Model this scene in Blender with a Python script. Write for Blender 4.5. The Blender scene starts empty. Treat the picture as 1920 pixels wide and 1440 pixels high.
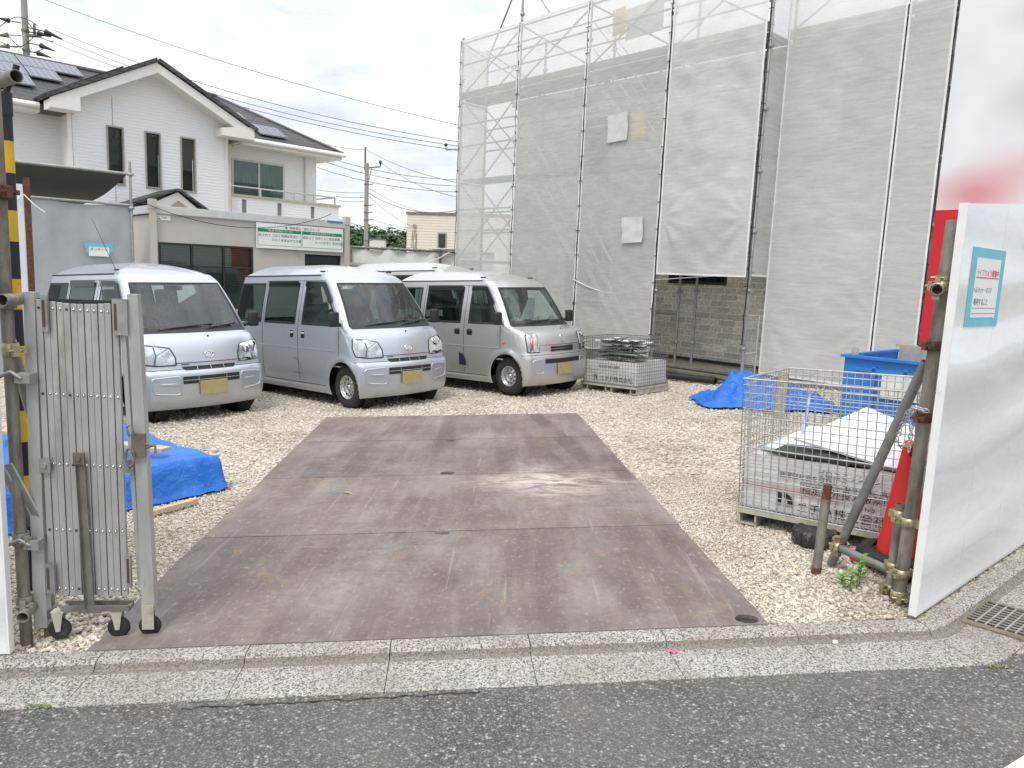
import bpy, bmesh, math, random
import numpy as np
from mathutils import Vector, Matrix, noise
R_ = math.radians
random.seed(7)
scene = bpy.context.scene
COL = scene.collection

# ------------------------------------------------------------------ site survey: where the camera stands and how the ground lies
FOC, PCX, PCY = 1400.0, 960.0, 720.0
def _n(v): return v / np.linalg.norm(v)
_down = _n(np.array([-0.042, 1, 205.0 / FOC])); _up = -_down
_fw = _n(np.array([0, 0, 1.0]) - _up * (_up @ np.array([0, 0, 1.0])))
CAMR = np.array([np.cross(_fw, _up), _fw, _up])
GN = CAMR @ (-_n(np.array([0, 1, 182.0 / FOC])))
HN = 1.53
CAM = np.array([0, 0, HN / GN[2]])
GA, GB = -GN[0] / GN[2], -GN[1] / GN[2]
GNV = Vector(GN)
def gz(x, y): return GA * x + GB * y
def ground_pt(x, y, h=0.0): return Vector((x, y, gz(x, y) + h))
def survey(u, v, h=0.0):
    d = CAMR @ np.array([(u - PCX) / FOC, (v - PCY) / FOC, 1.0])
    p = CAM + d * ((h - HN) / (GN @ d))
    return Vector(p)
def frame_on_ground(x, y, ang):
    f = Vector((math.cos(ang), math.sin(ang), 0)); f = (f - GNV * f.dot(GNV)).normalized(); l = GNV.cross(f)
    return Matrix(((f.x, l.x, GNV.x, x), (f.y, l.y, GNV.y, y), (f.z, l.z, GNV.z, gz(x, y)), (0, 0, 0, 1)))
def frame_upright(x, y, z, ex, ey):
    l = math.hypot(ex, ey); ex /= l; ey /= l
    return Matrix(((ex, -ey, 0, x), (ey, ex, 0, y), (0, 0, 1, z), (0, 0, 0, 1)))

# ------------------------------------------------------------------ mesh collector
class MB:
    def __init__(s): s.v = []; s.f = []; s.sm = []; s.mi = []; s.m = 0
    def add(s, vs, fs, smooth=False, M=None):
        b = len(s.v)
        if M is not None: vs = [M @ Vector(p) for p in vs]
        s.v += [tuple(p) for p in vs]
        for f in fs:
            s.f.append(tuple(i + b for i in f)); s.sm.append(smooth); s.mi.append(s.m)
        return s
    def box(s, c, d, M=None, bev=0.0, rz=0.0):
        x, y, z = d[0] / 2, d[1] / 2, d[2] / 2
        if bev > 0:
            bm = bmesh.new(); bmesh.ops.create_cube(bm, size=1)
            for v in bm.verts: v.co = Vector((v.co.x * d[0], v.co.y * d[1], v.co.z * d[2]))
            bmesh.ops.bevel(bm, geom=bm.edges[:], offset=bev, segments=2, profile=.7, affect='EDGES')
            bm.verts.index_update(); vs = [v.co.copy() for v in bm.verts]; fs = [[v.index for v in f.verts] for f in bm.faces]; bm.free()
        else:
            vs = [Vector(p) for p in ((-x,-y,-z),(x,-y,-z),(x,y,-z),(-x,y,-z),(-x,-y,z),(x,-y,z),(x,y,z),(-x,y,z))]
            fs = [(0,3,2,1),(4,5,6,7),(0,1,5,4),(1,2,6,5),(2,3,7,6),(3,0,4,7)]
        if rz:
            q = Matrix.Rotation(rz, 3, 'Z'); vs = [q @ v for v in vs]
        c = Vector(c); return s.add([v + c for v in vs], fs, False, M)
    def span(s, a, b, M=None, bev=0.0):
        return s.box([(a[i] + b[i]) / 2 for i in range(3)], [abs(b[i] - a[i]) for i in range(3)], M, bev)
    def tube(s, pts, r, n=10, M=None, cap=True, r2=None, hollow=0.0):
        pts = [Vector(p) for p in pts]; rings = []; prev = None
        for i, p in enumerate(pts):
            t = (pts[min(i + 1, len(pts) - 1)] - pts[max(i - 1, 0)]).normalized()
            a = prev if prev is not None else (Vector((0, 0, 1)) if abs(t.z) < .9 else Vector((1, 0, 0)))
            a = (a - t * a.dot(t)).normalized(); prev = a; b = t.cross(a)
            rr = r if r2 is None else r + (r2 - r) * i / (len(pts) - 1)
            rings.append([p + (a * math.cos(k * 2 * math.pi / n) + b * math.sin(k * 2 * math.pi / n)) * rr for k in range(n)])
        vs = [q for g in rings for q in g]; fs = []
        for i in range(len(pts) - 1):
            for k in range(n):
                k2 = (k + 1) % n; fs.append((i * n + k, i * n + k2, (i + 1) * n + k2, (i + 1) * n + k))
        s.add(vs, fs, True, M)
        if cap:
            e = (len(pts) - 1) * n
            if hollow > 0:      # open ended pipe: a rim and a bore at either end
                for (base, ring, dirn) in ((0, rings[0], (pts[1] - pts[0]).normalized()), (e, rings[-1], (pts[-2] - pts[-1]).normalized())):
                    c = sum(ring, Vector()) / n
                    inner = [c + (q - c) * hollow for q in ring]; deep = [q + dirn * r * 3 for q in inner]
                    vs2 = ring + inner + deep; f2 = []
                    for k in range(n):
                        k2 = (k + 1) % n
                        f2.append((k, k2, n + k2, n + k)); f2.append((n + k, n + k2, 2 * n + k2, 2 * n + k))
                    f2.append(tuple(2 * n + k for k in range(n)))
                    s.add(vs2, f2, False, M)
            else:
                s.add(rings[0], [tuple(reversed(range(n)))], False, M); s.add(rings[-1], [tuple(range(n))], False, M)
        return s
    def lathe(s, prof, n=24, M=None, smooth=True, cap=False):   # prof: (r, z), about local z
        vs = []; fs = []
        for r, z in prof:
            for k in range(n):
                t = 2 * math.pi * k / n; vs.append((r * math.cos(t), r * math.sin(t), z))
        for i in range(len(prof) - 1):
            for k in range(n):
                k2 = (k + 1) % n; fs.append((i * n + k, i * n + k2, (i + 1) * n + k2, (i + 1) * n + k))
        if cap: fs.append(tuple(reversed(range(n)))); fs.append(tuple((len(prof) - 1) * n + k for k in range(n)))
        return s.add(vs, fs, smooth, M)
    def prism(s, poly, ext, M=None, smooth=False):      # poly: 3d points, ext: vector
        n = len(poly); ext = Vector(ext); a = [Vector(p) for p in poly]; b = [p + ext for p in a]
        fs = [tuple(range(n)), tuple(reversed(range(n, 2 * n)))] + [(i, n + i, n + (i + 1) % n, (i + 1) % n) for i in range(n)]
        return s.add(a + b, fs, smooth, M)
    def grid(s, fn, nu, nv, M=None, smooth=True, flip=False):
        vs = [fn(i / nu, j / nv) for j in range(nv + 1) for i in range(nu + 1)]; fs = []
        for j in range(nv):
            for i in range(nu):
                q = (j * (nu + 1) + i, j * (nu + 1) + i + 1, (j + 1) * (nu + 1) + i + 1, (j + 1) * (nu + 1) + i)
                fs.append(tuple(reversed(q)) if flip else q)
        return s.add(vs, fs, smooth, M)
    def sphere(s, c, r, M=None, nu=12, nv=8):
        c = Vector(c); r = Vector(r) if hasattr(r, '__len__') else Vector((r, r, r))
        return s.grid(lambda u, v: c + Vector((r.x * math.sin(math.pi * v) * math.cos(2 * math.pi * u), r.y * math.sin(math.pi * v) * math.sin(2 * math.pi * u), -r.z * math.cos(math.pi * v))), nu, nv, M)
    def build(s, name, mat, parent=None, fixn=False):
        me = bpy.data.meshes.new(name); me.from_pydata(s.v, [], s.f)
        me.polygons.foreach_set('use_smooth', s.sm)
        mats = mat if isinstance(mat, (list, tuple)) else [mat]
        for m in mats: me.materials.append(m)
        if len(mats) > 1: me.polygons.foreach_set('material_index', s.mi)
        me.update()
        if fixn:
            bm = bmesh.new(); bm.from_mesh(me); bmesh.ops.recalc_face_normals(bm, faces=bm.faces); bm.to_mesh(me); bm.free()
        o = bpy.data.objects.new(name, me); COL.objects.link(o)
        if parent is not None: o.parent = parent
        return o

def empty(name, M=None):
    o = bpy.data.objects.new(name, None); COL.objects.link(o); o.empty_display_size = .2
    if M is not None: o.matrix_world = M
    return o
def tag(o, label=None, cat=None, group=None, kind=None):
    if label: o['label'] = label
    if cat: o['category'] = cat
    if group: o['group'] = group
    if kind: o['kind'] = kind
    return o
def thing(name, label, cat, M=None, group=None): return tag(empty(name, M), label, cat, group)
def children(o): return [c for c in bpy.data.objects if c.parent is o]
def copy_tree(o, parent=None):
    c = o.copy(); COL.objects.link(c)
    if parent is not None: c.parent = parent
    for ch in children(o): copy_tree(ch, c)
    return c

def lettering(rows, mat, M, parent, name='lettering', depth=0.002):
    """rows: (text, x, y, size, align, squeeze); laid in the local xy plane of M, all of one sign in one mesh"""
    vs = []; fs = []
    for t, x, y, size, al, sq in rows:
        cu = bpy.data.curves.new('t', 'FONT'); cu.body = t; cu.size = size; cu.align_x = al; cu.extrude = 0; cu.resolution_u = 3
        ob = bpy.data.objects.new('t', cu); COL.objects.link(ob)
        dg = bpy.context.evaluated_depsgraph_get(); dg.update()
        me = bpy.data.meshes.new_from_object(ob.evaluated_get(dg))
        b = len(vs); vs += [M @ Vector((v.co.x * sq + x, v.co.y + y, depth)) for v in me.vertices]
        fs += [tuple(i + b for i in p.vertices) for p in me.polygons]
        bpy.data.objects.remove(ob); bpy.data.curves.remove(cu); bpy.data.meshes.remove(me)
    m = MB(); m.add(vs, fs); return m.build(name, mat, parent)

# ------------------------------------------------------------------ materials
def nt(name):
    m = bpy.data.materials.new(name); m.use_nodes = True; t = m.node_tree; t.nodes.clear()
    out = t.nodes.new('ShaderNodeOutputMaterial')
    def N(kind, **kw):
        n = t.nodes.new('ShaderNode' + kind)
        for k, v in kw.items():
            if k in n.inputs: n.inputs[k].default_value = v
            else: setattr(n, k, v)
        return n
    return m, t, N, out
def ramp(N, t, src, stops):
    r = N('ValToRGB'); e = r.color_ramp.elements
    while len(e) < len(stops): e.new(.5)
    for q, (p, c) in zip(e, stops):
        q.position = p; q.color = (c[0], c[1], c[2], 1) if hasattr(c, '__len__') else (c, c, c, 1)
    t.links.new(src, r.inputs[0]); return r.outputs[0]
def mixc(N, t, fac, a, b, mode='MIX'):
    m = N('Mix', data_type='RGBA', blend_type=mode)
    for i, s in ((0, fac), (6, a), (7, b)):
        if hasattr(s, 'links') or hasattr(s, 'is_linked'): t.links.new(s, m.inputs[i])
        else: m.inputs[i].default_value = s if i == 0 else (s[0], s[1], s[2], 1)
    return m.outputs[2]
def mat(name, col, rough=.6, metal=0.0, var=.12, scale=6.0, bump=0.0, bscale=40.0, stain=None, stain_amt=.0, stain_scale=3.0, spec=.5, coat=0.0, stretch=(1, 1, 1)):
    m, t, N, out = nt(name)
    p = N('BsdfPrincipled', Roughness=rough, Metallic=metal); p.inputs['Specular IOR Level'].default_value = spec; p.inputs['Coat Weight'].default_value = coat
    p.inputs['Coat Roughness'].default_value = .08
    tc = N('TexCoord'); mp = N('Mapping'); mp.inputs['Scale'].default_value = stretch; t.links.new(tc.outputs['Object'], mp.inputs[0])
    n1 = N('TexNoise', Scale=scale, Detail=6, Roughness=.6); t.links.new(mp.outputs[0], n1.inputs['Vector'])
    lo = [c * (1 - var) for c in col]; hi = [min(1, c * (1 + var)) for c in col]
    c = ramp(N, t, n1.outputs[0], [(.3, lo), (.7, hi)])
    if stain:
        n2 = N('TexNoise', Scale=stain_scale, Detail=8, Roughness=.7); t.links.new(mp.outputs[0], n2.inputs['Vector'])
        f = ramp(N, t, n2.outputs[0], [(.62 - .25 * stain_amt, 0.0), (.78 - .2 * stain_amt, 1.0)])
        c = mixc(N, t, f, c, stain)
    t.links.new(c, p.inputs['Base Color'])
    rr = N('MapRange'); rr.inputs[3].default_value = max(0, rough - .08); rr.inputs[4].default_value = min(1, rough + .1)
    t.links.new(n1.outputs[0], rr.inputs[0]); t.links.new(rr.outputs[0], p.inputs['Roughness'])
    if bump > 0:
        n3 = N('TexNoise', Scale=bscale, Detail=5); t.links.new(mp.outputs[0], n3.inputs['Vector'])
        b = N('Bump', Strength=bump, Distance=.01); t.links.new(n3.outputs[0], b.inputs['Height']); t.links.new(b.outputs[0], p.inputs['Normal'])
    t.links.new(p.outputs[0], out.inputs[0]); return m
def glass(name, tint=(.6, .7, .66), clear=.7, rough=.03, ior=1.5):
    m, t, N, out = nt(name)
    tr = N('BsdfTransparent'); tr.inputs[0].default_value = (*[c for c in tint], 1)
    di = N('BsdfDiffuse'); di.inputs[0].default_value = (.015, .02, .02, 1)
    mx = N('MixShader'); mx.inputs[0].default_value = clear
    t.links.new(di.outputs[0], mx.inputs[1]); t.links.new(tr.outputs[0], mx.inputs[2])
    gl = N('BsdfGlossy', Roughness=rough); gl.inputs[0].default_value = (1, 1, 1, 1)
    fr = N('Fresnel', IOR=ior); m2 = N('MixShader'); t.links.new(fr.outputs[0], m2.inputs[0])
    t.links.new(mx.outputs[0], m2.inputs[1]); t.links.new(gl.outputs[0], m2.inputs[2]); t.links.new(m2.outputs[0], out.inputs[0]); return m
# ------------------------------------------------------------------ camera, light, sky
cam = bpy.data.cameras.new('camera'); co = bpy.data.objects.new('camera', cam); COL.objects.link(co)
cr = CAMR  # rows: right, forward, up in camera axes (x right, y down, z forward)
X = Vector(cr @ np.array([1, 0, 0])); Y = Vector(cr @ np.array([0, -1, 0])); Z = Vector(cr @ np.array([0, 0, -1]))
co.matrix_world = Matrix(((X.x, Y.x, Z.x, CAM[0]), (X.y, Y.y, Z.y, CAM[1]), (X.z, Y.z, Z.z, CAM[2]), (0, 0, 0, 1)))
cam.sensor_width = 36; cam.lens = 36 * FOC / 1920; cam.clip_start = .05; cam.clip_end = 5000
scene.camera = co
w = bpy.data.worlds.new('World'); scene.world = w; w.use_nodes = True; t = w.node_tree; t.nodes.clear()
def WN(kind, **kw):
    n = t.nodes.new('ShaderNode' + kind)
    for k, v in kw.items():
        if k in n.inputs: n.inputs[k].default_value = v
        else: setattr(n, k, v)
    return n
SUN_EL, SUN_AZ = R_(58), R_(200)      # azimuth clockwise from +y
sky = WN('TexSky', sky_type='NISHITA', sun_disc=False, sun_elevation=SUN_EL, sun_rotation=SUN_AZ, air_density=1.0, dust_density=2.0)
tc = WN('TexCoord'); mp = WN('Mapping'); mp.inputs['Scale'].default_value = (1.3, 1.3, 5.0); mp.inputs['Location'].default_value = (.7, .25, .3)
t.links.new(tc.outputs['Generated'], mp.inputs[0])
n1 = WN('TexNoise', Scale=1.6, Detail=7, Roughness=.55, Distortion=.4); t.links.new(mp.outputs[0], n1.inputs['Vector'])
n2 = WN('TexNoise', Scale=3.5, Detail=6, Roughness=.6); t.links.new(mp.outputs[0], n2.inputs['Vector'])
cl = ramp(WN, t, n2.outputs[0], [(.36, (6.2, 6.7, 7.6)), (.50, (7.9, 8.15, 8.5)), (.62, (9.2, 9.25, 9.3))])
cover = ramp(WN, t, n1.outputs[0], [(.22, .72), (.40, .93), (.55, 1.0)])
mx = mixc(WN, t, cover, sky.outputs[0], cl)
sxyz = WN('SeparateXYZ'); t.links.new(tc.outputs['Generated'], sxyz.inputs[0])
el = ramp(WN, t, sxyz.outputs[2], [(.0, .92), (.30, 1.0), (.9, 1.7)])       # an overcast sky brightens towards the zenith
mx = mixc(WN, t, 1.0, mx, el, 'MULTIPLY')
bg = WN('Background', Strength=.1); t.links.new(mx, bg.inputs[0])
wo = WN('OutputWorld'); t.links.new(bg.outputs[0], wo.inputs[0])
sl = bpy.data.lights.new('sun', 'SUN'); sl.energy = 1.4; sl.angle = R_(14); sl.color = (1, .96, .9)
so = bpy.data.objects.new('sun', sl); COL.objects.link(so)
sd = Vector((math.sin(SUN_AZ) * math.cos(SUN_EL), math.cos(SUN_AZ) * math.cos(SUN_EL), math.sin(SUN_EL)))
so.rotation_euler = sd.to_track_quat('Z', 'Y').to_euler()
scene.view_settings.view_transform = 'Standard'; scene.view_settings.look = 'None'; scene.view_settings.exposure = .42; scene.view_settings.gamma = 1
scene.cycles.transparent_max_bounces = 24; scene.cycles.max_bounces = 8
scene.cycles.use_denoising = True
# ------------------------------------------------------------------ ground, road, kerb, gravel, steel plates
KU = Vector((.9959, .0909, 0)); KN = Vector((.0909, -.9959, 0))        # along the kerb, towards the road
K2 = Vector((.76, .65, 0)); KN2 = Vector((.65, -.76, 0))
KB = Vector((1.95, 3.287, 0))                                           # corner of the kerb's back edge
def on_ground(p, h): return Vector((p.x, p.y, gz(p.x, p.y) + h))
def kerb_line(o):   # back edge shifted by o towards the road: list of (point, running length)
    pts = [KB - KU * 16 + KN * o]
    cen = KB - (KN + KN2).normalized() * .02
    q = 8
    for i in range(q + 1):
        f = i / q; n = (KN * (1 - f) + KN2 * f).normalized(); pts.append(KB + n * o)
    pts.append(KB + K2 * 16 + KN2 * o); return pts
def gravel_mat():
    m, t, N, out = nt('crushed stone ground'); p = N('BsdfPrincipled', Roughness=.95)
    tc = N('TexCoord'); v = N('TexVoronoi', Scale=34.0); v.inputs['Randomness'].default_value = 1
    t.links.new(tc.outputs['Object'], v.inputs['Vector'])
    c = ramp(N, t, v.outputs['Color'], [(.0, (.34, .30, .235)), (.4, (.61, .555, .46)), (.8, (.73, .68, .58)), (1, (.43, .40, .36))])
    d = ramp(N, t, v.outputs['Distance'], [(.0, 1.0), (.5, .85), (.85, .35)])
    c = mixc(N, t, 1.0, c, d, 'MULTIPLY')
    n = N('TexNoise', Scale=.9, Detail=4); t.links.new(tc.outputs['Object'], n.inputs['Vector'])
    c = mixc(N, t, ramp(N, t, n.outputs[0], [(.4, 0.0), (.7, .35)]), c, (.50, .44, .34))
    n5 = N('TexNoise', Scale=1.1, Detail=5, Roughness=.65, Distortion=.6); t.links.new(tc.outputs['Object'], n5.inputs['Vector'])
    c = mixc(N, t, 1.0, c, ramp(N, t, n5.outputs[0], [(.30, (.74, .72, .68)), (.52, (.98, .98, .97)), (.7, (1.06, 1.05, 1.03))]), 'MULTIPLY')
    t.links.new(c, p.inputs['Base Color'])
    b = N('Bump', Strength=1.0, Distance=.02); t.links.new(d, b.inputs['Height']); t.links.new(b.outputs[0], p.inputs['Normal'])
    t.links.new(p.outputs[0], out.inputs[0]); return m
def stone_mat():
    m, t, N, out = nt('crushed stones'); p = N('BsdfPrincipled', Roughness=.9)
    g = N('NewGeometry'); c = ramp(N, t, g.outputs['Random Per Island'], [(0, (.34, .31, .26)), (.25, (.58, .525, .43)), (.6, (.70, .645, .54)), (.85, (.77, .725, .63)), (.95, (.80, .765, .69)), (1, (.38, .37, .36))])
    tc = N('TexCoord'); n = N('TexNoise', Scale=90.0, Detail=3); t.links.new(tc.outputs['Object'], n.inputs['Vector'])
    c = mixc(N, t, ramp(N, t, n.outputs[0], [(.4, 0.0), (.75, .5)]), c, (.42, .36, .28))
    n5 = N('TexNoise', Scale=1.1, Detail=5, Roughness=.65, Distortion=.6); t.links.new(tc.outputs['Object'], n5.inputs['Vector'])
    c = mixc(N, t, 1.0, c, ramp(N, t, n5.outputs[0], [(.30, (.76, .74, .70)), (.52, (.98, .98, .97)), (.7, (1.06, 1.05, 1.03))]), 'MULTIPLY')
    t.links.new(c, p.inputs['Base Color']); t.links.new(p.outputs[0], out.inputs[0]); return m
def asphalt_mat():
    m, t, N, out = nt('worn asphalt'); p = N('BsdfPrincipled', Roughness=.9)
    tc = N('TexCoord')
    v = N('TexVoronoi', Scale=84.0); t.links.new(tc.outputs['Object'], v.inputs['Vector'])
    v2 = N('TexVoronoi', Scale=210.0); t.links.new(tc.outputs['Object'], v2.inputs['Vector'])
    sp = N('SeparateColor'); t.links.new(v.outputs['Color'], sp.inputs[0])
    c = ramp(N, t, sp.outputs[0], [(.0, (.055, .055, .054)), (.45, (.125, .122, .110)), (.74, (.215, .208, .185)), (.90, (.36, .345, .30)), (.97, (.66, .64, .58))])
    d = ramp(N, t, v.outputs['Distance'], [(.15, 1.0), (.6, .3)]); c = mixc(N, t, 1.0, c, d, 'MULTIPLY')
    sp2 = N('SeparateColor'); t.links.new(v2.outputs['Color'], sp2.inputs[0])
    c2 = ramp(N, t, sp2.outputs[0], [(0, .06), (.7, .15), (.92, .30), (1, .6)])
    c = mixc(N, t, .38, c, c2)
    n = N('TexNoise', Scale=2.2, Detail=7, Roughness=.65); t.links.new(tc.outputs['Object'], n.inputs['Vector'])
    c = mixc(N, t, ramp(N, t, n.outputs[0], [(.38, .0), (.68, .42)]), c, (.20, .17, .15))
    n4 = N('TexNoise', Scale=9.0, Detail=4); t.links.new(tc.outputs['Object'], n4.inputs['Vector'])
    c = mixc(N, t, ramp(N, t, n4.outputs[0], [(.70, .0), (.78, .6)]), c, (.40, .33, .22))
    t.links.new(c, p.inputs['Base Color'])
    b = N('Bump', Strength=.9, Distance=.006); t.links.new(d, b.inputs['Height']); t.links.new(b.outputs[0], p.inputs['Normal'])
    t.links.new(p.outputs[0], out.inputs[0]); return m
def concrete_mat(name, k=1.0, dirt=.0):
    m, t, N, out = nt(name); p = N('BsdfPrincipled', Roughness=.92)
    tc = N('TexCoord'); v = N('TexVoronoi', Scale=165.0); t.links.new(tc.outputs['Object'], v.inputs['Vector'])
    sp = N('SeparateColor'); t.links.new(v.outputs['Color'], sp.inputs[0])
    c = ramp(N, t, sp.outputs[1], [(0, (.09 * k, .085 * k, .078 * k)), (.22, (.22 * k, .208 * k, .188 * k)), (.5, (.46 * k, .437 * k, .398 * k)), (1, (.66 * k, .64 * k, .595 * k))])
    n = N('TexNoise', Scale=3.0, Detail=7, Roughness=.6); t.links.new(tc.outputs['Object'], n.inputs['Vector'])
    c = mixc(N, t, ramp(N, t, n.outputs[0], [(.40 - dirt, .0), (.75 - dirt, .6)]), c, (.20, .175, .14))
    t.links.new(c, p.inputs['Base Color'])
    b = N('Bump', Strength=.6, Distance=.004); t.links.new(v.outputs['Distance'], b.inputs['Height']); t.links.new(b.outputs[0], p.inputs['Normal'])
    t.links.new(p.outputs[0], out.inputs[0]); return m
M_GRAVEL = gravel_mat(); M_STONE = stone_mat(); M_ASPH = asphalt_mat(); M_CONC = concrete_mat('exposed aggregate concrete', .78)
M_CONCD = concrete_mat('concrete grimed along the kerb foot', .50, .18); M_DIRT = mat('plain earth', (.23, .20, .15), .95, var=.3, scale=.4)

# far terrain, a sheet below everything that levels out with distance
def terrain(u, v):
    a = u * 2 * math.pi; r = 900 * v ** 2.2 + .01
    x, y = r * math.cos(a), r * math.sin(a) + 3
    k = min(1, 30 / max(r, .1)); return Vector((x, y, gz(x * k, y * k) - .25 - .2 * (1 - k)))
tag(MB().grid(terrain, 64, 24).build('ground', M_DIRT), kind='structure')
# road
bl = kerb_line(.37); road = MB(); rp = [on_ground(p, -.036) for p in bl]
rp += [on_ground(Vector((16, 3, 0)), -.036), on_ground(Vector((16, -20, 0)), -.036), on_ground(Vector((-16, -20, 0)), -.036)]
road.add(rp, [tuple(reversed(range(len(rp))))]); o_road = tag(road.build('road', M_ASPH, fixn=True), kind='structure')
M_WHITE = mat('white road paint', (.78, .78, .76), .7, var=.1, scale=30, stain=(.3, .3, .3), stain_amt=.3, stain_scale=30)
a = survey(1878, 1442, -.03); b = survey(1930, 1410, -.03); dd = (b - a).normalized(); pp = Vector((dd.y, -dd.x, 0))
wl = MB(); wl.add([on_ground(q, -.031) for q in (a - dd * .3, b + dd * 2.5, b + dd * 2.5 + pp * .15, a - dd * .3 + pp * .15)], [(3, 2, 1, 0)])
tag(wl.build('road_line', M_WHITE, fixn=True), kind='structure')
# crack beside the gutter
ck = MB(); pr = None
for i in range(60):
    u = 340 + i * 9.5; p = survey(u, 1330 - (u - 340) * .055 + 5 * noise.noise((i * .35, 0, 0)) + 2.5 * noise.noise((i * 1.7, 3, 0)), -.036)
    wd = .0016 + .0035 * max(0, noise.noise((i * .4, 9, 0)) + .25)
    q = (on_ground(p + Vector((0, wd, 0)), -.0325), on_ground(p - Vector((0, wd, 0)), -.0325))
    if pr: ck.add([pr[0], pr[1], q[1], q[0]], [(0, 1, 2, 3)])
    pr = q
tag(ck.build('road_crack', mat('crack shadow', (.012, .012, .011), 1), fixn=True), kind='structure')
# gravel lot
lot = kerb_line(.0); lp = [on_ground(p, -.014) for p in lot] + [on_ground(Vector((14, 40, 0)), -.014), on_ground(Vector((-22, 40, 0)), -.014), on_ground(Vector((-22, 3, 0)), -.014)]
lm = MB(); lm.add(lp, [tuple(range(len(lp)))]); tag(lm.build('gravel_lot', M_GRAVEL, fixn=True), kind='structure')
# kerb and gutter, cast in 0.6 m lengths with open joints
def ring_at(s, prof):      # s along the kerb measured from the corner
    f = min(1, max(0, (s + .12) / .24)); n = (KN * (1 - f) + KN2 * f).normalized()
    base = KB + (KU * s if s < 0 else K2 * s)
    return [on_ground(base + n * o, h) for o, h in prof]
def cast(name, prof, mats, idx, s0, s1, gap, step):
    m = MB(); s = s0
    while s < s1:
        e = s + step; stn = [s + gap, e - gap]
        if s < .2 and e > -.2: stn = [s + gap] + [q for q in (-.12, -.07, -.02, .03, .08, .12) if s + gap < q < e - gap] + [e - gap]
        rings = [ring_at(q, prof) for q in stn]; k = len(prof)
        m.m = 0; vs = [p for r in rings for p in r]; b = len(m.v); m.v += [tuple(p) for p in vs]
        for i in range(len(rings) - 1):
            for j in range(k - 1):
                m.f.append((b + i * k + j, b + i * k + j + 1, b + (i + 1) * k + j + 1, b + (i + 1) * k + j)); m.sm.append(False); m.mi.append(idx[j])
        for r in (0, len(rings) - 1):
            low = [Vector(p) - Vector((0, 0, .05)) for p in rings[r]]
            for j in range(k - 1): m.add([rings[r][j], rings[r][j + 1], low[j + 1], low[j]], [(0, 1, 2, 3)])
        s = e
    return m.build(name, mats, fixn=True)
s0 = (-.49 - 1.95) - .6 * 22
o = cast('kerb', [(-.002, .0), (.066, .001), (.082, -.003), (.092, -.012), (.102, -.030), (.110, -.034)], [M_CONC, M_CONCD], [0, 0, 0, 1, 1], s0, 12, .0022, .6); tag(o, kind='structure')
o = cast('gutter', [(.110, -.0335), (.135, -.034), (.366, -.035), (.370, -.045)], [M_CONC, M_CONCD], [1, 0, 0], s0, 12, .0016, .6); tag(o, kind='structure')
m = MB()
for o0, o1, hh in ((-.01, .40, -.05),):
    A_ = kerb_line(o0); B_ = kerb_line(o1)
    for i in range(len(A_) - 1): m.add([on_ground(A_[i], hh), on_ground(B_[i], hh), on_ground(B_[i + 1], hh), on_ground(A_[i + 1], hh)], [(0, 1, 2, 3)])
tag(m.build('kerb_bedding', mat('dark joint filler', (.05, .045, .04), 1), fixn=True), kind='structure')

# right side gutter apron widens round the drain grate
ap = MB(); ap.add([on_ground(KB + K2 * s + KN2 * o_, -.0345) for s, o_ in ((.02, .371), (7, .371), (7, .62), (.30, .62))], [(0, 1, 2, 3)])
tag(ap.build('gutter_apron', M_CONC, fixn=True), kind='structure')

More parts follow.
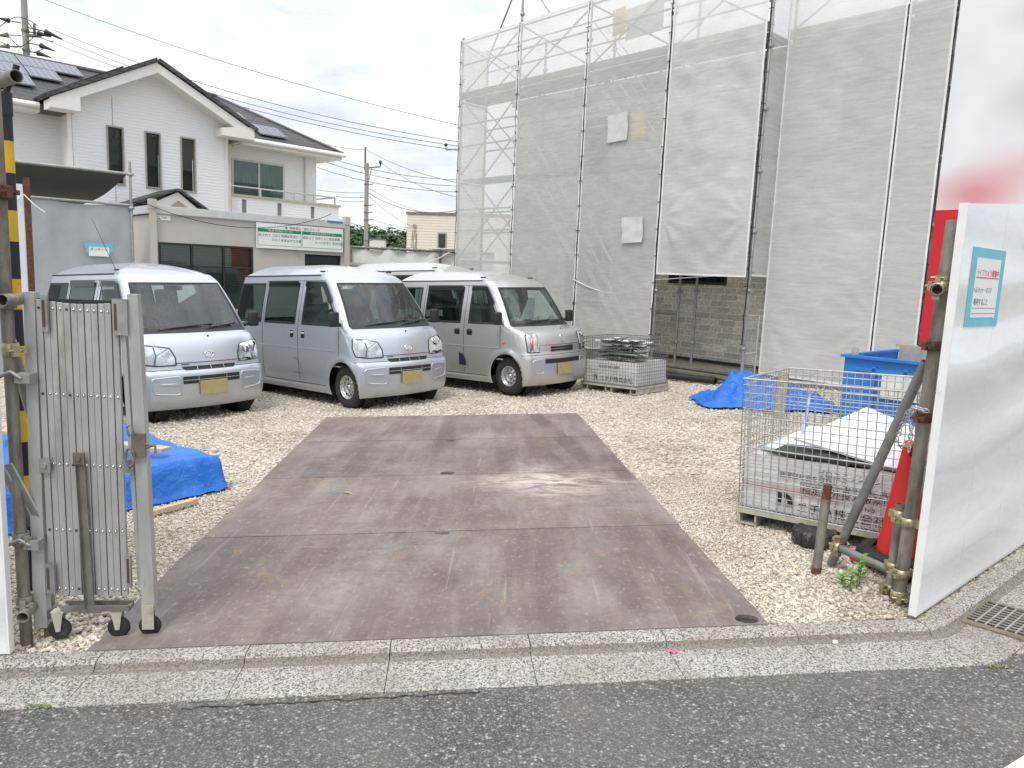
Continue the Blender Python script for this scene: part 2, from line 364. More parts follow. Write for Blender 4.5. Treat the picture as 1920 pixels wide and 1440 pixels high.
# steel road plates
PFL, PFR, PBR, PBL = [Vector(q) for q in ((-1.752, 2.952, 0), (1.219, 3.224, 0), (.802, 8.971, 0), (-2.179, 8.653, 0))]
def plate_pt(u, v): return (PFL.lerp(PFR, u)).lerp(PBL.lerp(PBR, u), v)
def in_plates(x, y, mg=.0):
    p = Vector((x, y, 0)); q = [PFL, PFR, PBR, PBL]
    for i in range(4):
        a, b = q[i], q[(i + 1) % 4]; e = (b - a).normalized(); n = Vector((-e.y, e.x, 0))
        if (p - a).dot(n) < -mg: return False
    return True
def plate_mat():
    m, t, N, out = nt('dusty rusted steel plate'); p = N('BsdfPrincipled', Roughness=.55); p.inputs['Specular IOR Level'].default_value = .45
    tc = N('TexCoord'); P = tc.outputs['Object']
    def nz(sc, st=(1, 1, 1), det=7, rg=.62, dist=0.0, loc=(0, 0, 0)):
        mp = N('Mapping'); mp.inputs['Scale'].default_value = st; mp.inputs['Rotation'].default_value = (0, 0, -.08); mp.inputs['Location'].default_value = loc
        t.links.new(P, mp.inputs[0]); n = N('TexNoise', Scale=sc, Detail=det, Roughness=rg, Distortion=dist); t.links.new(mp.outputs[0], n.inputs['Vector']); return n.outputs[0]
    c = ramp(N, t, nz(1.1, dist=.5), [(.3, (.112, .088, .078)), (.5, (.160, .132, .119)), (.72, (.215, .188, .173))])
    c = mixc(N, t, ramp(N, t, nz(2.6, (1, .35, 1)), [(.46, 0.0), (.66, .6)]), c, (.31, .29, .272))           # grey dust film
    c = mixc(N, t, ramp(N, t, nz(9.0, (1.0, .10, 1), 5), [(.48, 0.0), (.66, .32)]), c, (.31, .275, .245))
    c = mixc(N, t, ramp(N, t, nz(14.0, (1, .8, 1), 9, .8, .6), [(.50, 0.0), (.64, .40)]), c, (.095, .072, .062))
    c = mixc(N, t, ramp(N, t, nz(21.0, (.35, 1, 1), 8, .8, .4, (7, 1, 0)), [(.57, 0.0), (.66, .55)]), c, (.36, .31, .26))       # scuffs along the drive
    c = mixc(N, t, ramp(N, t, nz(7.0, (.12, 1.0, 1), 5), [(.54, 0.0), (.74, .35)]), c, (.10, .078, .078))
    c = mixc(N, t, ramp(N, t, nz(2.1, (1, 1, 1), 8, .72, 1.0, (4, 2, 0)), [(.585, 0.0), (.70, .7)]), c, (.33, .205, .115))   # rust bloom
    c = mixc(N, t, ramp(N, t, nz(26.0, (1, .025, 1), 3, .6, .15, (3, 0, 0)), [(.66, 0.0), (.69, .35)]), c, (.40, .36, .33))
    c = mixc(N, t, ramp(N, t, nz(24.0, (.03, 1, 1), 3, .6, .15, (0, 5, 0)), [(.68, 0.0), (.71, .28)]), c, (.38, .34, .31))
    oi = N('ObjectInfo'); c = mixc(N, t, 1.0, c, ramp(N, t, oi.outputs['Random'], [(0, (.88, .87, .87)), (1, (1.10, 1.09, 1.08))]), 'MULTIPLY')
    c = mixc(N, t, ramp(N, t, nz(38.0, (1, .6, 1), 4, .7), [(.56, 0.0), (.72, .55)]), c, (.40, .33, .26))    # fine specks
    sx = N('SeparateXYZ'); t.links.new(P, sx.inputs[0])
    def math_(op, a, b=None):
        n = N('Math', operation=op)
        for i, q in enumerate((a, b)):
            if q is None: continue
            if hasattr(q, 'is_linked'): t.links.new(q, n.inputs[i])
            else: n.inputs[i].default_value = q
        return n.outputs[0]
    # lime dust trodden over one corner of the third plate
    dx = math_('ABSOLUTE', math_('SUBTRACT', sx.outputs[0], .32)); dy = math_('ABSOLUTE', math_('SUBTRACT', sx.outputs[1], 5.72))
    near = ramp(N, t, math_('ADD', math_('MULTIPLY', dx, 1.0), math_('MULTIPLY', dy, 1.25)), [(.1, 1.0), (.9, 0.0)])
    spl = ramp(N, t, nz(4.5, (.55, 1.2, 1), 9, .78, .8), [(.45, 0.0), (.57, 1.0)])
    c = mixc(N, t, math_('MULTIPLY', near, spl), c, (.60, .54, .43))
    # tyre marks: bands of tread running into the yard
    tr = None
    for x0, k, wd, amt in ((-.62, -.05, .085, .55), (.30, -.22, .075, .6), (.62, -.17, .08, .85), (-.05, -.07, .07, .5), (-1.3, .06, .08, .45)):
        xx = math_('SUBTRACT', math_('SUBTRACT', sx.outputs[0], x0), math_('MULTIPLY', math_('SUBTRACT', sx.outputs[1], 6.9), k))
        band = ramp(N, t, math_('ABSOLUTE', xx), [(wd, amt), (wd + .02, 0.0)])
        rib = ramp(N, t, math_('ABSOLUTE', math_('SINE', math_('MULTIPLY', xx, 150.0))), [(.25, 0.0), (.45, 1.0)])
        q = math_('MULTIPLY', band, rib); tr = q if tr is None else math_('MAXIMUM', tr, q)
    far = ramp(N, t, math_('SUBTRACT', sx.outputs[1], 5.6), [(.0, .10), (1.0, 1.0)])
    wear = ramp(N, t, nz(3.4, (1, .5, 1), 5), [(.40, 0.0), (.58, 1.0)])
    c = mixc(N, t, math_('MULTIPLY', math_('MULTIPLY', tr, far), math_('MULTIPLY', wear, .8)), c, (.065, .05, .05))
    t.links.new(c, p.inputs['Base Color'])
    r = N('MapRange'); r.inputs[3].default_value = .42; r.inputs[4].default_value = .75; t.links.new(nz(5.0), r.inputs[0]); t.links.new(r.outputs[0], p.inputs['Roughness'])
    b = N('Bump', Strength=.25, Distance=.004); t.links.new(nz(60.0), b.inputs['Height']); t.links.new(b.outputs[0], p.inputs['Normal'])
    t.links.new(p.outputs[0], out.inputs[0]); return m
M_PLATE = plate_mat(); M_HOLESHADE = mat('plate hole shade', (.035, .026, .02), .7)
holes = [(1400, 1162, .055, .018), (829, 1000, .05, .016), (839, 888, .06, .02), (845, 827, .05, .016)]
ends = [(0, .2492), (.2510, .4992), (.5006, .7488), (.7514, 1)]
txt = ['steel road plate nearest the kerb with a round hole at its right corner', 'steel road plate second from the kerb with pale lime dust at its right',
       'steel road plate third from the kerb scuffed by tyre tracks', 'farthest steel road plate lying nearest the vans']
for k in range(4):
    v0, v1 = ends[k]; bm = bmesh.new(); th = .02; jog = .006 * (k % 2)
    def loop(pts): 
        vs = [bm.verts.new(on_ground(p, .004)) for p in pts]; return [bm.edges.new((vs[i], vs[(i + 1) % len(vs)])) for i in range(len(vs))]
    out_ = [plate_pt(0, v0), plate_pt(.25, v0), plate_pt(.5, v0), plate_pt(.75, v0), plate_pt(1, v0), plate_pt(1, v1), plate_pt(.75, v1), plate_pt(.5, v1), plate_pt(.25, v1), plate_pt(0, v1)]
    for q in out_: q.x += jog
    ed = loop(out_); hu, hv, ha, hb = holes[k]; hc = survey(hu, hv); hc.z = 0
    ed += loop([hc + Vector((ha * math.cos(i / 16 * 2 * math.pi), 2.6 * hb * math.sin(i / 16 * 2 * math.pi), 0)) for i in range(16)])
    bmesh.ops.triangle_fill(bm, use_beauty=True, edges=ed)
    r = bmesh.ops.extrude_face_region(bm, geom=bm.faces[:])
    for v in r['geom']:
        if isinstance(v, bmesh.types.BMVert): v.co.z -= th
    bmesh.ops.recalc_face_normals(bm, faces=bm.faces)
    me = bpy.data.meshes.new('steel_plate'); bm.to_mesh(me); bm.free(); me.materials.append(M_PLATE)
    md = MB(); md.add([on_ground(hc + Vector((1.6 * ha * math.cos(i / 16 * 6.2832), 4 * hb * math.sin(i / 16 * 6.2832), 0)), -.0125) for i in range(16)], [tuple(range(16))])  # dark disc under the plate, painting the shade inside its hole
    ob = bpy.data.objects.new('steel_plate', me); COL.objects.link(ob); tag(ob, txt[k], 'steel plate', 'steel road plates laid over the gravel'); md.build('hole_shade', M_HOLESHADE, ob, fixn=True)

# loose stones: uncountable, one mesh
def build_stones():
    rng = np.random.default_rng(3)
    ico = bmesh.new(); bmesh.ops.create_icosphere(ico, subdivisions=1, radius=1); ico.verts.index_update()
    V0 = np.array([v.co[:] for v in ico.verts]); F0 = np.array([[v.index for v in f.verts] for f in ico.faces]); ico.free()
    pts = []
    def scatter(n, x0, x1, y0, y1, s0, s1, keep=None):
        x = rng.uniform(x0, x1, n); y = rng.uniform(y0, y1, n); s = s0 * (s1 / s0) ** (rng.uniform(0, 1, n) ** 1.6)
        for a, b, c in zip(x, y, s):
            if in_plates(a, b, -.0 if rng.uniform() > .03 else -.06): continue
            if b < 2.952 + .0913 * (a + 1.75) + .03: continue
            if a > 1.9 and (a - 1.95) * .65 - (b - 3.287) * .76 > -.03: continue
            if keep and not keep(a, b): continue
            pts.append((a, b, c))
    scatter(46000, .7, 2.9, 3.1, 6.0, .0035, .0105)
    scatter(20000, -3.2, -1.2, 2.7, 6.0, .0045, .012)
    scatter(420, 1.3, 2.0, 3.2, 4.2, .010, .022)
    scatter(800, -2.2, -1.6, 2.85, 3.8, .011, .022)
    scatter(30000, -4.5, 6.0, 6.0, 13.0, .009, .020)
    scatter(700, .6, 2.6, 3.1, 5.0, .009, .017)
    P = np.array(pts); n = len(P)
    jit = rng.uniform(.62, 1.3, (n, 12, 1)); V = V0[None] * jit * np.stack([rng.uniform(.8, 1.3, n), rng.uniform(.7, 1.1, n), rng.uniform(.45, .85, n)], 1)[:, None]
    a = rng.uniform(0, 6.28, n); c, s = np.cos(a), np.sin(a)
    X = V[..., 0] * c[:, None] - V[..., 1] * s[:, None]; Y = V[..., 0] * s[:, None] + V[..., 1] * c[:, None]
    tl = rng.normal(0, .35, n)[:, None]; Z = V[..., 2] + X * tl
    V = np.stack([X, Y, Z], -1) * P[:, 2][:, None, None]
    V[..., 0] += P[:, 0][:, None]; V[..., 1] += P[:, 1][:, None]; V[..., 2] += (GA * P[:, 0] + GB * P[:, 1] - .012 + P[:, 2] * rng.uniform(-.1, .45, n))[:, None]
    F = (F0[None] + (np.arange(n) * 12)[:, None, None]).reshape(-1, 3); V = V.reshape(-1, 3)
    me = bpy.data.meshes.new('gravel'); me.vertices.add(len(V)); me.vertices.foreach_set('co', V.ravel())
    me.loops.add(F.size); me.loops.foreach_set('vertex_index', F.ravel().astype(np.int32))
    me.polygons.add(len(F)); me.polygons.foreach_set('loop_start', np.arange(0, F.size, 3, dtype=np.int32)); me.polygons.foreach_set('loop_total', np.full(len(F), 3, np.int32))
    me.update(calc_edges=True); me.materials.append(M_STONE)
    ob = bpy.data.objects.new('gravel', me); COL.objects.link(ob); tag(ob, 'loose pale crushed stone spread over the yard', 'gravel', kind='stuff')
build_stones()
# ------------------------------------------------------------------ micro vans
def car_paint(name, col):
    m, t, N, out = nt(name); p = N('BsdfPrincipled', Roughness=.32, Metallic=.62); p.inputs['Coat Weight'].default_value = .7; p.inputs['Coat Roughness'].default_value = .06
    tc = N('TexCoord'); n = N('TexNoise', Scale=420.0, Detail=1); t.links.new(tc.outputs['Object'], n.inputs['Vector'])
    c = ramp(N, t, n.outputs[0], [(.3, [q * .88 for q in col]), (.7, [min(1, q * 1.1) for q in col])])
    d = N('TexNoise', Scale=3.0, Detail=6, Roughness=.65); t.links.new(tc.outputs['Object'], d.inputs['Vector'])
    sx = N('SeparateXYZ'); t.links.new(tc.outputs['Object'], sx.inputs[0])
    mr = N('MapRange'); mr.inputs[1].default_value = .75; mr.inputs[2].default_value = .2; t.links.new(sx.outputs[2], mr.inputs[0])
    mu = N('Math', operation='MULTIPLY'); t.links.new(mr.outputs[0], mu.inputs[0]); t.links.new(ramp(N, t, d.outputs[0], [(.35, .05), (.75, .5)]), mu.inputs[1])
    c = mixc(N, t, mu.outputs[0], c, (.34, .32, .29)); t.links.new(c, p.inputs['Base Color'])
    rr = N('MapRange'); rr.inputs[3].default_value = .27; rr.inputs[4].default_value = .42; t.links.new(d.outputs[0], rr.inputs[0]); t.links.new(rr.outputs[0], p.inputs['Roughness'])
    t.links.new(p.outputs[0], out.inputs[0]); return m
P_BLUE = car_paint('pale blue silver paint', (.52, .555, .605)); P_SILV = car_paint('silver paint', (.55, .555, .55))
G_SCREEN = glass('windscreen glass', (.80, .92, .88), .97, .03, 1.75); G_FRONT = glass('front door glass', (.78, .88, .85), .97, .03, 1.25); G_DARK = glass('tinted side glass', (.24, .30, .285), .8, .03, 1.2)
G_LAMP = glass('clear lamp cover', (.95, .97, .97), .97, .05)
M_BLACK = mat('black trim', (.018, .018, .019), .5, var=.3, scale=20); M_RUBBER = mat('tyre rubber', (.022, .021, .020), .85, var=.35, scale=12, stain=(.13, .12, .10), stain_amt=.25, bump=.3)
M_RIM = mat('steel wheel', (.55, .55, .55), .38, .8, var=.15, scale=25, stain=(.16, .13, .10), stain_amt=.35, stain_scale=14)
M_CHROME = mat('chrome', (.8, .8, .8), .12, 1.0, var=.03); M_REFL = mat('lamp reflector', (.66, .67, .68), .14, .9, var=.45, scale=7, bump=.8, bscale=7)
M_SEAM = mat('panel gap', (.02, .021, .024), .8); M_SEAT = mat('grey seat cloth', (.30, .31, .31), .9, var=.2, scale=30); M_DASH = mat('grey dashboard', (.52, .53, .52), .7)
M_YPLATE = mat('yellow number plate', (.36, .31, .13), .5, var=.10, scale=9); M_AMBER = mat('amber lens', (.62, .16, .02), .25); M_VISOR = glass('smoked visor', (.10, .07, .065), .4, .08, 1.3)
M_CAVITY = mat('wheel housing', (.012, .012, .012), .95); M_LINER = mat('cabin lining', (.78, .78, .76), .9); M_YLENS = mat('aged lamp plastic', (.72, .66, .46), .2, var=.1)

def tab(pts):
    xs = [p[0] for p in pts]; ys = [p[1] for p in pts]
    def f(z):
        if z <= xs[0]: return ys[0]
        for i in range(len(xs) - 1):
            if z <= xs[i + 1]:
                u = (z - xs[i]) / (xs[i + 1] - xs[i])
                m0 = (ys[i + 1] - ys[i - 1]) / (xs[i + 1] - xs[i - 1]) if i > 0 else (ys[1] - ys[0]) / (xs[1] - xs[0])
                m1 = (ys[i + 2] - ys[i]) / (xs[i + 2] - xs[i]) if i + 2 < len(xs) else (ys[-1] - ys[-2]) / (xs[-1] - xs[-2])
                d = (ys[i + 1] - ys[i]) / (xs[i + 1] - xs[i])
                if d == 0: m0 = m1 = 0
                else:
                    for_ = lambda m: 0 if m / d < 0 else (d * 3 if m / d > 3 else m)
                    m0, m1 = for_(m0), for_(m1)
                h = xs[i + 1] - xs[i]
                return (2*u**3-3*u*u+1)*ys[i] + (u**3-2*u*u+u)*h*m0 + (-2*u**3+3*u*u)*ys[i+1] + (u**3-u*u)*h*m1
        return ys[-1]
    return f
class Shell:
    """side, nose and tail of a van as one function of height and of the way round the outline"""
    def __init__(s, T): s.w, s.xf, s.xr = tab(T['w']), tab(T['xf']), tab(T['xr']); s.rf, s.bow, s.rr = tab(T['rf']), tab(T['bow']), tab(T['rr']); s.T = T; s.cache = {}
    def path(s, z):
        k = round(z, 4)
        if k in s.cache: return s.cache[k]
        w, xf, xr, rf, bo, rr = s.w(z), s.xf(z), s.xr(z), s.rf(z), s.bow(z), s.rr(z); P = []
        yc = w - rf
        for i in range(17): y = yc * i / 16; P.append((xf - bo * (y / yc) ** 2, y))
        x0 = xf - bo
        for i in range(1, 17):
            a = math.pi / 2 * i / 16; e = .80
            P.append((x0 - rf * (1 - math.cos(a) ** e), yc + rf * math.sin(a) ** e))
        x1 = xr + rr
        for i in range(1, 41): P.append((x0 - rf + (x1 - x0 + rf) * i / 40, w))
        for i in range(1, 13): a = math.pi / 2 * i / 12; P.append((x1 - rr * math.sin(a), w - rr * (1 - math.cos(a))))
        for i in range(1, 9): P.append((xr, (w - rr) * (1 - i / 8)))
        A = [0]
        for i in range(1, len(P)): A.append(A[-1] + math.hypot(P[i][0] - P[i - 1][0], P[i][1] - P[i - 1][1]))
        s.cache[k] = (P, A); return P, A
    def at(s, a, z):      # a: way round from the nose centre, signed (+ left)
        P, A = s.path(z); q = abs(a); q = min(q, A[-1] - 1e-6); lo, hi = 0, len(A) - 1
        while hi - lo > 1:
            m = (lo + hi) // 2
            if A[m] <= q: lo = m
            else: hi = m
        f = (q - A[lo]) / (A[hi] - A[lo]); x = P[lo][0] + f * (P[hi][0] - P[lo][0]); y = P[lo][1] + f * (P[hi][1] - P[lo][1])
        return Vector((x, y if a >= 0 else -y, z))
    def a_of_x(s, x, z):  # way round to side point x
        P, A = s.path(z)
        for i in range(17, len(P) - 1):
            if P[i][0] >= x >= P[i + 1][0]: return A[i] + (A[i + 1] - A[i]) * (P[i][0] - x) / max(1e-9, P[i][0] - P[i + 1][0])
        return A[-9]
    def nrm(s, a, z):
        e = .012; u = s.at(a + e, z) - s.at(a - e, z); v = s.at(a, z + e) - s.at(a, z - e); n = u.cross(v)
        n = n.normalized(); c = s.at(a, z); o = Vector((c.x, c.y, 0)); return n if n.dot(o) > 0 else -n
    def side(s, x, z, off=0, sg=-1): a = sg * s.a_of_x(x, z); return s.at(a, z) + s.nrm(a, z) * off
    def fr(s, a, z, off=0): return s.at(a, z) + s.nrm(a, z) * off
def dens(poly, step=.03):
    out = []
    for i in range(len(poly)):
        a, b = poly[i], poly[(i + 1) % len(poly)]; n = max(1, int(math.hypot(b[0] - a[0], b[1] - a[1]) / step))
        out += [(a[0] + (b[0] - a[0]) * k / n, a[1] + (b[1] - a[1]) * k / n) for k in range(n)]
    return out
def rounded(poly, r, n=4):
    out = []; k = len(poly)
    for i in range(k):
        p0, p1, p2 = [Vector((*poly[j % k], 0)) for j in (i - 1, i, i + 1)]
        rr = min(r, (p0 - p1).length * .45, (p2 - p1).length * .45); a = p1 + (p0 - p1).normalized() * rr; b = p1 + (p2 - p1).normalized() * rr
        for j in range(n + 1): u = j / n; q = a * (1 - u) ** 2 + p1 * 2 * u * (1 - u) + b * u * u; out.append((q.x, q.y))
    return out
def patch(m, fn, poly, off=.004, dome=0.0, rings=5, thick=.0, smooth=True):
    """a piece of trim following the body: poly in the body's own coordinates, fn(a, z, offset)"""
    poly = dens(poly); cx = sum(p[0] for p in poly) / len(poly); cy = sum(p[1] for p in poly) / len(poly); n = len(poly); vs = []; fs = []
    for r in range(rings + 1):
        k = r / rings
        for a, b in poly: vs.append(fn(cx + (a - cx) * k, cy + (b - cy) * k, off + dome * (1 - k ** 3)))
    for r in range(rings):
        for i in range(n):
            j = (i + 1) % n; fs.append((r * n + i, (r + 1) * n + i, (r + 1) * n + j, r * n + j))
    if thick:
        b = len(vs); vs += [fn(p[0], p[1], off - thick) for p in poly]
        for i in range(n): j = (i + 1) % n; fs.append((rings * n + i, b + i, b + j, rings * n + j))
    m.add(vs, fs, smooth)
def ribbon(m, fn, pts, w, off=.002, closed=False, raised=0.0):
    q = dens(pts, .03) if closed else dens(pts, .03)[:-max(1, 0)] if False else None
    P = []
    k = len(pts)
    for i in range(k if closed else k - 1):
        a, b = pts[i], pts[(i + 1) % k]; n = max(1, int(math.hypot(b[0] - a[0], b[1] - a[1]) / .03))
        P += [(a[0] + (b[0] - a[0]) * j / n, a[1] + (b[1] - a[1]) * j / n) for j in range(n)]
    if not closed: P.append(pts[-1])
    L = []; n = len(P)
    for i in range(n):
        a = P[i - 1] if (closed or i > 0) else P[i]; b = P[(i + 1) % n] if (closed or i < n - 1) else P[i]
        tx, ty = b[0] - a[0], b[1] - a[1]; l = math.hypot(tx, ty) or 1; nx, ny = -ty / l * w / 2, tx / l * w / 2
        if raised: L.append([fn(P[i][0] + nx, P[i][1] + ny, .0), fn(P[i][0] + nx * .4, P[i][1] + ny * .4, raised), fn(P[i][0] - nx * .4, P[i][1] - ny * .4, raised), fn(P[i][0] - nx, P[i][1] - ny, .0)])
        else: L.append([fn(P[i][0] + nx, P[i][1] + ny, off), fn(P[i][0] - nx, P[i][1] - ny, off)])
    c = len(L[0]); vs = [v for r in L for v in r]; fs = []
    for i in range(n if closed else n - 1):
        j = (i + 1) % n
        for q in range(c - 1): fs.append((i * c + q, i * c + q + 1, j * c + q + 1, j * c + q))
    m.add(vs, fs, True)

def make_van(T, name, label, paint):
    S = Shell(T); zb, zt, ztop = T['zb'], T['zt'], T['ztop']; root = thing(name, label, 'van', group='silver micro vans parked in the yard')
    xD = tab(T['xD']); aW = tab(T['aW']); Bx = T['pillars']            # (b1, b2, c1, c2, e1)
    rows = list(np.linspace(.165, .62, 24)) + list(np.linspace(.62, zb, 17))[1:] + list(np.linspace(zb, zt, 17))[1:] + list(np.linspace(zt, ztop, 5))[1:]
    NC = [14, 26, 20, 4, 14, 3, 20, 8, 8]; keys = [0]
    for c in NC: keys.append(keys[-1] + c)
    ncol = keys[-1] + 1
    def cols(z):
        A = S.path(z)[1]; zz = min(max(z, zb), zt)
        k = [0, aW(zz), S.a_of_x(xD(zz), z)] + [S.a_of_x(x, z) for x in Bx] + [A[-9] - S.rr(z) * .25 - .0, A[-1]]
        k[8] = A[-9] + .05
        out = []
        for i, c in enumerate(NC): out += [k[i] + (k[i + 1] - k[i]) * j / c for j in range(c)]
        return out + [k[-1]]
    V = []; idx = {}
    for sg in (1, -1):
        for ri, z in enumerate(rows):
            for ci, a in enumerate(cols(z)):
                if sg == -1 and ci in (0, ncol - 1): idx[sg, ri, ci] = idx[1, ri, ci]; continue
                idx[sg, ri, ci] = len(V); V.append(S.at(sg * a, z))
    # wheel arches: pull the nearest rim of vertices on to the arch
    gone = set(); inside = {}
    for wx in T['wheels']:
        Rr = T['arch']; wz = T['wz'] + .012
        for sg in (1, -1):
            for (g, ri, ci), i in idx.items():
                if g != sg or not (keys[1] < ci < keys[8]): continue
                v = V[i]; dx, dz = v.x - wx, v.z - wz; r = math.hypot(dx, dz)
                if r < Rr and abs(v.y) > .4: inside[i] = (wx + dx * Rr / max(r, 1e-6), v.y, max(.165, wz + dz * Rr / max(r, 1e-6)))
                elif r < Rr + .10 and abs(v.y) > .4:      # flared lip
                    V[i] = Vector((v.x, v.y + sg * T['flare'] * (1 - (r - Rr) / .10), v.z))
    for sg in (1, -1):
        for ri in range(len(rows) - 1):
            for ci in range(ncol - 1):
                q = (idx[sg, ri, ci], idx[sg, ri, ci + 1], idx[sg, ri + 1, ci + 1], idx[sg, ri + 1, ci]); k = [i in inside for i in q]
                if any(k) and not all(k):
                    for i in q:
                        if i in inside: gone.add(i)
    keep = gone; gone = set(inside) - keep
    for i in keep: V[i] = Vector(inside[i])
    F = {k: [] for k in ('body', 'front_door', 'sliding_door', 'bumper', 'hood')}
    W = {}
    for sg in (1, -1):
        for ri in range(len(rows) - 1):
            z0, z1 = rows[ri] + 1e-4, rows[ri + 1]
            for ci in range(ncol - 1):
                f = (idx[sg, ri, ci], idx[sg, ri, ci + 1], idx[sg, ri + 1, ci + 1], idx[sg, ri + 1, ci])
                if sg == -1: f = f[::-1]
                if any(i in gone for i in f): continue
                glassrow = zb - 1e-3 < z0 and z1 < zt + 1e-3
                seg = max(i for i in range(9) if keys[i] <= ci)
                if glassrow and seg in (0, 2, 4, 6, 8): W.setdefault(('windscreen' if seg == 0 else ('rear_window' if seg == 8 else seg), sg if seg not in (0, 8) else 0), []).append(f); continue
                if z1 <= .6201 and (seg <= 1 and V[f[0]].x > 1.27): key = 'bumper'
                elif z0 > T['hood0'] and z1 < zb + 1e-3 and seg == 0: key = 'hood'
                elif seg == 2 and .24 < z0 and z1 < zt + .02: key = 'front_door'
                elif seg in (3, 4) and .24 < z0 and z1 < zt + .02: key = 'sliding_door'
                else: key = 'body'
                F[key].append((f, sg))
    # roof: the top outline drawn in to a spine
    top = [[idx[sg, len(rows) - 1, ci] for ci in range(ncol)] for sg in (1, -1)]; ring = top[0] + top[1][::-1][1:-1]
    base = [V[i] for i in ring]; rl = []; nr = 12
    for q in range(1, nr + 1):
        u = q / nr; cur = []
        for p in base:
            tx = min(max(p.x, T['spine'][0]), T['spine'][1]); uu = 1 - (1 - u) ** 1.15
            cr = T['crown'] * (1 - (1 - u) ** T['rpow'])
            cur.append(Vector((p.x + (tx - p.x) * uu, p.y * (1 - uu), p.z + cr)))
        rl.append(cur)
    rm = MB(); n = len(base); rv = [p for r in [base] + rl for p in r]; rf = [(r * n + i, r * n + (i + 1) % n, (r + 1) * n + (i + 1) % n, (r + 1) * n + i) for r in range(nr) for i in range(n)]
    rm.add(rv, rf, True); rm.build('roof', paint, root, fixn=True)
    def sub(faces):
        m = MB(); mp = {}; vs = []; fs = []
        for f in faces:
            g = []
            for i in f:
                if i not in mp: mp[i] = len(vs); vs.append(V[i])
                g.append(mp[i])
            fs.append(g)
        m.add(vs, fs, True); return m
    sub([f for f, s in F['body']]).build('body', paint, root); sub([f for f, s in F['bumper']]).build('bumper', paint, root); ho = sub([f for f, s in F['hood']]).build('hood', paint, root)
    doors = {}
    for k in ('front_door', 'sliding_door'):
        for sg in (-1, 1): doors[k, sg] = sub([f for f, s in F[k] if s == sg]).build(k, paint, root)
    # glazing with its black rubber
    for (k, sg), fs in W.items():
        par = doors.get(({2: 'front_door', 4: 'sliding_door'}.get(k), sg), root)
        g = sub(fs)
        nm = k if isinstance(k, str) else 'window'
        gl = g.build(nm, G_SCREEN if k == 'windscreen' else (G_FRONT if k in (2, 'rear_window') else G_DARK), par)
        E = {}
        for f in fs:
            for i in range(4): e = tuple(sorted((f[i], f[(i + 1) % 4]))); E[e] = E.get(e, 0) + 1
        bd = [e for e, c in E.items() if c == 1]; r = MB(); nb = {}
        for a, b in bd: nb.setdefault(a, []).append(b); nb.setdefault(b, []).append(a)
        st = bd[0][0]; loop = [st]; pv = None
        while True:
            nx = [q for q in nb[loop[-1]] if q != pv]
            if not nx: break
            pv = loop[-1]
            if nx[0] == st: break
            loop.append(nx[0])
            if len(loop) > 500: break
        L = [V[i] for i in loop]; c = sum(L, Vector()) / len(L); out = c.copy(); out.z = 0
        wd = .034 if k == 'windscreen' else .022; vs = []; fc = []; m_ = len(L)
        for i, p in enumerate(L):
            tn = (L[(i + 1) % m_] - L[i - 1]).normalized(); inn = (c - p); inn = (inn - tn * inn.dot(tn)).normalized()
            nn = tn.cross(inn); nn = nn if nn.dot(out) > 0 else -nn
            low = wd * (2.2 if k == 'windscreen' and p.z < zb + .01 else 1)
            vs += [p + nn * .003 - inn * .006, p + nn * .006 + inn * low * .5, p + nn * .002 + inn * low]
        for i in range(m_):
            j = (i + 1) % m_; fc += [(i * 3, j * 3, j * 3 + 1, i * 3 + 1), (i * 3 + 1, j * 3 + 1, j * 3 + 2, i * 3 + 2)]
        r.add(vs, fc, True); r.build('window_seal', M_BLACK, gl if par is root else par)
    FR = lambda a, z, o: S.fr(a, z, o)
    for sg in (-1, 1):
        SD = lambda x, z, o, sg=sg: S.side(x, z, o, sg)
        # gaps round the doors, rail for the sliding door, crease along the flank
        m = MB(); xd = xD(zb) + .03; b1, b2, c1, c2, e1 = Bx
        bm_ = (b1 + b2) / 2; cm = c1 - .05
        ribbon(m, SD, [(xd, .95), (xd, .60 + .02), (xd - .02, .60)], .007); ribbon(m, SD, [(xD(zt) + .02, zt + .03), (xD(zb + .15) + .035, zb + .15), (xd, zb - .05), (xd, .9)], .007)
        ribbon(m, SD, [(bm_, .30), (bm_, zt + .035)], .008); ribbon(m, SD, [(cm, .30), (cm, zt + .035)], .007)
        ribbon(m, SD, [(xD(zt) + .02, zt + .035), (cm, zt + .035)], .006); ribbon(m, SD, [(xd - .30, .27), (cm, .27)], .007)
        m.build('door_gap', M_SEAM, root)
        m = MB(); ribbon(m, SD, [(1.0, T['crease']), (-1.45, T['crease'])], .03, raised=.003); m.build('side_crease', paint, root)
        m = MB()
        for i in range(1): 
            pts = [S.at(sg * a, ztop) + Vector((0, 0, .006)) for a in np.linspace(S.a_of_x(xD(zt) - .10, ztop), S.path(ztop)[1][-9] + .02, 40)]; m.tube(pts, .009, 6)
        m.build('drip_rail', M_SEAM, root)
        # handles
        for hx, par in ((bm_ + .13, doors['front_door', sg]), (bm_ - .15, doors['sliding_door', sg])):
            m = MB(); hw, hh = T['handle']
            patch(m, SD, rounded([(hx - hw, .92 - hh), (hx + hw, .92 - hh), (hx + hw, .92 + hh), (hx - hw, .92 + hh)], .02), .003, 0); h = m.build('handle', M_BLACK, par)
            m = MB(); patch(m, SD, rounded([(hx - hw * .9, .925), (hx + hw * .9, .925), (hx + hw * .9, .950), (hx - hw * .9, .950)], .01), .016, .004, 2, .014); m.build('handle_bar', M_BLACK if T['kind'] == 2 else paint, par)
        # rain visors
        m = MB(); ribbon(m, SD, [(c1 + .01, zt - .012), (b2 - .01, zt - .012)], .075, .020); ribbon(m, SD, [(b1 + .0, zt - .012), (xD(zt) + .03, zt - .015), (xD(zb + .30) + .02, zb + .30)], .07, .022); m.build('rain_visor', M_VISOR, root)
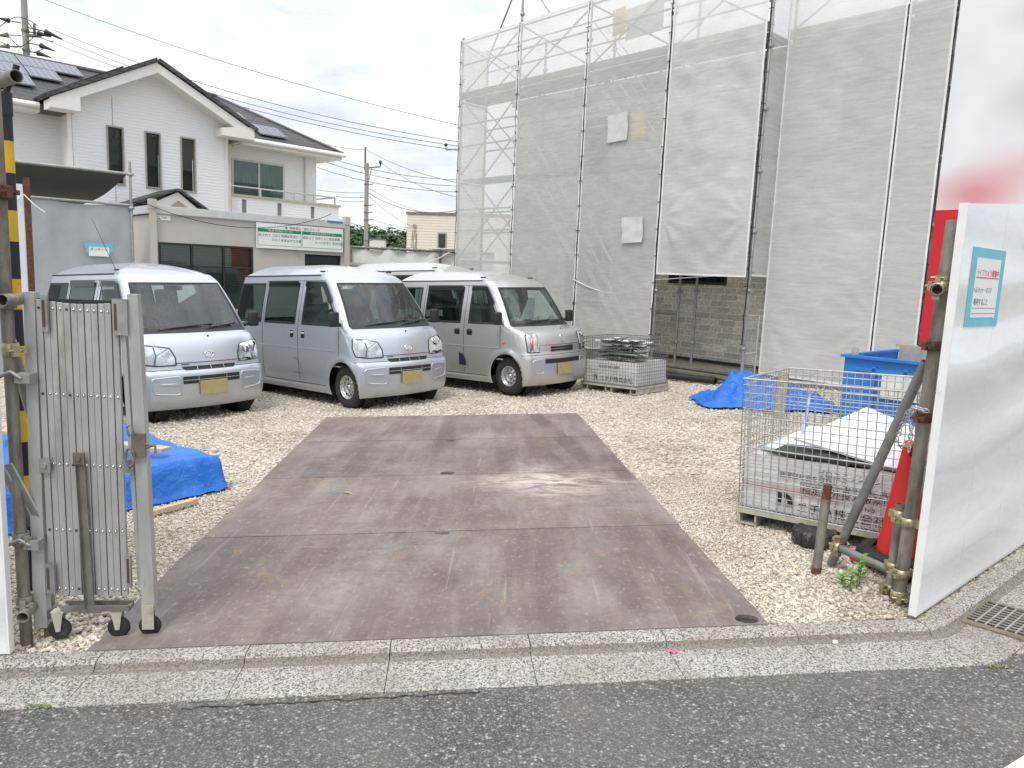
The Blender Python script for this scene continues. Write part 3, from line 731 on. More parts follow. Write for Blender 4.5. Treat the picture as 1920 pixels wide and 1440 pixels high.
        # filler flap
        if sg == -1:
            m = MB(); fx = bm_ - .02
            ribbon(m, SD, [(fx + .10, .40), (fx - .10, .40)], .005); ribbon(m, SD, [(fx + .10 - .0, .40)] + [(fx - .10 + .20 * math.cos(i / 8 * math.pi / 2), .40 + .20 * math.sin(i / 8 * math.pi / 2)) for i in range(9)], .005)
            m.build('fuel_flap', M_SEAM, root)
            if T['kind'] == 2:
                m = MB(); patch(m, SD, [(fx - .09, .40), (fx + .07, .40), (fx + .07, .46), (fx + .03, .54), (fx - .03, .58), (fx - .09, .59)], .002); m.build('fuel_recess', mat('navy flap', (.02, .025, .05), .5), root)
        # mirror
        mx = xD(zb) + .03; p = S.side(mx, zb + .02, .0, sg); m = MB()
        m.tube([p, p + Vector((.02, sg * .07, .02))], .025, 8); m.box(p + Vector((.05, sg * .12, .075)), (.075, .125, .19), bev=.03)
        mo = m.build('mirror', M_BLACK, root)
        for q in range(len(mo.data.polygons)): mo.data.polygons[q].use_smooth = True
        # sill
        m = MB(); ribbon(m, SD, [(T['wheels'][0] - T['arch'] - .02, .225), (T['wheels'][1] + T['arch'] + .02, .225)], .05, .004, raised=.012); m.build('sill', paint, root)
        if T['kind'] == 2:
            m = MB(); patch(m, SD, rounded([(T['blink'] - .028, .775), (T['blink'] + .028, .775), (T['blink'] + .028, .805), (T['blink'] - .028, .805)], .014), .004, .008); m.build('indicator', M_AMBER, root)
        # headlamp: reflector, bulbs and dark grey dividers, clear cover
        hl = [(sg * a, z) for a, z in T['lamp']]; hl = hl if sg == 1 else hl[::-1]
        m = MB(); patch(m, FR, rounded(hl, .014), .002); L = m.build('headlight', M_REFL, root)
        m = MB(); ribbon(m, FR, rounded(hl, .014), .014, .005, True); m.build('lamp_rim', M_BLACK if T['kind'] == 1 else M_SEAM, L)
        m = MB()
        if T['kind'] == 1: ribbon(m, FR, [(sg * .615, .68), (sg * .585, .78), (sg * .60, .885)], .012, .006); ribbon(m, FR, [(sg * .585, .78), (sg * .44, .86)], .006, .006)
        for (ba, bz, br) in (T['bulbs'] if T['kind'] == 2 else []): patch(m, FR, [(sg * (ba + br * math.cos(q / 12 * 6.283)), bz + br * math.sin(q / 12 * 6.283)) for q in range(12)], .006, .008, 3)
        m.build('bulb', mat('dark lamp divider', (.10, .105, .11), .3) if T['kind'] == 1 else M_YLENS, L)
        m = MB(); patch(m, FR, rounded(hl, .014), .010, .016); m.build('lamp_cover', G_LAMP, L)
        # roof marker cap
        a_ = S.a_of_x(xD(zt) - .12, ztop) * sg; p = S.at(a_, ztop) * 1.0; m = MB(); m.box((p.x, p.y * .93, p.z + .055), (.10, .022, .02), bev=.007); m.build('roof_cap', M_BLACK, root)
    # nose details
    m = MB(); z0 = T['hood0']; e = T['hood_w']
    ribbon(m, FR, [(-e + .02, z0 + .005), (e - .02, z0 + .005)], .007); m.build('hood_gap', M_SEAM, ho)
    m = MB(); ribbon(m, FR, [(-.80, .615), (-.45, .618), (.45, .618), (.80, .615)], .006); m.build('bumper_gap', M_SEAM, root)
    for gi, poly in enumerate(T['grille']):
        m = MB(); patch(m, FR, rounded(poly, .014), .0035); m.m = 1
        if gi == len(T['grille']) - 1 or gi == 1:
            for bar in T['bars']:
                zc = sum(q[1] for q in bar[0]) / len(bar[0])
                if abs(zc - sum(q[1] for q in poly) / 4) < .06: ribbon(m, FR, bar[0], bar[1], .006)
        m.build('grille', [M_BLACK, M_CHROME if T['kind'] == 2 else paint], root)
    for poly in T['creases']: m = MB(); ribbon(m, FR, rounded(poly, .05, 6), .020, closed=True, raised=.007); m.build('bumper_moulding', paint, root)
    for poly in T['fogpad']:
        for q in (-1, 1): m = MB(); patch(m, FR, rounded([(q * a, z) for a, z in poly], .02), .004, .006); m.build('bumper_pad', paint, root)
    m = MB(); pz = .40; c = S.at(0, pz); n_ = Vector((1, 0, 0))
    m.box((c.x + .018, 0, pz), (.012, .33, .165), bev=.005); m.m = 1
    for yy in (-.10, .10): m.tube([(c.x + .022, yy, pz + .06), (c.x + .028, yy, pz + .06)], .008, 8)
    m.build('number_plate', [M_YPLATE, M_CHROME], root)
    # emblem
    ez = T['emblem_z']; m = MB()
    if T['kind'] == 1:
        ring = [(.052 * math.cos(i / 28 * 6.2832), ez + .034 * math.sin(i / 28 * 6.2832)) for i in range(28)]; ribbon(m, FR, ring, .008, .004, True, raised=.010)
        ribbon(m, FR, [(-.040, ez - .016), (-.016, ez + .003), (.010, ez + .018), (.036, ez + .022)], .010, raised=.009); ribbon(m, FR, [(-.036, ez - .022), (0, ez - .012), (.022, ez - .002), (.034, ez + .010), (.036, ez + .020)], .012, raised=.009)
    else:
        z = lambda a, b: (a, ez + b)
        ribbon(m, FR, [z(.034, .030), z(-.002, .054), z(-.034, .026), z(.004, -.002), z(.026, -.022)], .018, raised=.009); ribbon(m, FR, [z(-.034, -.030), z(.002, -.054), z(.034, -.026), z(-.004, .002), z(-.026, .022)], .018, raised=.009)
    m.build('emblem', M_CHROME, root)
    p = S.fr(T.get('jet', .05), zb - .075, .004); m = MB(); m.sphere(p, .011); m.build('washer_jet', M_BLACK, root)
    # wipers and cowl
    m = MB(); ribbon(m, FR, [(-aW(zb), zb - .008), (aW(zb), zb - .008)], .05, .003); m.build('cowl', M_BLACK, root)
    for (a0, a1) in T['wipers']:
        p0, p1 = S.fr(a0, zb - .01, .012), S.fr(a1, zb + .035, .02); q0 = S.fr(a0 * .3 + a1 * .7 - .22, zb + .012, .012); q1 = S.fr(min(a1 + .16, .56), zb + .05, .012)
        m = MB(); m.tube([p0, (p0 + p1) / 2 + Vector((.012, 0, .008)), p1], .008, 6); m.tube([q0, q1], .007, 6); m.build('wiper', M_BLACK, root)
    # wheels
    for wx in T['wheels']:
        for sg in (-1, 1):
            M = Matrix.Translation((wx, sg * .602, T['wz'])) @ Matrix.Rotation(math.pi / 2 * -sg, 4, 'X'); wr = T['wz']
            we = empty('wheel'); we.parent = root; rot = Matrix.Rotation(wx * 3.1, 4, 'Z')
            m = MB(); m.lathe([(.155, -.075), (.185, -.078), (wr * .86, -.075), (wr * .96, -.06), (wr, -.045), (wr, .04), (wr * .965, .058), (wr * .9, .072), (.205, .076), (.158, .068), (.140, .05)], 40, M)
            for i in range(44):
                a = i / 44 * 6.2832
                for zz in (-.03, .0, .03): m.box((0, 0, 0), (.010, .013, .022), M @ Matrix.Rotation(a + zz * 2, 4, 'Z') @ Matrix.Translation((wr, 0, zz)))
            m.build('tyre', M_RUBBER, we)
            m = MB(); m.lathe([(.153, .066), (.148, .070), (.141, .060), (.136, .030), (.126, .022), (.118, .030), (.085, .046), (.060, .046), (.052, .030), (.032, .030), (.030, .052), (.0, .054)], 40, M); m.m = 1; nh = T['rimholes']
            for i in range(nh):
                a = i / nh * 6.2832; m.lathe([(.0, .0), (.0135, .0)], 10, M @ Matrix.Rotation(a, 4, 'Z') @ Matrix.Translation((.104, 0, .0385)) @ Matrix.Rotation(.44, 4, 'Y'))
            for i in range(4): a = i / 4 * 6.2832 + .4; m.lathe([(.008, .03), (.008, .04), (.0, .04)], 6, M @ Matrix.Rotation(a, 4, 'Z') @ Matrix.Translation((.042, 0, 0)))
            m.build('rim', [M_RIM, M_CAVITY], we)
            m = MB(); m.lathe([(T['arch'] + .01, .0), (T['arch'] + .005, -.16), (.0, -.16)], 40, Matrix.Translation((wx, sg * .60, T['wz'])) @ Matrix.Rotation(math.pi / 2 * -sg, 4, 'X')); m.build('wheel_housing', M_CAVITY, root)
    # underbody and cabin
    m = MB(); m.span((-1.60, -.64, .175), (.82, .64, .27)); m.span((.82, -.50, .175), (1.50, .50, .26)); m.span((.78, -.50, .27), (1.42, .50, .50)); m.build('underbody', M_CAVITY, root)
    m = MB(); m.span((-1.55, -.66, .52), (1.0, .66, .54)); m.build('cabin_floor', M_LINER, root)
    m = MB(); m.grid(lambda u, v: Vector((S.xf(zb) - .10 - .44 * u, (v - .5) * 1.24, zb - .03 + .03 * math.sin(u * 2.6) - (.35 * max(0, u - .8) * 5 * .2))), 10, 12)
    m.span((.60, -.63, .66), (.90, .63, zb - .06), bev=.02); m.build('dashboard', M_DASH, root)
    for sg in (-1, 1):
        m = MB(); m.box((.26, sg * .33, .68), (.50, .48, .16), bev=.05)
        Mx = Matrix.Translation((.02, sg * .33, .74)) @ Matrix.Rotation(R_(-12), 4, 'Y'); m.box((0, 0, .30), (.14, .46, .62), Mx, bev=.055); m.box((-.01, 0, .70), (.10, .28, .20), Mx, bev=.045); m.build('seat', M_SEAT, root)
    m = MB(); Mx = Matrix.Translation((.67, -.33, zb - .02)) @ Matrix.Rotation(R_(-58), 4, 'Y')
    m.tube([Mx @ Vector((.18 * math.cos(i / 24 * 6.2832), .18 * math.sin(i / 24 * 6.2832), 0)) for i in range(25)], .014, 8); m.tube([Mx @ Vector((-.17, 0, 0)), Mx @ Vector((.17, 0, 0))], .014, 6); m.tube([Mx @ Vector((0, -.17, 0)), Mx @ Vector((0, .17, 0))], .014, 6); m.tube([Mx @ Vector((0, 0, 0)), Mx @ Vector((0, 0, -.3))], .03, 8); m.build('steering_wheel', M_BLACK, root)
    m = MB(); m.box((S.xf(zt) - .13, 0, zt - .06), (.03, .22, .06), bev=.012); m.tube([(S.xf(zt) - .13, 0, zt - .04), (S.xf(zt) - .11, 0, zt + .04)], .008, 6); m.build('rear_view_mirror', M_BLACK, root)
    m = MB(); m.grid(lambda u, v: Vector((.50 - 1.9 * u, (v - .5) * .96, ztop - .03 + .05 * math.sin(v * math.pi))), 4, 8); m.build('headlining', M_LINER, root)
    return root

HJ = dict(kind=1, zb=1.055, zt=1.60, ztop=1.70, wheels=(1.175, -1.22), wz=.278, arch=.318, flare=.016, hood0=.685, hood_w=.43, crease=.735, crown=.165, rpow=2.3, spine=(-1.42, -.30),
    w=[(.16, .690), (.2, .705), (.35, .725), (.6, .7375), (.9, .735), (1.03, .722), (1.3, .675), (1.6, .608), (1.70, .585)],
    xf=[(.16, 1.585), (.2, 1.615), (.28, 1.65), (.5, 1.665), (.585, 1.655), (.62, 1.615), (.70, 1.605), (.85, 1.575), (.95, 1.525), (1.0, 1.455), (1.03, 1.385), (1.055, 1.345), (1.3, 1.165), (1.6, .915), (1.65, .86), (1.70, .775)],
    xr=[(.2, -1.66), (.5, -1.70), (1.0, -1.68), (1.6, -1.60), (1.7, -1.57)],
    rf=[(.2, .11), (.5, .13), (.62, .15), (.9, .20), (1.055, .17), (1.6, .13), (1.7, .16)], bow=[(.2, .085), (.6, .09), (1.0, .10), (1.6, .07), (1.7, .08)], rr=[(.2, .12), (1.7, .10)],
    xD=[(1.055, 1.09), (1.14, 1.05), (1.35, .87), (1.50, .745), (1.60, .64)], aW=[(1.055, .655), (1.6, .555)], pillars=(.24, .07, -.74, -.84, -1.56), handle=(.042, .048),
    lamp=[(.385, .668), (.385, .76), (.43, .862), (.60, .890), (.745, .905), (.775, .79), (.745, .69), (.58, .668)], bulbs=[(.50, .775, .022), (.64, .79, .018)],
    grille=[[(-.30, .605), (.30, .605), (.33, .650), (-.33, .650)], [(-.345, .455), (.345, .455), (.345, .54), (-.345, .54)], [(-.33, .668), (-.24, .668), (-.24, .678), (-.33, .678)]],
    bars=[([(-.16, .603), (-.16, .652)], .006), ([(0, .603), (0, .652)], .006), ([(.16, .603), (.16, .652)], .006), ([(-.17, .455), (-.17, .54)], .006), ([(.17, .455), (.17, .54)], .006), ([(-.345, .497), (.345, .497)], .007)],
    creases=[[(.37, .33), (.66, .36), (.68, .53), (.37, .545)], [(-.37, .33), (-.66, .36), (-.68, .53), (-.37, .545)]], fog=[], fogpad=[[(.40, .44), (.60, .45), (.60, .475), (.40, .47)]], emblem_z=.775, wipers=[(-.45, .05), (.10, .50)], rimholes=12)
HJ['fog'] = [(.40, .36), (.62, .385), (.62, .40), (.40, .375)]
EV = dict(HJ); EV.update(kind=2, wheels=(1.13, -1.27), wz=.285, arch=.326, flare=.022, hood0=.755, hood_w=.47, crease=.70, crown=.17, rpow=2.2, spine=(-1.42, -.20),
    xf=[(.16, 1.585), (.2, 1.61), (.28, 1.645), (.5, 1.66), (.60, 1.652), (.64, 1.630), (.75, 1.622), (.88, 1.595), (.945, 1.545), (.98, 1.46), (1.005, 1.38), (1.03, 1.285), (1.055, 1.255), (1.3, 1.095), (1.6, .875), (1.65, .82), (1.70, .74)],
    rf=[(.2, .11), (.5, .13), (.62, .15), (.9, .18), (1.055, .17), (1.6, .13), (1.7, .16)],
    xD=[(1.055, .99), (1.14, .95), (1.35, .80), (1.50, .69), (1.60, .60)], lamp=[(.475, .655), (.475, .90), (.50, .925), (.66, .92), (.69, .90), (.69, .665)], bulbs=[(.57, .82, .05), (.57, .71, .035)],
    grille=[[(-.26, .665), (.26, .665), (.26, .695), (-.26, .695)], [(-.26, .703), (.26, .703), (.26, .732), (-.26, .732)], [(-.40, .49), (.40, .49), (.40, .555), (-.40, .555)]], bars=[([(-.26, .699), (.26, .699)], .009), ([(-.27, .66), (.27, .66)], .008), ([(-.27, .737), (.27, .737)], .007)],
    creases=[[(.42, .34), (.60, .35), (.62, .54), (.42, .55)], [(-.42, .34), (-.60, .35), (-.62, .54), (-.42, .55)]], fogpad=[], fog=[(.45, .40), (.57, .41), (.57, .47), (.45, .46)], emblem_z=.855, jet=.15, wipers=[(-.40, -.02), (.12, .48)], rimholes=10, blink=1.10, handle=(.058, .045), pillars=(.32, .14, -.72, -.86, -1.54))

def set_mat(root, old, new):
    for c in children(root):
        for k, s in enumerate(c.material_slots):
            if s.material is old: c.data = c.data.copy(); c.data.materials[k] = new
        set_mat(c, old, new)
van_a = make_van(HJ, 'parked_van', 'pale blue silver micro van nearest the folded gate', P_BLUE)
van_a.matrix_world = frame_on_ground(-4.735, 9.69, -.705) @ Matrix.Translation((0, 0, -.022))
van_b = copy_tree(van_a); van_b.matrix_world = frame_on_ground(-2.505, 10.70, -.745) @ Matrix.Translation((0, 0, -.022)); van_b['label'] = 'pale blue silver micro van in the middle with a person inside'
van_c = make_van(EV, 'parked_van', 'silver micro van with white cloths on its dashboard beside the wire cage', P_SILV)
van_c.matrix_world = frame_on_ground(-.40, 11.70, -.745) @ Matrix.Scale(.95, 4)
van_d = copy_tree(van_c); van_d['label'] = 'silver van behind the others with only its roof showing'
van_d.matrix_world = frame_on_ground(-1.55, 14.5, -.55) @ Matrix.Scale(1.07, 4)
m = MB(); p_ = Vector((.44, -.52, 1.76)); m.tube([p_, p_ + Vector((-.30, -.12, .62))], .004, 5, r2=.002); m.build('aerial', M_BLACK, van_a)
# ------------------------------------------------------------------ scaffolding with mesh sheets, the house being built behind it
FS = frame_upright(2.39, 12.9, 0, .685, -.729)      # x along the front, y back, z up
def sgz(s, d): p = FS @ Vector((s, d, 0)); return gz(p.x, p.y)
M_GALV = mat('galvanised steel', (.36, .36, .355), .5, .6, var=.25, scale=18, stain=(.22, .20, .17), stain_amt=.35, stain_scale=9)
M_GALVD = mat('weathered galvanised steel', (.20, .19, .165), .6, .4, var=.35, scale=14, stain=(.12, .10, .075), stain_amt=.5, stain_scale=7)
M_ALU = mat('aluminium', (.62, .62, .61), .45, .6, var=.12, scale=20, stain=(.35, .33, .30), stain_amt=.3, stain_scale=10)
M_PLANK = mat('scaffold deck steel', (.20, .20, .195), .7, .3, var=.3, scale=10)
def net_mat(name, col, clear):
    m, t, N, out = nt(name)
    tc = N('TexCoord'); P = tc.outputs['Object']
    mp = N('Mapping'); mp.inputs['Scale'].default_value = (1.2, 1, 9); t.links.new(P, mp.inputs[0])
    n1 = N('TexNoise', Scale=3.0, Detail=8, Roughness=.7); t.links.new(mp.outputs[0], n1.inputs['Vector'])
    n2 = N('TexNoise', Scale=1.1, Detail=6, Roughness=.6, Distortion=.5); t.links.new(P, n2.inputs['Vector'])
    c = ramp(N, t, n1.outputs[0], [(.3, [q * .95 for q in col]), (.52, col), (.75, [min(1, q * 1.07) for q in col])])
    c = mixc(N, t, ramp(N, t, n2.outputs[0], [(.45, 0.0), (.75, .35)]), c, [q * .78 for q in col])
    di = N('BsdfDiffuse'); t.links.new(c, di.inputs[0]); tl = N('BsdfTranslucent'); t.links.new(c, tl.inputs[0])
    m1 = N('MixShader'); m1.inputs[0].default_value = .30; t.links.new(di.outputs[0], m1.inputs[1]); t.links.new(tl.outputs[0], m1.inputs[2])
    tr = N('BsdfTransparent'); m2 = N('MixShader')
    f = N('MapRange'); f.inputs[1].default_value = .3; f.inputs[2].default_value = .7; f.inputs[3].default_value = clear + .07; f.inputs[4].default_value = clear - .07; t.links.new(n1.outputs[0], f.inputs[0])
    t.links.new(f.outputs[0], m2.inputs[0]); t.links.new(m1.outputs[0], m2.inputs[1]); t.links.new(tr.outputs[0], m2.inputs[2])
    mp3 = N('Mapping'); mp3.inputs['Scale'].default_value = (1.0, 1, 6); t.links.new(P, mp3.inputs[0])
    n3 = N('TexNoise', Scale=5.0, Detail=6, Roughness=.7); t.links.new(mp3.outputs[0], n3.inputs['Vector'])
    b = N('Bump', Strength=.22, Distance=.02); t.links.new(n3.outputs[0], b.inputs['Height']); t.links.new(b.outputs[0], di.inputs['Normal']); t.links.new(b.outputs[0], tl.inputs['Normal'])
    t.links.new(m2.outputs[0], out.inputs[0]); return m
M_NET = net_mat('grey scaffold mesh', (.78, .78, .76), .33); M_NETD = net_mat('tight grey scaffold mesh', (.82, .82, .80), .20)
M_HEM = mat('white hem', (.72, .72, .70), .8); M_LACE = mat('black lacing', (.02, .02, .02), .8)
Z_TOP = 6.45; PO = [-5.52, -3.69, -1.86, -.03, 1.72]; REC = .54; PR = [1.72, 3.46, 4.07]
sc = thing('scaffolding', 'galvanised steel scaffolding frame with decks and stairs standing behind grey mesh', 'scaffolding', FS.copy())
def coupler(m, p, r=.042): m.lathe([(.024, -.03), (r, -.025), (r, .025), (.024, .03)], 10, Matrix.Translation(p)); m.box((p[0] + .035, p[1], p[2]), (.05, .03, .04))
def pole(s, d, z0, z1):
    m = MB(); m.tube([(s, d, z0), (s, d, z1)], .0243, 10)
    z = z0 + .45
    while z < z1 - .1: coupler(m, (s, d, z)); z += .9
    m.tube([(s, d, z0 - .02), (s, d, z0)], .017, 8); m.box((s, d, sgz(s, d) + .005), (.14, .14, .012)); m.build('pole', M_GALV, sc)
for i, s in enumerate(PO):
    pole(s, .05, sgz(s, 0) + .12, [6.52, 7.5, 7.4, 7.6, 7.6][i]); pole(s, .75, sgz(s, .75) + .1, 6.3 if i else 6.2)
for s in PR[1:] + [5.9]: pole(s, REC + .05, sgz(s, REC) + .1, 7.6)
for s in PR[1:] + [5.9]: pole(s, REC + .75, sgz(s, REC) + .1, 7.2)
pole(.30, .78, sgz(.3, .8) + .1, 1.75)
def rail(a, b, r=.021): m = MB(); m.tube([a, b], r, 8); m.build('rail', M_GALV, sc)
for i in range(4):
    a, b = PO[i], PO[i + 1]
    for d in (.05, .75):
        for z in (6.40, 5.95, 4.7, 4.25, 2.9, 2.45) + ((.95,) if i < 3 else ()):
            rail((a, d, z), (b, d, z), .018)
    for z0, z1 in ((5.35, 6.4), (3.65, 5.2), (1.85, 3.45)):
        m = MB(); m.tube([(a, .09, z0), (b, .09, z1)], .016, 8); m.tube([(a, .11, z1), (b, .11, z0)], .016, 8); m.build('brace', M_GALV, sc)
        if i < 1: m = MB(); m.tube([(a, .72, z0), (b, .72, z1)], .016, 8); m.tube([(a, .70, z1), (b, .70, z0)], .016, 8); m.build('brace', M_GALV, sc)
for a, b in ((1.72, 3.46), (3.46, 4.07), (4.07, 5.9)):
    for z in (6.40, 5.95, 4.7, 4.25, 2.9, 2.45, .95): rail((a, REC + .05, z), (b, REC + .05, z), .018)
    m = MB(); m.tube([(a, REC + .09, 5.35), (b, REC + .09, 6.4)], .016, 8); m.tube([(a, REC + .11, 6.9), (b, REC + .11, 5.6)], .016, 8); m.build('brace', M_GALV, sc)
for i, s in enumerate(PO):                      # cross tubes
    for z in (5.18, 3.48, 1.72): rail((s, .0, z), (s, .80, z), .018)
for a, b, d0 in [(PO[i], PO[i + 1], 0) for i in range(4)] + [(1.72, 3.46, REC), (3.46, 4.07, REC), (4.07, 5.9, REC)]:
    for z in (5.22, 3.52, 1.76):
        m = MB(); m.span((a + .03, d0 + .12, z), (b - .03, d0 + .40, z + .04)); m.span((a + .03, d0 + .43, z), (b - .03, d0 + .72, z + .04)); m.build('deck', M_PLANK, sc)
    m = MB(); m.span((a, d0 + .085, 5.26), (b, d0 + .10, 5.40)); m.build('toe_board', M_PLANK, sc)
m = MB(); m.tube([(-5.52, .75, 6.2), (-3.70, .05, 7.45)], .018, 8); m.build('brace', M_GALV, sc)
m = MB(); m.tube([(-3.69, .05, 7.4), (-2.9, .05, 6.45)], .018, 8); m.build('brace', M_GALV, sc)
for (s0, z0, s1, z1) in ((-2.04, 5.25, -.35, 3.55), (-3.99 + .3, 3.55, -2.15, 1.8), (-2.07 + .15, 1.78, -.55, .05)):
    m = MB()
    for d in (.24, .62):
        m.prism([(s0, d, z0), (s0 + .12, d, z0), (s1 + .12, d, z1), (s1, d, z1)], (0, .03, 0))
        for h in (.45, .9): m.tube([(s0 + .1, d, z0 + h), (s1, d, z1 + h)], .013, 6)
    k = 8
    for i in range(1, k): u = i / k; m.box((s0 + (s1 - s0) * u + .06, .445, z0 + (z1 - z0) * u), (.18, .36, .03))
    m.build('stair', M_ALU, sc)
# lacing cord up every post (between neighbouring sheets)
for s, d, z0 in [(q, 0, .6) for q in PO] + [(q, REC, .1) for q in PR[1:]]:
    m = MB(); zz = z0; pts = []
    while zz < 6.5: pts.append((s + .008 * math.sin(zz * 5) + .006 * math.sin(zz * 17), d - .012, zz)); zz += .15
    m.tube(pts, .0065 if s not in (PO[3], PO[4]) else .011, 6)
    zz = z0
    while zz < 6.4:
        m.tube([(s - .05, d - .016, zz), (s + .05, d - .016, zz)], .006, 5); zz += .45
    m.build('lacing', M_LACE, sc)

def sheet(s0, s1, d0, d1, z0, z1, label, amp=.018, seed=0, mt=None, tag_it=True, cuts=()):
    th = thing('mesh_sheet', label, 'mesh sheet', FS.copy(), 'grey mesh sheets laced on the scaffolding')
    L = math.hypot(s1 - s0, d1 - d0); nx, ny = -(d1 - d0) / L, (s1 - s0) / L
    def fn(u, v, off=0):
        z = z0 + (z1 - z0) * v; s = s0 + (s1 - s0) * u; d = d0 + (d1 - d0) * u
        e = min(1, 7 * min(u, 1 - u)); k = amp * e
        o = k * (.9 * noise.noise((u * L * 1.2 + seed, z * .9, seed)) + .28 * noise.noise((u * L * 3 + seed, z * 4, 3.3)) + .05 * noise.noise((u * L * 8, z * 14, seed + 9)))
        q = ((z * 1.0 + seed * .3) % 1.8) / 1.8; fan = math.exp(-((u - .0) ** 2) * 9) + math.exp(-((1 - u) ** 2) * 9)
        ang = math.atan2(z - (z0 + .9), (u - (0 if u < .5 else 1)) * L + 1e-3); o += amp * .22 * e * fan * math.sin(ang * 11 + 3 * noise.noise((u * 3, z * 2, seed))) * (.4 + 1.2 * abs(noise.noise((seed, z * .7, u))))
        o += -amp * .9 * math.sin(math.pi * u) * e + off
        return Vector((s - nx * o * -1, d + ny * -abs(0) + ny * o, z))
    m = MB(); m.grid(fn, max(10, int(L * 34)), int((z1 - z0) * 22)); m.build('mesh', mt or M_NET, th)
    m = MB()
    for u0 in (0, 1):
        w = .028 / L; m.grid(lambda a, b, u0=u0: fn((u0 + w * a) if u0 == 0 else (1 - w + w * a), b, -.002), 1, int((z1 - z0) * 14))
    m.grid(lambda a, b: fn(a, 1 - .03 / (z1 - z0) * b, -.002), 12, 1); m.grid(lambda a, b: fn(a, .03 / (z1 - z0) * b, -.002), 12, 1)
    m.build('hem', M_HEM, th); return th
sh1 = sheet(PO[0] + .0, PO[1] - .013, 0, 0, sgz(-5, 0) + .1, Z_TOP, 'grey mesh sheet at the far left end of the scaffolding', .02, 1)
sheet(PO[0], PO[0] + .02, .05, .78, sgz(-5, 0) + .1, Z_TOP - .1, 'narrow grey mesh sheet turned round the far left end of the scaffolding', .015, 2)
sheet(PO[1] + .013, PO[2] - .013, 0, 0, sgz(-3, 0) + .1, Z_TOP, 'plain grey mesh sheet rising directly behind the right silver van', .02, 3)
sh3 = sheet(PO[2] + .013, PO[3] - .018, 0, 0, .22, Z_TOP, 'grey mesh sheet with white and yellow patches beside the brick opening', .025, 4)
sheet(PO[3] + .03, PO[4] - .03, -.02, -.02, 1.64, Z_TOP + .2, 'short creased grey mesh sheet hanging above the brick opening', .07, 5, M_NETD)
sheet(PO[4] + .01, PO[4] + .02, .02, REC, 1.66, Z_TOP + .2, 'narrow dark grey mesh sheet on the return beside the brick opening', .02, 6)
sheet(PR[0] + .03, PR[1] - .012, REC - .02, REC - .02, .12, Z_TOP + .2, 'wide grey mesh sheet right of the brick opening behind the blue skip', .035, 7, M_NETD)
sheet(PR[1] + .012, PR[2] - .012, REC - .02, REC - .02, .2, Z_TOP + .2, 'slim grey mesh sheet next to the red banner', .015, 8, M_NETD)
M_WPATCH = mat('white sheet patch', (.56, .56, .54), .85, bump=.2, bscale=20); M_YPATCH = mat('yellow sheet patch', (.60, .47, .12), .85)
def hang(parent, s0, s1, z0, z1, d, m_, nm='patch'):
    m = MB(); m.grid(lambda u, v: Vector((s0 + (s1 - s0) * u + .012 * math.sin(v * 5), d + .012 * noise.noise((u * 3 + s0, v * 3, z0)), z0 + (z1 - z0) * v + .02 * u)), 8, 8); m.build(nm, m_, parent)
hang(sh3, -1.23, -.79, 3.91, 4.38, -.062, M_WPATCH); hang(sh3, -.785, -.50, 3.95, 4.36, .05, M_YPATCH); hang(sh3, -.77, -.32, 2.16, 2.60, -.062, M_WPATCH)
o = thing('hung_sheet', 'yellow and white plastic sheet hanging inside the top of the scaffolding', 'plastic sheet', FS.copy())
hang(o, -1.56, -1.26, 5.84, 6.30, .3, M_YPATCH, 'yellow_end'); hang(o, -1.25, -.45, 5.72, 6.25, .3, M_WPATCH, 'white_end')

# banner: white over red
def banner_mat():
    m, t, N, out = nt('printed banner'); p = N('BsdfPrincipled', Roughness=.75); tc = N('TexCoord'); sx = N('SeparateXYZ'); t.links.new(tc.outputs['Object'], sx.inputs[0])
    n = N('TexNoise', Scale=1.3, Detail=2); t.links.new(tc.outputs['Object'], n.inputs['Vector'])
    c = ramp(N, t, n.outputs[0], [(.3, (.70, .71, .72)), (.7, (.80, .80, .81))])
    def blob(cx, cz, rx, rz, col, c, amt):
        mp = N('Mapping'); mp.inputs['Location'].default_value = (-cx / rx, 0, -cz / rz); mp.inputs['Scale'].default_value = (1 / rx, 0, 1 / rz); t.links.new(tc.outputs['Object'], mp.inputs[0])
        ln = N('VectorMath', operation='LENGTH'); t.links.new(mp.outputs[0], ln.inputs[0])
        return mixc(N, t, ramp(N, t, ln.outputs['Value'], [(.15, amt), (1.0, 0.0)]), c, col)
    c = blob(5.25, 3.92, .75, .40, (.46, .48, .50), c, .6); c = blob(5.25, 4.95, .75, .34, (.44, .46, .49), c, .65); c = blob(5.05, 3.10, .85, .35, (.68, .38, .41), c, .6)
    c = blob(4.55, 2.80, .75, .42, (.62, .14, .16), c, .75)
    st = N('Math', operation='LESS_THAN'); t.links.new(sx.outputs[2], st.inputs[0]); st.inputs[1].default_value = 2.62
    c = mixc(N, t, st.outputs[0], c, (.56, .012, .025)); t.links.new(c, p.inputs['Base Color']); t.links.new(p.outputs[0], out.inputs[0]); return m
bn = MB(); bn.grid(lambda u, v: Vector((4.10 + 2.6 * u, REC - .03 + .02 * noise.noise((u * 4, v * 6, 2)), .68 + 6.0 * v)), 30, 60)
o = bn.build('banner', banner_mat()); o.matrix_world = FS.copy(); tag(o, 'tall banner of white over plain red laced to the scaffolding edge', 'banner')

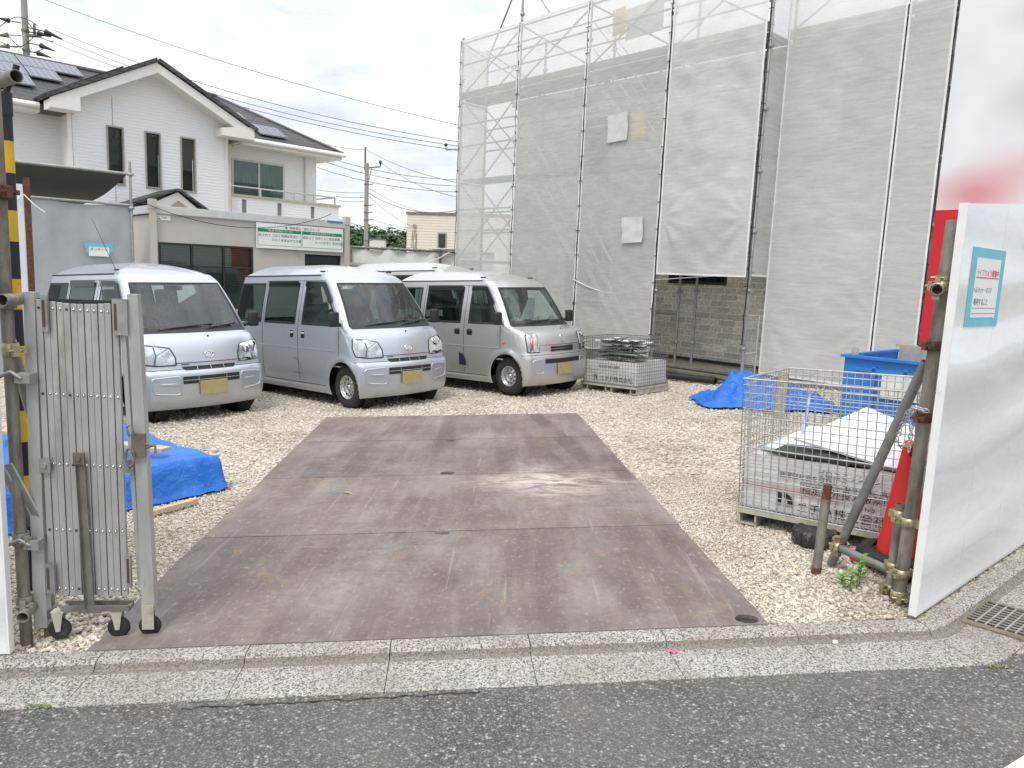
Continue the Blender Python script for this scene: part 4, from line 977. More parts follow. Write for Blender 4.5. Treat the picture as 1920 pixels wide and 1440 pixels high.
# the unfinished house
def brick_mat():
    m, t, N, out = nt('stone brick cladding'); p = N('BsdfPrincipled', Roughness=.85); tc = N('TexCoord'); sx = N('SeparateXYZ'); t.links.new(tc.outputs['Object'], sx.inputs[0]); cb = N('CombineXYZ')
    ad = N('Math', operation='ADD'); t.links.new(sx.outputs[0], ad.inputs[0]); t.links.new(sx.outputs[1], ad.inputs[1]); t.links.new(ad.outputs[0], cb.inputs[0]); t.links.new(sx.outputs[2], cb.inputs[1])
    b = N('TexBrick', Scale=1.0); b.inputs['Brick Width'].default_value = .34; b.inputs['Row Height'].default_value = .112; b.inputs['Mortar Size'].default_value = .006; b.inputs['Bias'].default_value = 0
    b.offset = .5; b.squash = .7; b.squash_frequency = 3
    b.inputs['Color1'].default_value = (.38, .35, .295, 1); b.inputs['Color2'].default_value = (.62, .585, .51, 1); b.inputs['Mortar'].default_value = (.70, .68, .63, 1); t.links.new(cb.outputs[0], b.inputs['Vector'])
    n = N('TexNoise', Scale=22.0, Detail=8, Roughness=.75); t.links.new(cb.outputs[0], n.inputs['Vector'])
    c = mixc(N, t, .8, b.outputs[0], ramp(N, t, n.outputs[0], [(.3, .45), (.7, 1.5)]), 'MULTIPLY'); t.links.new(c, p.inputs['Base Color'])
    bp = N('Bump', Strength=.7, Distance=.01); t.links.new(n.outputs[0], bp.inputs['Height']); t.links.new(bp.outputs[0], p.inputs['Normal']); t.links.new(p.outputs[0], out.inputs[0]); return m
uh = thing('unfinished_house', 'unfinished house clad in brown stone brick behind the scaffolding', 'house', FS.copy())
M_BRICK = brick_mat(); HD = 1.15
m = MB(); m.span((-4.85, HD, .16), (8.5, HD + 6, 5.18)); m.build('wall', M_BRICK, uh)
m = MB(); m.span((-4.9, HD + .03, -.9), (8.5, HD + 6, .11)); m.build('foundation', mat('beige render', (.46, .41, .31), .9, var=.12, bump=.2), uh)
m = MB(); m.span((-4.88, HD - .02, .11), (8.5, HD + .2, .165)); m.build('flashing', M_BLACK, uh)
m = MB(); m.span((-4.95, HD - .12, 5.181), (8.6, HD + 6.1, 5.30)); m.build('roof_edge', mat('grey fascia', (.25, .25, .25), .7), uh)
for a, b, z0, z1 in ((-.56, .66, 1.50, 2.3), (-3.0, -2.2, 3.6, 4.7), (2.4, 3.2, 3.6, 4.7), (-3.2, -2.0, .9, 2.2), (4.6, 5.6, 1.3, 2.4)):
    m = MB(); m.span((a, HD - .02, z0), (b, HD + .02, z1)); wn = m.build('window', M_BLACK, uh)
    m = MB(); m.span((a + .05, HD - .035, z0 + .05), (b - .05, HD - .022, z1 - .05)); m.build('pane', G_DARK, wn)
# things in the opening
pl = thing('plank_stack', 'stack of grimy steel scaffold planks lying at the foot of the brick opening', 'planks', FS.copy())
g0 = sgz(.8, .2); rnd = random.Random(5)
for k, (d, z, w, h) in enumerate(((.05, .02, .24, .045), (.36, .02, .24, .045), (.10, .08, .24, .045), (.42, .08, .24, .04), (.30, .14, .24, .04))):
    m = MB(); a = .02 + rnd.uniform(-.15, .1); m.span((a, d - w / 2, g0 + z), (1.66, d + w / 2, g0 + z + h), bev=.006); m.build('plank', M_PLANK if k % 2 else M_GALVD, pl)
m = MB(); m.tube([FS @ Vector((-.2, -.22, sgz(-.2, -.2) + .07)), FS @ Vector((1.45, -.24, sgz(1.4, -.2) + .06))], .055, 14, hollow=.85); o = m.build('drain_pipe', M_BLACK); tag(o, 'black plastic pipe lying in front of the plank stack', 'pipe')
gt = thing('mesh_gate', 'small steel framed door of pale wire mesh beside the brick opening', 'gate', FS.copy())
m = MB(); z0, z1 = sgz(1.7, .2) + .12, 1.05
for a, b in (((1.70, .06, z0), (1.70, .06, z1)), ((1.70, .48, z0), (1.70, .48, z1)), ((1.70, .06, z1), (1.70, .48, z1)), ((1.70, .06, z0), (1.70, .48, z0)), ((1.70, .06, .45), (1.70, .48, .45))): m.tube([a, b], .014, 8)
m.build('frame', M_ALU, gt); m = MB()
k = 0
while .08 + k * .03 < .47: m.tube([(1.70, .08 + k * .03, z0), (1.70, .08 + k * .03, z1)], .002, 4); k += 1
k = 0
while z0 + k * .03 < z1: m.tube([(1.70, .07, z0 + k * .03), (1.70, .47, z0 + k * .03)], .002, 4); k += 1
m.build('wire_mesh', M_ALU, gt)
m = MB(); pts = [FS @ Vector((-1.9 + 3.2 * i / 24, -.03 + .1 * i / 24, 1.50 - .22 * math.sin(math.pi * min(1, i / 14)) + .012 * max(0, i - 10))) for i in range(25)]; m.tube(pts, .008, 6); o = m.build('cable', M_HEM); tag(o, 'white cable looped across the brick opening', 'cable')
# ------------------------------------------------------------------ white house, site office, fences and what lies behind
FH = frame_upright(-11.8, 20, 0, .70, .714)
def siding_mat():
    m, t, N, out = nt('white wavy siding'); p = N('BsdfPrincipled', Roughness=.6); tc = N('TexCoord'); mp = N('Mapping'); mp.inputs['Scale'].default_value = (1, 1, 5); t.links.new(tc.outputs['Object'], mp.inputs[0])
    n = N('TexNoise', Scale=4.2, Detail=3, Distortion=.6); t.links.new(mp.outputs[0], n.inputs['Vector'])
    w = N('TexWave', Scale=3.6, Distortion=5.0, Detail=2, bands_direction='Z'); w.inputs['Detail Scale'].default_value = 1.2; t.links.new(tc.outputs['Object'], w.inputs['Vector'])
    a = N('Math', operation='ADD'); t.links.new(n.outputs[0], a.inputs[0]); t.links.new(w.outputs[1], a.inputs[1])
    c = ramp(N, t, a.outputs[0], [(.3, (.655, .67, .69)), (.6, (.69, .70, .72)), (1, (.72, .73, .745))]); t.links.new(c, p.inputs['Base Color'])
    b = N('Bump', Strength=.28, Distance=.012); t.links.new(a.outputs[0], b.inputs['Height']); t.links.new(b.outputs[0], p.inputs['Normal']); t.links.new(p.outputs[0], out.inputs[0]); return m
def slate_mat():
    m, t, N, out = nt('dark slate roofing'); p = N('BsdfPrincipled', Roughness=.65); tc = N('TexCoord'); sx = N('SeparateXYZ'); t.links.new(tc.outputs['Object'], sx.inputs[0]); cb = N('CombineXYZ'); t.links.new(sx.outputs[0], cb.inputs[0]); t.links.new(sx.outputs[2], cb.inputs[1])
    b = N('TexBrick', Scale=1.0); b.inputs['Brick Width'].default_value = .9; b.inputs['Row Height'].default_value = .13; b.inputs['Mortar Size'].default_value = .012
    b.inputs['Color1'].default_value = (.050, .050, .054, 1); b.inputs['Color2'].default_value = (.075, .074, .078, 1); b.inputs['Mortar'].default_value = (.016, .016, .017, 1); t.links.new(cb.outputs[0], b.inputs['Vector'])
    n = N('TexNoise', Scale=5.0, Detail=5); t.links.new(tc.outputs['Object'], n.inputs['Vector'])
    c = mixc(N, t, .6, b.outputs[0], ramp(N, t, n.outputs[0], [(.3, .7), (.7, 1.4)]), 'MULTIPLY'); t.links.new(c, p.inputs['Base Color']); t.links.new(p.outputs[0], out.inputs[0]); return m
def solar_mat():
    m, t, N, out = nt('solar cells'); p = N('BsdfPrincipled', Roughness=.15); tc = N('TexCoord')
    b = N('TexBrick', Scale=1.0); b.offset = 0; b.inputs['Brick Width'].default_value = .16; b.inputs['Row Height'].default_value = .16; b.inputs['Mortar Size'].default_value = .008
    b.inputs['Color1'].default_value = (.045, .055, .085, 1); b.inputs['Color2'].default_value = (.055, .065, .10, 1); b.inputs['Mortar'].default_value = (.30, .32, .36, 1); t.links.new(tc.outputs['UV'], b.inputs['Vector'])
    t.links.new(b.outputs[0], p.inputs['Base Color']); t.links.new(p.outputs[0], out.inputs[0]); return m
M_SIDE = siding_mat(); M_SLATE = slate_mat(); M_SOLAR = solar_mat(); M_TRIM = mat('white trim', (.70, .69, .67), .55, var=.06, scale=4); M_TAUPE = mat('taupe window frame', (.30, .27, .24), .5); M_CAP = mat('beige parapet cap', (.42, .38, .32), .6)
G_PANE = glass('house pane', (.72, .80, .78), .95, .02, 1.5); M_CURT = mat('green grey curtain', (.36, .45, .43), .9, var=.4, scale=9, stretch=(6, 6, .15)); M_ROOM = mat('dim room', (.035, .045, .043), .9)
hs = thing('white_house', 'two storey white house with dark slate roof, solar panels and a balcony', 'house', FH.copy())
def wall(pts, d, thick=.2):
    m = MB(); m.prism([(s, d, z) for s, z in pts], (0, thick, 0)); m.build('wall', M_SIDE, hs, fixn=True)
# gable wall with three slit windows cut out by building it in strips
xs = [.11, .955, 1.385, 1.93, 2.355, 2.90, 3.33, 4.26]; PK = 2.15; ZT = lambda s: 6.64 - abs(s - PK) * (.53 if s > PK else .555)
for i in range(7):
    a, b = xs[i], xs[i + 1]; top = [(b, ZT(b)), (a, ZT(a))]
    if a < PK < b: top = [(b, ZT(b)), (PK, ZT(PK)), (a, ZT(a))]
strips = []
m = MB()
for i in range(7):
    a, b = xs[i], xs[i + 1]; top = [(b, ZT(b))] + ([(PK, ZT(PK))] if a < PK < b else []) + [(a, ZT(a))]
    for lo in ([[(a, -1.2), (b, -1.2)]] if i % 2 == 0 else []): m.prism([(s, 0, z) for s, z in lo + top], (0, .2, 0))
    if i % 2: m.prism([(s, 0, z) for s, z in [(a, -1.2), (b, -1.2), (b, 3.505), (a, 3.505)]], (0, .2, 0)); m.prism([(s, 0, z) for s, z in [(a, 5.04), (b, 5.04)] + top], (0, .2, 0))
m.build('wall', M_SIDE, hs, fixn=True)
for i in (1, 3, 5):
    a, b = xs[i], xs[i + 1]; m = MB()
    for q in ((a, 3.505, a + .035, 5.04), (b - .035, 3.505, b, 5.04), (a + .035, 3.505, b - .035, 3.55), (a + .035, 5.0, b - .035, 5.04)): m.span((q[0], -.03, q[1]), (q[2], .10, q[3]))
    w_ = m.build('window', M_TAUPE, hs); m = MB(); m.add([(a + .035, .06, 3.55), (b - .035, .06, 3.55), (b - .035, .06, 5.0), (a + .035, .06, 5.0)], [(0, 1, 2, 3)]); m.build('pane', G_PANE, w_)
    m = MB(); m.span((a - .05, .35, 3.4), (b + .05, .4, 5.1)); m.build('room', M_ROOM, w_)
m = MB()
for s, z0, z1 in ((1.12, 5.06, 5.80), (.13, 1.0, 5.2), (4.24, 1.0, 5.2), (1.14, 1.0, 3.45)): m.span((s - .008, -.006, z0), (s + .008, .01, z1))
m.build('siding_joint', mat('grey joint', (.30, .31, .32), .8), hs)
for s0 in (.02, 4.20): m = MB(); m.span((s0, -.03, -1), (s0 + .10, .0, 5.25)); m.build('corner_trim', M_TRIM, hs)
# gable roof: two slopes, barge boards and boxed eaves
def slope(s0, z0, s1, z1, d0, d1, th=.10, mt=None, nm='roof'):
    m = MB(); l = math.hypot(s1 - s0, z1 - z0); nx, nz = -(z1 - z0) / l * th, (s1 - s0) / l * th
    if nz < 0: nx, nz = -nx, -nz
    m.prism([(s0, d0, z0), (s1, d0, z1), (s1 + nx, d0, z1 + nz), (s0 + nx, d0, z0 + nz)], (0, d1 - d0, 0)); return m.build(nm, mt or M_SLATE, hs, fixn=True)
slope(-.52, 5.42, PK, 6.83, -.56, 5.0); slope(PK, 6.83, 4.96, 5.44, -.56, 5.0)
for a in ((-.47, 5.18, PK, 6.55), (PK, 6.55, 4.90, 5.17)):
    m = MB(); m.prism([(a[0], -.5, a[1]), (a[2], -.5, a[3]), (a[2], -.5, a[3] + .27), (a[0], -.5, a[1] + .24)], (0, .03, 0)); m.build('barge_board', M_TRIM, hs, fixn=True)
    m = MB(); m.prism([(a[0], -.47, a[1] - .01), (a[2], -.47, a[3] - .01), (a[2], -.47, a[3] + .04), (a[0], -.47, a[1] + .04)], (0, .5, 0)); m.build('soffit', M_TRIM, hs, fixn=True)
for a, b in ((-.46, .21), (3.91, 4.88)): 
    m = MB(); zt_ = 5.42
    m.prism([(a, -.52, 5.19), (b, -.52, 5.19), (b, -.52, 5.55), ((a + b) / 2, -.52, 5.50), (a, -.52, 5.40)], (0, .62, 0)); m.build('boxed_eave', M_TRIM, hs, fixn=True)
# wings either side, hipped roof behind
wall([(4.26, -1.2), (7.87, -1.2), (7.87, 5.2), (4.26, 5.2)], 1.0); m = MB(); m.span((7.67, 1.19, -1.2), (7.87, 6.5, 5.2)); m.build('wall', M_SIDE, hs)
wall([(-7, -1.2), (.11, -1.2), (.11, 5.2), (-7, 5.2)], .95); m = MB(); m.span((.11, .0, -1.2), (.13, 1.0, 5.2)); m.span((4.24, .2, -1.2), (4.258, 1.0, 5.2)); m.build('wall', M_SIDE, hs)
m = MB(); E0, E1, D0, D1, ZE, ZR = -7.5, 8.55, .38, 7.2, 5.36, 7.15
rd = (D0 + D1) / 2; hip = 2.9
m.add([(E0, D0, ZE), (E1, D0, ZE), (E1, D1, ZE), (E0, D1, ZE), (E0 + hip, rd, ZR), (E1 - hip, rd, ZR)], [(0, 1, 5, 4), (1, 2, 5), (2, 3, 4, 5), (3, 0, 4), (3, 2, 1, 0)]); m.build('roof', M_SLATE, hs)
m = MB(); m.tube([(E0 + hip, rd, ZR + .02), (E1 - hip, rd, ZR + .02)], .07, 8); m.tube([(E1 - hip, rd, ZR), (E1, D0, ZE + .02)], .05, 8); m.build('ridge_cap', mat('ridge metal', (.10, .10, .105), .5, .5), hs)
m = MB(); m.span((4.9, D0 + .02, 5.16), (E1 - .05, 1.02, 5.355)); m.span((E1 - .65, 1.02, 5.16), (E1 - .05, D1, 5.355)); m.build('eave_box', M_TRIM, hs); m = MB(); m.span((E0, D0 + .02, 5.16), (-.48, 1.02, 5.355)); m.build('eave_box', M_TRIM, hs)
for a, b in ((4.95, E1 + .05), (-7.4, -.5)):
    m = MB(); m.tube([(a, D0 - .05, 5.30), (b, D0 - .05, 5.30)], .055, 8); m.tube([(a, D0 - .03, 5.33), (b, D0 - .03, 5.33)], .06, 8); m.build('rain_gutter', M_TRIM, hs)
m = MB(); m.tube([(4.95, .35, 5.24), (4.60, .25, 5.12), (4.34, -.04, 5.02), (4.33, -.05, 1.0)], .038, 8); m.build('downpipe', M_CAP, hs)
m = MB(); m.tube([(7.45, .93, 5.15), (7.45, .93, 3.3)], .045, 8); m.build('downpipe', M_TRIM, hs)
# solar panels
def on_front(s, k): return Vector((s, D0 + (rd - D0) * k, ZE + (ZR - ZE) * k))
nrm_ = Vector((0, -(ZR - ZE), rd - D0)).normalized()
def panel(s0, s1, k0, k1):
    m = MB(); q = [on_front(s0, k0), on_front(s1, k0), on_front(s1, k1), on_front(s0, k1)]; m.prism([p + nrm_ * .06 for p in q], nrm_ * .035); fr_ = m.build('solar_panel', M_GALV, hs, fixn=True)
    me = bpy.data.meshes.new('solar_cells'); ins = [p + nrm_ * .099 + (sum(q, Vector()) / 4 - p) * .02 for p in q]; me.from_pydata([tuple(p) for p in ins], [], [(0, 1, 2, 3)]); uv = me.uv_layers.new(); W_, H_ = (q[1] - q[0]).length, (q[3] - q[0]).length
    for i, c in enumerate(((0, 0), (W_, 0), (W_, H_), (0, H_))): uv.data[i].uv = c
    me.materials.append(M_SOLAR); ob = bpy.data.objects.new('solar_cells', me); COL.objects.link(ob); ob.parent = fr_
for a, b, c, d in ((-.26, 1.28, .73, .95), (-1.84, -.30, .73, .95), (-.25, .53, .51, .72), (-1.2, -.29, .51, .72), (-1.25, -.32, .29, .50), (4.9, 5.72, .38, .56), (5.72, 6.67, .11, .33)): panel(a, b, c, d)
m = MB(); q0 = (-.3, .4, 5.54 + .10); m.prism([(.25, .3, 5.94), (1.55, .3, 6.66), (1.53, .3, 6.71), (.23, .3, 5.99)], (0, 1.6, 0)); m.build('solar_panel', M_BLACK, hs, fixn=True)
# wing window, balcony
m = MB()
for q in ((4.86, 3.25, 4.92, 4.80), (6.60, 3.25, 6.66, 4.80), (5.74, 3.25, 5.80, 4.76), (4.92, 4.74, 6.60, 4.80)): m.span((q[0], .955, q[1]), (q[2], 1.02, q[3]))
w_ = m.build('window', mat('pale window frame', (.52, .50, .46), .5), hs); m = MB(); m.span((4.90, .960, 3.3), (6.62, .966, 4.76)); m.build('pane', G_PANE, w_)
m = MB(); m.grid(lambda u, v: Vector((4.9 + 1.72 * u, .997 + .003 * math.sin(u * 60), 3.3 + 1.46 * v)), 80, 1); m.build('curtain', M_CURT, w_)
def balcony():
    m = MB(); sl = [(4.77, 4.92), (5.95, 6.10), (7.14, 7.28)]; z0, z1, zs0, zs1 = 2.2, 3.55, 3.06, 3.48; x = 4.30
    m.span((x, .10, z0), (8.2, .24, zs0)); m.span((x, .10, zs1), (8.2, .24, z1))
    for a, b in sl: m.span((x, .10, zs0), (a, .24, zs1)); x = b
    m.span((x, .10, zs0), (8.2, .24, zs1)); m.span((8.06, .24, z0), (8.2, 1.6, z1)); m.build('balcony_wall', M_SIDE, hs)
    m = MB(); m.span((4.28, .06, z1), (8.26, .28, z1 + .07)); m.span((8.02, .28, z1), (8.26, 1.6, z1 + .07)); m.build('parapet_cap', M_CAP, hs)
    m = MB(); m.tube([(4.35, .17, 3.86), (8.1, .17, 3.86), (8.13, 1.5, 3.86)], .025, 8)
    for s in (5.4, 6.6, 7.3, 8.1): m.span((s - .03, .15, 3.62), (s + .03, .19, 3.86))
    m.build('rail', M_ALU, hs)
    m = MB(); m.span((4.3, .3, 3.0), (8.06, 1.0, 3.1)); m.build('balcony_floor', M_TRIM, hs)
    for a, b in sl: m = MB(); m.span((a, .15, zs0), (b, .19, zs1)); m.build('slot_screen', mat('slot grey', (.22, .22, .22), .7), hs)
balcony()
# porch gable low down
PP = 2.35
for a in ((1.0, 2.88, PP, 3.42), (PP, 3.42, 3.16, 2.92)): slope(a[0], a[1], a[2], a[3], -1.25, 0, .06)
m = MB(); m.prism([(1.25, -1.15, 2.80), (3.05, -1.15, 2.86), (PP, -1.15, 3.38)], (0, .1, 0)); m.build('porch_gable', M_TRIM, hs, fixn=True)
m = MB(); m.prism([(2.05, -1.19, 2.92), (2.65, -1.19, 2.95), (PP, -1.19, 3.15)], (0, .03, 0)); m.build('porch_vent', M_TAUPE, hs, fixn=True)
m = MB(); m.span((1.3, -1.1, -1), (3.0, 0, 2.85)); m.build('porch_wall', M_SIDE, hs)

# ------------------------------------------------------------------ site office container
FK = frame_upright(-6.9, 14.4, 0, .75, .66); KZ = -.55
ck_ = thing('site_office', 'grey beige container office with sliding windows behind the vans', 'container office', FK.copy())
M_KON = mat('grey beige panel', (.46, .445, .41), .55, var=.05, scale=3, stain=(.30, .29, .26), stain_amt=.15, stain_scale=2); M_KFR = mat('pale grey frame', (.52, .53, .53), .5, var=.08)
m = MB()
for a, b, z0, z1 in ((0, .06, KZ, 1.87), (1.90, 3.05, KZ, 2.38), (3.92, 4.0, KZ, 1.79), (.0, 1.90, 1.87, 2.38), (3.05, 4.0, 1.79, 2.38), (.06, 1.9, KZ, .6)): m.span((a, 0, z0), (b, .05, z1))
m.span((-.02, .05, KZ), (.03, 2.3, 2.38)); m.span((3.97, .05, KZ), (4.02, 2.3, 2.38)); m.span((0, 2.25, KZ), (4, 2.3, 2.38)); m.build('wall', M_KON, ck_)
m = MB(); m.span((-.08, -.05, 2.40), (4.08, 2.35, 2.55), bev=.01); m.span((-.06, -.02, 2.382), (4.06, .03, 2.40)); m.build('roof', M_KFR, ck_)
for s in (-.09, 3.98):
    m = MB(); m.span((s, -.075, KZ), (s + .11, -.003, 2.60)); m.build('corner_post', M_KON, ck_)
    m = MB(); m.span((s - .01, -.09, 2.48), (s + .12, .06, 2.66), bev=.01); m.build('lifting_block', M_KON, ck_)
m = MB()
for a, b, z0, z1 in ((.06, .10, .6, 1.87), (1.86, 1.90, .6, 1.87), (.10, 1.86, 1.83, 1.87), (.66, .70, .6, 1.83), (1.28, 1.32, .6, 1.83), (.10, 1.86, .6, .65), (.10, 1.86, 1.42, 1.45)): m.span((a, -.012, z0), (b, .045, z1))
w_ = m.build('window', M_BLACK, ck_); m = MB(); m.span((.10, .02, .62), (1.86, .03, 1.85)); m.build('pane', G_PANE, w_)
m = MB()
for k in range(34): m.box((.98, .055, .65 + k * .035), (1.72, .03, .012))
m.build('blind', mat('pale blind', (.70, .70, .68), .7), w_)
m = MB(); m.span((3.05, .10, KZ), (3.92, .14, 1.79)); d_ = m.build('door', M_BLACK, ck_); m = MB(); m.span((3.12, .085, .9), (3.85, .098, 1.74)); m.build('door_pane', G_PANE, d_)
m = MB(); m.span((.03, .06, KZ), (3.97, 2.2, KZ + .1)); m.build('floor', M_ROOM, ck_)
M_SIGNW = mat('white sign board', (.74, .75, .75), .4, var=.03); M_GREEN = mat('safety green', (.008, .22, .10), .5, var=.05); M_INK = mat('black ink', (.018, .018, .018), .6, var=.05); M_WINK = mat('white ink', (.8, .8, .8), .6)
sg = thing('slogan_board', 'long white sign board with two green bordered safety slogans on the site office', 'sign', FK @ Matrix.Translation((1.95, -.06, 1.865)))
def board(w, h, name='board', mt=None, parent=None, d=.008): m = MB(); m.span((0, 0, 0), (w, d, h)); return m.build(name, mt or M_SIGNW, parent)
SR = Matrix(((1, 0, 0, 0), (0, 0, -1, 0), (0, 1, 0, 0), (0, 0, 0, 1)))     # sign face: local x right, y up, facing -y
board(1.98, .515, parent=sg)
def green(x0, x1, z0, z1, hd):
    m = MB(); m.span((x0, -.003, z1 - hd), (x1, -.0005, z1)); t_ = .007
    m.span((x0, -.003, z0), (x0 + t_, -.0005, z1 - hd)); m.span((x1 - t_, -.003, z0), (x1, -.0005, z1 - hd)); m.span((x0 + t_, -.003, z0), (x1 - t_, -.0005, z0 + t_)); m.build('green_panel', M_GREEN, sg)
green(.03, .985, .06, .40, .065); green(1.005, 1.955, .06, .40, .065)
m = MB(); m.span((.62, -.003, .438), (.68, -.0005, .456)); m.span((.641, -.0032, .418), (.659, -.0004, .476)); m.build('green_cross', M_GREEN, sg)
lettering([('現場 朝礼・昼礼スペース', .72, .425, .062, 'LEFT', 1.0), ('託されて つなぐ現場は安全に', .05, .245, .066, 'LEFT', 1.0), ('ひらく未来はゼロ災害', .33, .155, .066, 'LEFT', 1.0),
           ('高めよう 技術と心と安全意識', 1.025, .245, .066, 'LEFT', 1.0), ('ルールを守り 安全作業', 1.30, .155, .066, 'LEFT', 1.0)], M_INK, SR, sg)
lettering([('第51期 安全衛生スローガン', .25, .352, .045, 'LEFT', 1.0), ('第51期 協力会安全スローガン', 1.20, .352, .045, 'LEFT', 1.0)], M_WINK, SR, sg, depth=.005)
sg2 = thing('maker_sign', 'small pale sign with green letters at the corner of the site office', 'sign', FK @ Matrix.Translation((.03, -.015, 2.282)))
board(.26, .095, parent=sg2); lettering([('TSR', .095, .030, .052, 'LEFT', 1.15)], M_GREEN, SR, sg2)
m = MB(); m.tube([Vector((.05 + .022 * math.cos(a), -.002, .047 + .022 * math.sin(a))) for a in np.linspace(.9, 5.6, 10)], .005, 5); m.span((.015, -.003, .012), (.085, -.0005, .020)); m.build('mark', M_GREEN, sg2)
o = MB(); o.span((3.55, -.06, 2.50), (3.92, -.052, 2.54)); o = o.build('name_strip', mat('blue strip', (.10, .14, .32), .5)); o.matrix_world = FK.copy(); tag(o, 'narrow blue strip label on the roof edge of the site office', 'label')
m = MB(); pts = [FK @ Vector((-.3 + 3.9 * i / 30, -.12, 2.62 - .40 * math.sin(math.pi * min(1, i / 30)) ** .8 + (.06 * i / 30))) for i in range(31)]; m.tube(pts, .007, 5); o = m.build('cable', M_BLACK); tag(o, 'thin dark cable sagging along the front of the site office', 'cable')
cb_ = thing('storage_box', 'low pale beige cabinet standing right of the site office', 'cabinet', FK.copy()); m = MB(); m.span((4.05, .1, KZ - .05), (5.2, 1.0, 1.60), bev=.01); m.build('body', mat('pale beige', (.50, .49, .40), .6), cb_); m = MB(); m.span((4.04, .08, 1.60), (5.22, 1.02, 1.66)); m.build('lid', M_KFR, cb_)

# ------------------------------------------------------------------ grey sheet screen and canopy left of the office
M_TARPG = mat('grey tarpaulin', (.34, .365, .39), .55, var=.10, scale=3, bump=.5, bscale=5); M_TARPD = mat('black tarpaulin', (.05, .055, .055), .6, bump=.4, bscale=6)
scn = thing('sheet_screen', 'grey tarpaulin screen stretched left of the site office behind the nearest van', 'screen', FK.copy())
m = MB(); m.grid(lambda u, v: Vector((-4.2 + 3.78 * u, -.1 + .035 * noise.noise((u * 5, v * 2.5, 1)) + .02 * noise.noise((u * 19, v * 3, 4)), -.5 + 2.98 * v + .03 * math.sin(u * 14) * (v > .98))), 60, 30); m.build('sheet', M_TARPG, scn)
m = MB(); m.tube([(-.42, -.13, -.5), (-.43, -.13, 3.28)], .0243, 10); coupler(m, (-.43, -.13, 3.05), .05); coupler(m, (-.43, -.13, 2.45), .05); m.build('pole', M_GALV, scn)
m = MB(); m.tube([(-4.2, -.13, 2.50), (-.40, -.13, 2.50)], .0243, 8); m.build('rail', M_GALV, scn)
cn = thing('canopy', 'dark sagging tarpaulin canopy under a pipe beside the white house', 'canopy', FK.copy())
def can(u, v): s = -4.2 + 3.72 * u; return Vector((s, -.1 - 1.3 * v * (1 - 0), 3.05 - .0 * u - .02 * v)) if False else Vector((s - .5 * v * u, -.12 + 1.15 * v, 3.05 - .53 * v - .22 * math.sin(math.pi * v) * (.4 + .6 * (1 - u)) ))
m = MB(); m.grid(can, 30, 14); m.build('sheet', M_TARPD, cn)
m = MB(); m.tube([(-4.2, -.13, 3.06), (-.43, -.13, 3.06)], .0243, 8); m.build('pipe', M_GALV, cn)
cs = thing('paper_sign', 'white paper sign with blue tape on the grey screen', 'sign', FK @ Matrix.Translation((-1.16, -.17, 1.55)))
board(.33, .20, 'paper', parent=cs, d=.004); lettering([('ダンボール', .165, .10, .06, 'CENTER', .95)], M_INK, SR, cs); M_BTAPE = mat('pale blue tape', (.16, .47, .58), .6)
m = MB(); m.span((-.06, -.004, .17), (.39, -.001, .235)); m.span((-.05, -.004, .06), (.0, -.001, .165)); m.span((.335, -.004, .08), (.38, -.001, .165)); m.build('tape', M_BTAPE, cs)

# ------------------------------------------------------------------ white sheeted fence behind the vans
FF = frame_upright(-4.2, 19.6, 0, .97, .05)
M_WSHEET = mat('white sheet', (.66, .66, .64), .8, var=.08, scale=3, bump=.6, bscale=4)
fn_ = thing('sheet_fence', 'long pipe fence hung with white sheeting behind the vans', 'fence', FF.copy())
m = MB(); m.grid(lambda u, v: Vector((-.8 + 4.4 * u, .03 * noise.noise((u * 9, v * 2, 5)) + .03 * math.sin(u * 46) * (.3 + v), -.9 + 2.90 * v + .05 * abs(math.sin(u * 13)) * (v > .97))), 110, 16); m.build('sheet', M_WSHEET, fn_)
m = MB(); m.tube([(-.8, -.03, 2.07), (3.6, -.03, 2.05)], .035, 10); m.build('rail', M_GALVD, fn_)
for s in (-.1, 2.2): m = MB(); m.tube([(s, -.06, -.9), (s, -.06, 2.12)], .03, 8); m.build('post', M_GALVD, fn_)
m = MB(); m.tube([(2.0, -.14, 2.10), (2.75, -.14, 2.12)], .03, 8); m.build('cross_pipe', M_GALV, fn_)
for k in range(9): s = -.6 + k * .41; m = MB(); m.tube([(s + .05 * math.cos(a), -.04 - .02 * math.sin(a), 2.03 + .06 * math.sin(a)) for a in np.linspace(0, 6.28, 9)], .009, 5); m.build('tie', M_HEM, fn_)
m = MB(); m.tube([FF @ Vector((.9 + 1.8 * i / 16, -.12, 1.72 + .5 * (i / 16) ** 1.7 - .15 * math.sin(i / 16 * 3.14))) for i in range(17)], .014, 5); o = m.build('cord', M_HEM); tag(o, 'loose white cord hanging on the sheeted fence', 'cord')

# ------------------------------------------------------------------ far buildings, hill and trees
FB = frame_upright(-5, 40, 0, .985, -.16)
be = thing('beige_building', 'flat roofed cream sided house with one tall window beyond the fence', 'house', FB.copy())
def clap(name, col):
    m, t, N, out = nt(name); p = N('BsdfPrincipled', Roughness=.7); tc = N('TexCoord'); sx = N('SeparateXYZ'); t.links.new(tc.outputs['Object'], sx.inputs[0]); ml = N('Math', operation='MULTIPLY'); ml.inputs[1].default_value = 7.0; t.links.new(sx.outputs[2], ml.inputs[0]); fr = N('Math', operation='FRACT'); t.links.new(ml.outputs[0], fr.inputs[0])
    c = ramp(N, t, fr.outputs[0], [(.0, [q * .55 for q in col]), (.14, [q * .6 for q in col]), (.2, col), (1, col)]); n = N('TexNoise', Scale=2.0, Detail=5); t.links.new(tc.outputs['Object'], n.inputs['Vector']); c = mixc(N, t, ramp(N, t, n.outputs[0], [(.5, 0.0), (.8, .4)]), c, [q * .7 for q in col])
    t.links.new(c, p.inputs['Base Color']); t.links.new(p.outputs[0], out.inputs[0]); return m
